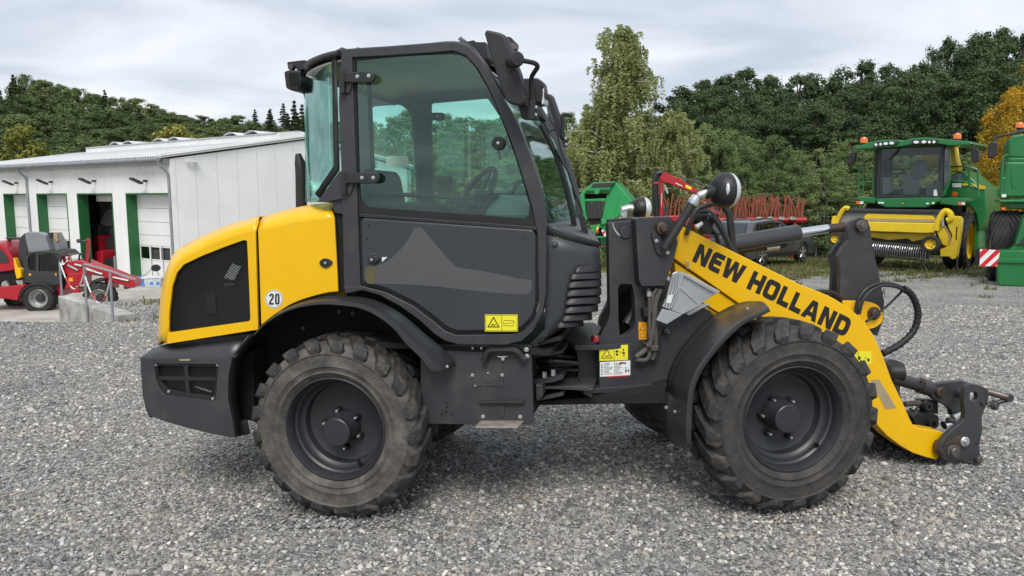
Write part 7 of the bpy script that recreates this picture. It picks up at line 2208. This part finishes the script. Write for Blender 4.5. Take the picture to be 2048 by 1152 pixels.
# wheels of the harvester
def big_wheel(fr, px, py, v, R, rr_, W, out_, parent, rim, n=20, skew=.9, hubmat='harvester_yellow'):
    c = fr.p(px, py, v)
    w_ = bpy.data.objects.new('wheel', None)
    w_.location = c
    w_.empty_display_size = .1
    COL.objects.link(w_)
    put(w_, parent)
    make_wheel(c, out_, R, rr_, W, n, w_, skew, 'tyre_plain', False, 1, rim, nseg=44)
    MB().lathe([(0, .12), (.16, .12), (.22, .04), (.22, -.1)], c, out_, 20).build('hub', hubmat, w_)
    return c
qw = H1.p(1921, 482, VW + 1.3)
Rw = qw.z - zof(qw.x, qw.y)
big_wheel(H1, 1921, 482, VW + 1.3, Rw, Rw * .60, 0.62, H1.u, hv, 'harvester_yellow')
c2 = qw - H1.u * 2.6
w2_ = bpy.data.objects.new('wheel', None)
w2_.location = c2
COL.objects.link(w2_)
put(w2_, hv)
make_wheel(c2, -H1.u, Rw, Rw * .6, .62, 20, w2_, .9, 'tyre_plain', False, 1, 'harvester_yellow', nseg=40)
# pickup header: a thing carried in front
hd_ = thing('pickup_header', 'yellow pickup header with a ringed tine reel on the front of the harvester', 'header', (gq.x - 1.5, gq.y, gq.z))
def ph(pts, v0, v1, name, mat, bevel=0.015, holes=(), parent=None):
    return hp(pts, v0, v1, name, mat, bevel, holes, H1, parent or hd_)
VX = -0.55
MB().tube(H1.P(CH((150, 622), (735, 632)), VX + .25), .13, 16).build('hold_down_roller', 'dark_metal', hd_)
ph([(150, 600), (735, 610), (740, 628), (150, 618)], VX, VX + .3, 'wind_guard', 'dark_metal')
ph([(135, 640), (150, 620), (720, 628), (700, 682), (100, 680)], VX + .1, VX + .14, 'mesh_guard', 'hood_grey', .005)
ph([(270, 640), (290, 628), (685, 640), (705, 680), (265, 676)], VX + .04, VX + .10, 'guard_plate', 'harvester_yellow', .01)
ph([(280, 658), (695, 664), (700, 682), (275, 676)], VX - .02, VX + .02, 'guard_shade', 'tape_tan', .005)
ph([(65, 688), (300, 678), (702, 686), (695, 745), (640, 748), (300, 736), (70, 700)], VX - .1, VX + .25, 'cross_beam', 'harvester_yellow', .03)
ph([(300, 742), (690, 752), (680, 775), (560, 800), (530, 780), (420, 790), (300, 770)], VX + .2, VX + .5, 'feed_pan', 'harvester_yellow', .03)
MB().tube(curve([H1.p(*q, VX) for q in CH((95, 690), (112, 650), (140, 605), (160, 594), (178, 600))], 4), .07, 8).build('side_arm', 'harvester_yellow', hd_)
ph([(65, 690), (72, 648), (85, 640), (94, 660), (90, 692)], VX - .05, VX + .1, 'side_plate', 'harvester_yellow', .02)
MB().tube(curve([H1.p(*q, VX - .05) for q in CH((705, 730), (712, 690), (735, 640), (762, 612), (790, 630), (792, 660), (770, 670))], 4), .085, 10).build('side_arm', 'harvester_yellow', hd_)
ph([(768, 670), (800, 642), (845, 645), (858, 665), (850, 740), (835, 840), (825, 900), (800, 908), (782, 890), (728, 890), (725, 845), (782, 825), (800, 760), (775, 710)], VX - .05, VX + .22, 'end_plate', 'harvester_yellow', .03)
ph([(700, 720), (740, 700), (775, 760), (772, 830), (740, 815), (720, 770)], VX - .02, VX + .3, 'arm_bracket', 'harvester_yellow', .02)
ph([(735, 660), (748, 655), (752, 700), (735, 715)], VX - .12, VX - .05, 'link_bar', 'rim_silver', .01)
ph([(826, 708), (834, 706), (828, 790), (821, 788)], VX - .056, VX - .05, 'lettering_strip', 'print_black', 0)
a, b = H1.p(*one(CH, 300, 838), VX + .05), H1.p(*one(CH, 660, 872), VX + .05)
MB().cyl(a, b, .14, 20).build('reel_core', 'dark_metal', hd_)
ax = (b - a).normalized()
for k in range(26):
    q = a.lerp(b, (k + .5) / 26)
    MB().lathe([(.20, -.012), (.235, -.010), (.24, 0), (.235, .010), (.20, .012), (.20, -.012)], q, ax, 24).build('reel_ring', 'steel_ring', hd_)
for k in range(18):
    q = a.lerp(b, (k + .5) / 18) + H1.v * -.1
    MB().tube([q, q - H1.v * .2 - Z * .05 + Z * .18], .012, 5).build('tine', 'dark_metal', hd_)
for x, y, r_ in ((95, 780, 40), (672, 812, 52)):
    q = H1.p(*one(CH, x, y), VX - .3)
    s = H1.sc(*one(CH, x, y), VX - .3) / 3.032
    w_ = bpy.data.objects.new('gauge_wheel', None)
    w_.location = q
    COL.objects.link(w_)
    put(w_, hd_)
    fdir = (H1.v * -1 + H1.u * .15).normalized()
    R_ = r_ * s
    MB().lathe([(R_ * .58, .10), (R_ * .8, .12), (R_ * .96, .08), (R_, .0), (R_ * .96, -.08), (R_ * .6, -.1)], q, fdir, 28).build('tyre', 'tyre_plain', w_)
    MB().lathe([(0, .03), (R_ * .2, .05), (R_ * .25, .02), (R_ * .5, .03), (R_ * .6, .09)], q, fdir, 24).build('rim', 'harvester_yellow', w_)
    for j in range(5):
        t = 2 * math.pi * j / 5
        MB().lathe([(0, .036), (R_ * .07, .034), (R_ * .08, .02)], q + (H1.u * math.cos(t) + Z * math.sin(t)) * R_ * .38, fdir, 8).build('hole', 'dark_metal', w_)
MB().tube(H1.P(CH((832, 880), (830, 985)), VX), .02, 6).build('parking_leg', 'rust_pin', hd_)

# ---------------------------------------------------------------- second harvester at the right edge
gq = onground(1992, 566)
H2 = Frame(1992, 566, gq.y, 30)
h2v = thing('combine_harvester', 'green harvester cut off by the right edge with a striped warning board', 'harvester', (gq.x + .5, gq.y + 1, gq.z))
CR = crop(1880, 220, 3.03)
def rp2(pts, v0, v1, name, mat, bevel=0.02, holes=(), parent=None):
    return hp(pts, v0, v1, name, mat, bevel, holes, H2, parent or h2v, CR)
rp2([(420, 175), (440, 155), (509, 145), (700, 140), (700, 290), (420, 290), (412, 240)], .8, 2.6, 'upper_body', 'harvester_green', .06)
rp2([(400, 312), (700, 312), (700, 530), (372, 530), (385, 420)], .6, 2.4, 'body_side', 'harvester_green', .06)
rp2([(418, 288), (700, 288), (700, 314), (412, 314)], .7, 2.5, 'body_seam', 'harvester_green', .03)
rp2([(432, 345), (460, 335), (475, 400), (462, 470), (440, 480), (430, 420)], .58, .6, 'body_panel', 'harvester_green', .01)
rp2([(358, 545), (700, 535), (700, 562), (362, 562)], .3, 2.2, 'deck', 'harvester_green', .03)
rp2([(410, 560), (600, 560), (600, 600), (415, 600)], .5, 2.0, 'deck_frame', 'harvester_green', .03)
rp2([(372, 512), (402, 510), (402, 530), (374, 530)], .55, .6, 'side_lamp', 'lamp_white', .01)
rp2([(372, 592), (396, 590), (396, 606), (372, 606)], .28, .32, 'reflector', 'beacon_orange', .01)
MB().tube(curve([H2.p(*q, .3) for q in CR((372, 512), (376, 420), (380, 310), (395, 280), (418, 275))], 4), .03, 8).build('handrail', 'harvester_green', h2v)
MB().tube(curve([H2.p(*q, .3) for q in CR((372, 415), (395, 415))], 4), .025, 8).build('handrail', 'harvester_green', h2v)
mm_ = rp2([(298, 200), (318, 190), (345, 194), (353, 215), (340, 280), (325, 293), (292, 290), (288, 270)], -.3, -.14, 'mirror', 'black_plastic', .04)
MB().tube(curve([H2.p(*q, -.22) for q in CR((325, 200), (335, 170), (360, 158), (430, 146), (509, 128), (600, 110))], 4), .03, 8).build('mirror_arm', 'dark_metal', mm_)
q = H2.p(*one(CR, 482, 118), .3)
s = H2.sc(2040, 250, .3) / 3.03
MB().lathe([(22 * s, 10 * s), (21 * s, 30 * s), (16 * s, 40 * s), (0, 45 * s)], q, Z, 18).build('beacon', 'beacon_orange', h2v)
MB().lathe([(24 * s, -10 * s), (14 * s, 0), (20 * s, 8 * s), (0, 11 * s)], q, Z, 14).build('beacon_base', 'dark_metal', h2v)
qw = H2.p(2012, 492, .9)
Rw = qw.z - zof(qw.x, qw.y) + .02
big_wheel(H2, 2012, 492, .9, Rw, Rw * .55, .72, -H2.u, h2v, 'harvester_yellow', 18, 1.1)
# its header box and warning board
hb = rp2([(345, 905), (352, 868), (380, 852), (700, 850), (700, 1085), (352, 1062)], -.9, -.2, 'header_trough', 'harvester_green', .03)
rp2([(340, 900), (700, 905), (700, 935), (352, 925)], -.95, -.88, 'trough_lip', 'harvester_green', .01, parent=hb)
rp2([(420, 850), (455, 820), (490, 700), (509, 640), (600, 640), (600, 850)], -.5, .2, 'feeder_house', 'harvester_green', .03)
rp2([(455, 815), (480, 810), (509, 770), (560, 770), (560, 820)], -.55, -.4, 'step', 'dark_metal', .01)
M('warning_red', (0.62, 0.015, 0.02), 0.4)
M('warning_white', (0.80, 0.80, 0.78), 0.4)
wbp = [(242, 843), (366, 850), (346, 948), (240, 946)]
wbd = thing('warning_board', 'red and white striped warning board at the corner of the right harvester', 'warning board', H2.p(1975, 530, -1))
def wpt(a, b):
    x = wbp[0][0] * (1 - a) * (1 - b) + wbp[1][0] * a * (1 - b) + wbp[2][0] * a * b + wbp[3][0] * (1 - a) * b
    y = wbp[0][1] * (1 - a) * (1 - b) + wbp[1][1] * a * (1 - b) + wbp[2][1] * a * b + wbp[3][1] * (1 - a) * b
    return one(CR, x, y)
MB().prism(H2.P([wpt(0, 0), wpt(1, 0), wpt(1, 1), wpt(0, 1)], -.95), H2.v * .02).build('board', 'warning_white', wbd, bevel=.003)
def clip01(poly):
    def cut(p, ins, inter):
        res = []
        for i in range(len(p)):
            a, b = p[i - 1], p[i]
            if ins(b):
                if not ins(a):
                    res.append(inter(a, b))
                res.append(b)
            elif ins(a):
                res.append(inter(a, b))
        return res
    for ax, lim, sgn in ((0, 0, 1), (0, 1, -1), (1, 0, 1), (1, 1, -1)):
        if not poly:
            break
        poly = cut(poly, lambda q: sgn * (q[ax] - lim) >= -1e-9, lambda a, b: tuple(a[i] + (b[i] - a[i]) * ((lim - a[ax]) / ((b[ax] - a[ax]) or 1e-9)) for i in (0, 1)))
    return poly
for k in range(-1, 3):
    o0 = -.02 + k * .62
    pl = clip01([(o0 + .0, 1), (o0 + .31, 1), (o0 + 1.11, 0), (o0 + .80, 0)])
    if len(pl) > 2:
        MB().prism(H2.P([wpt(*q) for q in pl], -.954), H2.v * .002).build('stripe', 'warning_red', wbd, smooth=0)

# ---------------------------------------------------------------- green round baler
gq = onground(1205, 506)
BA = Frame(1205, 506, 22.5, 14)
C2 = crop(1140, 340, 6.4)
bl_ = thing('round_baler', 'bright green baler with a dark front flap standing behind the cab', 'baler', (BA.p(1205, 500).x, 23, zof(3, 23)))
M('baler_green', (0.020, 0.29, 0.080), 0.38, var=0.05, vs=2, coat=0.2)
def bp2(pts, v0, v1, name, mat, bevel=0.015, holes=(), parent=None):
    return hp(pts, v0, v1, name, mat, bevel, holes, BA, parent or bl_, C2)
bp2([(580, 150), (660, 232), (755, 340), (805, 400), (770, 440), (640, 600), (560, 665), (395, 670), (470, 300), (520, 215)], .1, 1.9, 'body_side', 'baler_green', .05)
bp2([(640, 310), (682, 308), (752, 358), (772, 424), (602, 606), (572, 606), (600, 480)], .06, .1, 'side_facet', 'baler_green', .01)
bp2([(72, 430), (125, 315), (190, 238), (185, 330), (200, 560), (225, 640), (140, 640), (88, 560)], .0, 1.6, 'left_cheek', 'baler_green', .03)
bp2([(290, 160), (585, 145), (560, 175), (520, 215), (510, 285), (160, 303), (150, 290), (200, 240)], .0, .5, 'front_hood', 'baler_green', .03)
bp2([(298, 172), (568, 160), (515, 212), (268, 222)], -.03, .02, 'top_net_box', 'dark_metal', .01)
for k in range(5):
    x = 205 + 27 * k
    bp2([(x, 262), (x + 16, 260), (x + 12, 292), (x - 4, 294)], -.03, .01, 'slot', 'liner_black', 0)
    x = 390 + 27 * k
    bp2([(x, 248), (x + 16, 246), (x + 8, 282), (x - 8, 284)], -.03, .01, 'slot', 'liner_black', 0)
MB().prism(BA.P(C2(*circ(338, 275, 34, 18, 36)), -.05), BA.v * .04).build('emblem', 'baler_green', bl_, bevel=.01)
bp2([(180, 372), (462, 362), (455, 398), (182, 405)], .05, .5, 'cross_rail', 'baler_green', .02)
bp2([(190, 310), (470, 296), (458, 364), (188, 372)], .3, .4, 'opening', 'liner_black', 0)
bp2([(205, 425), (440, 408), (398, 620), (225, 625)], .10, .16, 'front_flap', 'dark_metal', .01)
for k in range(4):
    bp2([(250 + 48 * k, 425), (256 + 48 * k, 425), (258 + 40 * k, 618), (252 + 40 * k, 618)], .08, .10, 'flap_rib', 'black_plastic', 0)
bp2([(230, 625), (395, 622), (400, 690), (260, 700)], .15, .5, 'pickup_guard', 'liner_black', .01)
bp2([(395, 620), (470, 660), (450, 700), (395, 700)], .0, .8, 'side_skirt', 'baler_green', .02)
for pts in ([(250, 710), (495, 700), (495, 735), (260, 740)], [(290, 740), (330, 740), (325, 860), (290, 860)], [(290, 850), (500, 845), (500, 870), (290, 875)], [(395, 700), (440, 700), (470, 850), (430, 855)]):
    bp2(pts, .1, .25, 'tow_frame', 'baler_green', .01)
bp2([(390, 880), (500, 870), (500, 1030), (395, 1035)], .4, 1.2, 'pickup_drum', 'harvester_green', .03)
bp2([(400, 770), (430, 765), (480, 840), (440, 855)], .02, .05, 'marker_board', 'warning_white', 0)
bp2([(412, 800), (436, 775), (452, 800), (425, 830)], .015, .02, 'marker_stripe', 'warning_red', 0)
bp2([(345, 720), (370, 735), (345, 810), (330, 790)], .05, .08, 'decal', 'yellow_sticker', 0)
MB().prism(BA.P(C2(*circ(352, 788, 18, 14, 22)), .03), BA.v * .02).build('reflector', 'warning_red', bl_)
bp2([(380, 975), (500, 970), (500, 985), (380, 992)], .3, .45, 'tine_bar', 'machine_red', .01)
tyre_at(BA, 1225, 470, 34, 18, .4, 1.0, bl_)
bp2([(45, 282), (70, 280), (90, 370), (62, 378)], .5, .7, 'drawbar_jack', 'machine_red', .01)
bp2([(570, 640), (640, 600), (645, 655), (590, 660)], .0, .1, 'wheel_chock', 'harvester_yellow', .01)

# ---------------------------------------------------------------- red timber crane
CA = Frame(1330, 470, 24.5, 5)
ca = thing('red_crane', 'red hydraulic crane arm bent over behind the loader headlamps', 'crane', (CA.p(1330, 460).x, 24.5, zof(5, 24.5)))
def cp2(pts, v0, v1, name, mat, bevel=0.015, parent=None):
    return hp(pts, v0, v1, name, mat, bevel, (), CA, parent or ca, C2)
cp2([(1148, 110), (1195, 120), (1195, 330), (1190, 420), (1215, 540), (1200, 610), (1145, 610)], 0, .25, 'crane_post', 'machine_red')
cp2([(1150, 105), (1175, 60), (1210, 25), (1245, 38), (1380, 108), (1415, 92), (1430, 132), (1600, 232), (1665, 290), (1650, 306), (1560, 286), (1250, 165), (1195, 160)], -.05, .25, 'crane_arm', 'machine_red')
MB().tube(curve([CA.p(*q, .1) for q in C2((1110, 600), (1095, 400), (1088, 160), (1110, 60), (1160, 35), (1200, 50))], 5), .11, 10).build('hose_bundle', 'hose_rubber', ca)
cp2([(1068, 155), (1140, 155), (1140, 182), (1068, 184)], -.03, .2, 'hose_strap', 'machine_red')
cp2([(1485, 185), (1556, 222), (1552, 256), (1476, 222)], -.06, -.05, 'sticker', 'yellow_sticker', 0)
cp2([(1352, 160), (1440, 200), (1440, 212), (1352, 174)], -.06, -.05, 'plate', 'white_sticker', 0)
for pts in (((1195, 200), (1225, 190), (1262, 290), (1245, 310)), ((1165, 300), (1185, 295), (1175, 480), (1165, 480))):
    cp2(pts, -.04, -.02, 'ram', 'rim_silver', .005)
MB().tube(curve([CA.p(*q, .2) for q in C2((1410, 70), (1450, 105), (1600, 150), (1700, 185), (1660, 250))], 4), .03, 8).build('hose', 'hose_dusty', ca)
cp2([(1000, 590), (1440, 585), (1440, 660), (1000, 660)], .1, 1.2, 'crane_base', 'machine_red', .03)
cp2([(1205, 490), (1270, 460), (1275, 480), (1215, 580), (1195, 570)], -.1, .1, 'control_lever', 'dark_metal', .01)
cp2([(1580, 560), (1700, 560), (1700, 720), (1600, 720)], .1, 1.2, 'crane_base', 'machine_red', .03)

# ---------------------------------------------------------------- rusty red tine implement
M('tine_rust', (0.27, 0.075, 0.042), 0.6, var=0.25, vs=4, dirt=(0.20, 0.09, 0.06), ds=6, da=0.4)
TI = Frame(1480, 470, 29, 0)
ti = thing('tine_cultivator', 'rusty red cultivator with rows of upright curved tines behind the car', 'cultivator', (TI.p(1480, 460).x, 29, zof(8, 29)))
rnd = random.Random(21)
for v in (0, 1.2):
    MB().tube(TI.P([(1325, 440), (1612, 440)], v), .10, 8).build('tool_bar', 'machine_red', ti)
for x in (1345, 1420, 1500, 1590):
    MB().cyl(TI.p(x, 440, .6), TI.p(x, 440, .6) - Z * (TI.p(x, 440, .6).z - zof(8, 29)), .07, 8).build('support_leg', 'machine_red', ti)
x = 1330.0
while x < 1604:
    for v in (0.0, .6, 1.2):
        lean = rnd.uniform(4, 13)
        b0 = x + rnd.uniform(-3, 3)
        top = 393 + rnd.uniform(-6, 8)
        sgn = rnd.choice((1, 1, -1))
        MB().tube(curve(TI.P([(b0, 440), (b0 + sgn * 2, 425), (b0 + sgn * lean * .5, 410), (b0 + sgn * lean, top)], v), 3), .035, 6).build('tine', 'tine_rust', ti)
    x += 8.2
for k in range(10):
    t = k / 9
    MB().tube(TI.P([(1322 + 2 * k, 440), (1345 + 5 * k, 415), (1372 + 4 * k, 388)], .3 + .1 * k), .03, 6).build('net_rod', 'tine_rust', ti)
for k in range(4):
    xx = 1520 + 22 * k
    MB().prism(TI.P(circ(xx, 437, 7, 14, 3.5), -.2), TI.v * .05).build('disc', 'rim_silver', ti, bevel=.01)

# ---------------------------------------------------------------- parked car
M('car_paint', (0.11, 0.112, 0.118), 0.28, 0.5, coat=0.6, var=0.04)
glass('car_glass', (0.12, 0.15, 0.15), 0.12)
gq = onground(1520, 534)
CAR = Frame(1520, 534, gq.y, -42)
kr = thing('estate_car', 'dark grey estate car parked on the grass behind the boom', 'car', gq)
zg = gq.z
ub = -0.75                                                     # rear bumper
Lc, Wc = 4.6, 1.82
def cl(u, v, z):
    return CAR.L(u, v, zg + z)
prof = [(ub, .42), (ub - .03, .62), (ub + .02, .92), (ub + .10, 1.02), (ub + .55, 1.42), (ub + .75, 1.47), (ub + 1.6, 1.52), (ub + 2.3, 1.48), (ub + 2.75, 1.28), (ub + 3.15, 1.02), (ub + 4.1, .90), (ub + 4.5, .72), (ub + 4.6, .45), (ub + 4.5, .28), (ub + .1, .28)]
def sect(v, inset_top):
    res = []
    for u, z in prof:
        f = max(0, min(1, (z - .95) / .5))
        res.append((u, z, v, f))
    return res
rows = []
for v, ed in ((0.0, .10), (0.05, .03), (.10, 0), (Wc - .10, 0), (Wc - .05, .03), (Wc, .10)):
    row = []
    for u, z in prof:
        f = max(0, min(1, (z - .95) / .5))
        vv = v + (0.20 * f if v < Wc / 2 else -0.20 * f)
        cu = ub + Lc / 2
        row.append(cl(cu + (u - cu) * (1 - ed * .35), vv, .45 + (z - .45) * (1 - ed * .25)))
    rows.append(row)
MB().loft(rows, True, True).build('car_body', 'car_paint', kr, smooth=50, bevel=0)
def sidewin(pts, name='side_window'):
    P_ = []
    for u, z in pts:
        f = max(0, min(1, (z - .95) / .5))
        P_.append(cl(ub + u, 0.20 * f - .012 + .02, z))
    MB().prism(P_, CAR.v * -.02).build(name, 'car_glass', kr)
sidewin([(.62, 1.04), (.72, 1.36), (1.12, 1.40), (1.12, 1.03)])
sidewin([(1.18, 1.03), (1.18, 1.40), (1.85, 1.41), (2.02, 1.02)])
sidewin([(2.08, 1.02), (1.93, 1.40), (2.28, 1.38), (2.85, 1.04), (2.9, 1.01)])
rwn = [cl(ub + .10, .25, 1.06), cl(ub + .10, Wc - .25, 1.06), cl(ub + .50, Wc - .36, 1.40), cl(ub + .50, .36, 1.40)]
MB().prism(rwn, CAR.u * -.02 + Z * .012).build('rear_window', 'car_glass', kr)
for v0, v1 in ((.06, .40), (Wc - .40, Wc - .06)):
    MB().prism([cl(ub - .02, v0, .80), cl(ub - .02, v1, .80), cl(ub + .04, v1, .98), cl(ub + .04, v0, .98)], CAR.u * -.025).build('tail_lamp', 'red_lens', kr, bevel=.008)
MB().prism([cl(ub + .05, .12, .34), cl(ub + .05, Wc - .12, .34), cl(ub - .02, Wc - .12, .58), cl(ub - .02, .12, .58)], CAR.u * -.03).build('bumper', 'black_plastic', kr, bevel=.01)
MB().prism([cl(ub + 1.25, -.02, .30), cl(ub + 3.2, -.02, .30), cl(ub + 3.2, -.02, .42), cl(ub + 1.25, -.02, .42)], CAR.v * .06).build('door_sill', 'black_plastic', kr, bevel=.01)
for v_ in (.42, Wc - .42):
    MB().tube([cl(ub + .8, v_, 1.50), cl(ub + 1.6, v_, 1.56), cl(ub + 2.2, v_, 1.52)], .018, 8).build('roof_rail', 'dark_metal', kr)
for uu in (.88, 3.62):
    for v, o_ in ((.11, -CAR.v), (Wc - .11, CAR.v)):
        c = cl(ub + uu, v, .335)
        w_ = bpy.data.objects.new('wheel', None)
        w_.location = c
        w_.empty_display_size = .1
        COL.objects.link(w_)
        put(w_, kr)
        MB().lathe([(.23, .10), (.29, .115), (.325, .09), (.335, .06), (.335, -.08), (.29, -.1)], c, o_, 32).build('tyre', 'tyre_plain', w_)
        MB().lathe([(.235, .10), (.225, .095), (.215, .05), (.20, .03), (0, .03)], c, o_, 28).build('rim', 'dark_metal', w_)
        for j in range(5):
            t = 2 * math.pi * j / 5 + .3
            dr2 = CAR.u * math.cos(t) + Z * math.sin(t)
            MB().tube([c + o_ * .075, c + o_ * .09 + dr2 * .21], [.04, .028], 6).build('spoke', 'rim_silver', w_)
        MB().lathe([(.36, .115), (.375, .118), (.38, .09), (.36, .09)], c, o_, 32).build('arch_trim', 'black_plastic', w_)
MB().box(cl(ub + 2.75, -.08, .98), CAR.u * .09, CAR.v * .10, Z * .07).build('wing_mirror', 'black_plastic', kr, bevel=.03)

# ---------------------------------------------------------------- wire mesh fence behind the machines
fe = thing('mesh_fence', 'green wire mesh fence on steel posts behind the car and harvester', 'fence', (10, 30.5, zof(10, 30.5)))
M('fence_wire', (0.20, 0.24, 0.23), 0.5, 0.4)
FE = Frame(1632, 520, 30.5, -4)
zf = zof(FE.p(1632, 520).x, 30.5)
top_z = FE.p(1632, 424).z
for px in (1215, 1320, 1425, 1530, 1632, 1730, 1830):
    q = FE.p(px, 500)
    MB().cyl(Vector((q.x, q.y, zf - .2)), Vector((q.x, q.y, top_z + .02)), .035, 8).build('post', 'galvanised', fe)
u0, u1 = FE.uvz(FE.p(1200, 500))[0], FE.uvz(FE.p(1900, 500))[0]
mb = MB()
u = u0
while u < u1:
    mb.box(FE.L(u, -.04, (zf + top_z) / 2), FE.u * .006, FE.v * .006, Z * ((top_z - zf) / 2))
    u += .16
for k in range(11):
    mb.box(FE.L((u0 + u1) / 2, -.05, zf + .05 + (top_z - zf - .06) * k / 10), FE.u * ((u1 - u0) / 2), FE.v * .006, Z * .006)
mo_ = mb.build('wire_mesh', 'fence_wire', fe, smooth=0)
mo_['kind'] = 'stuff'
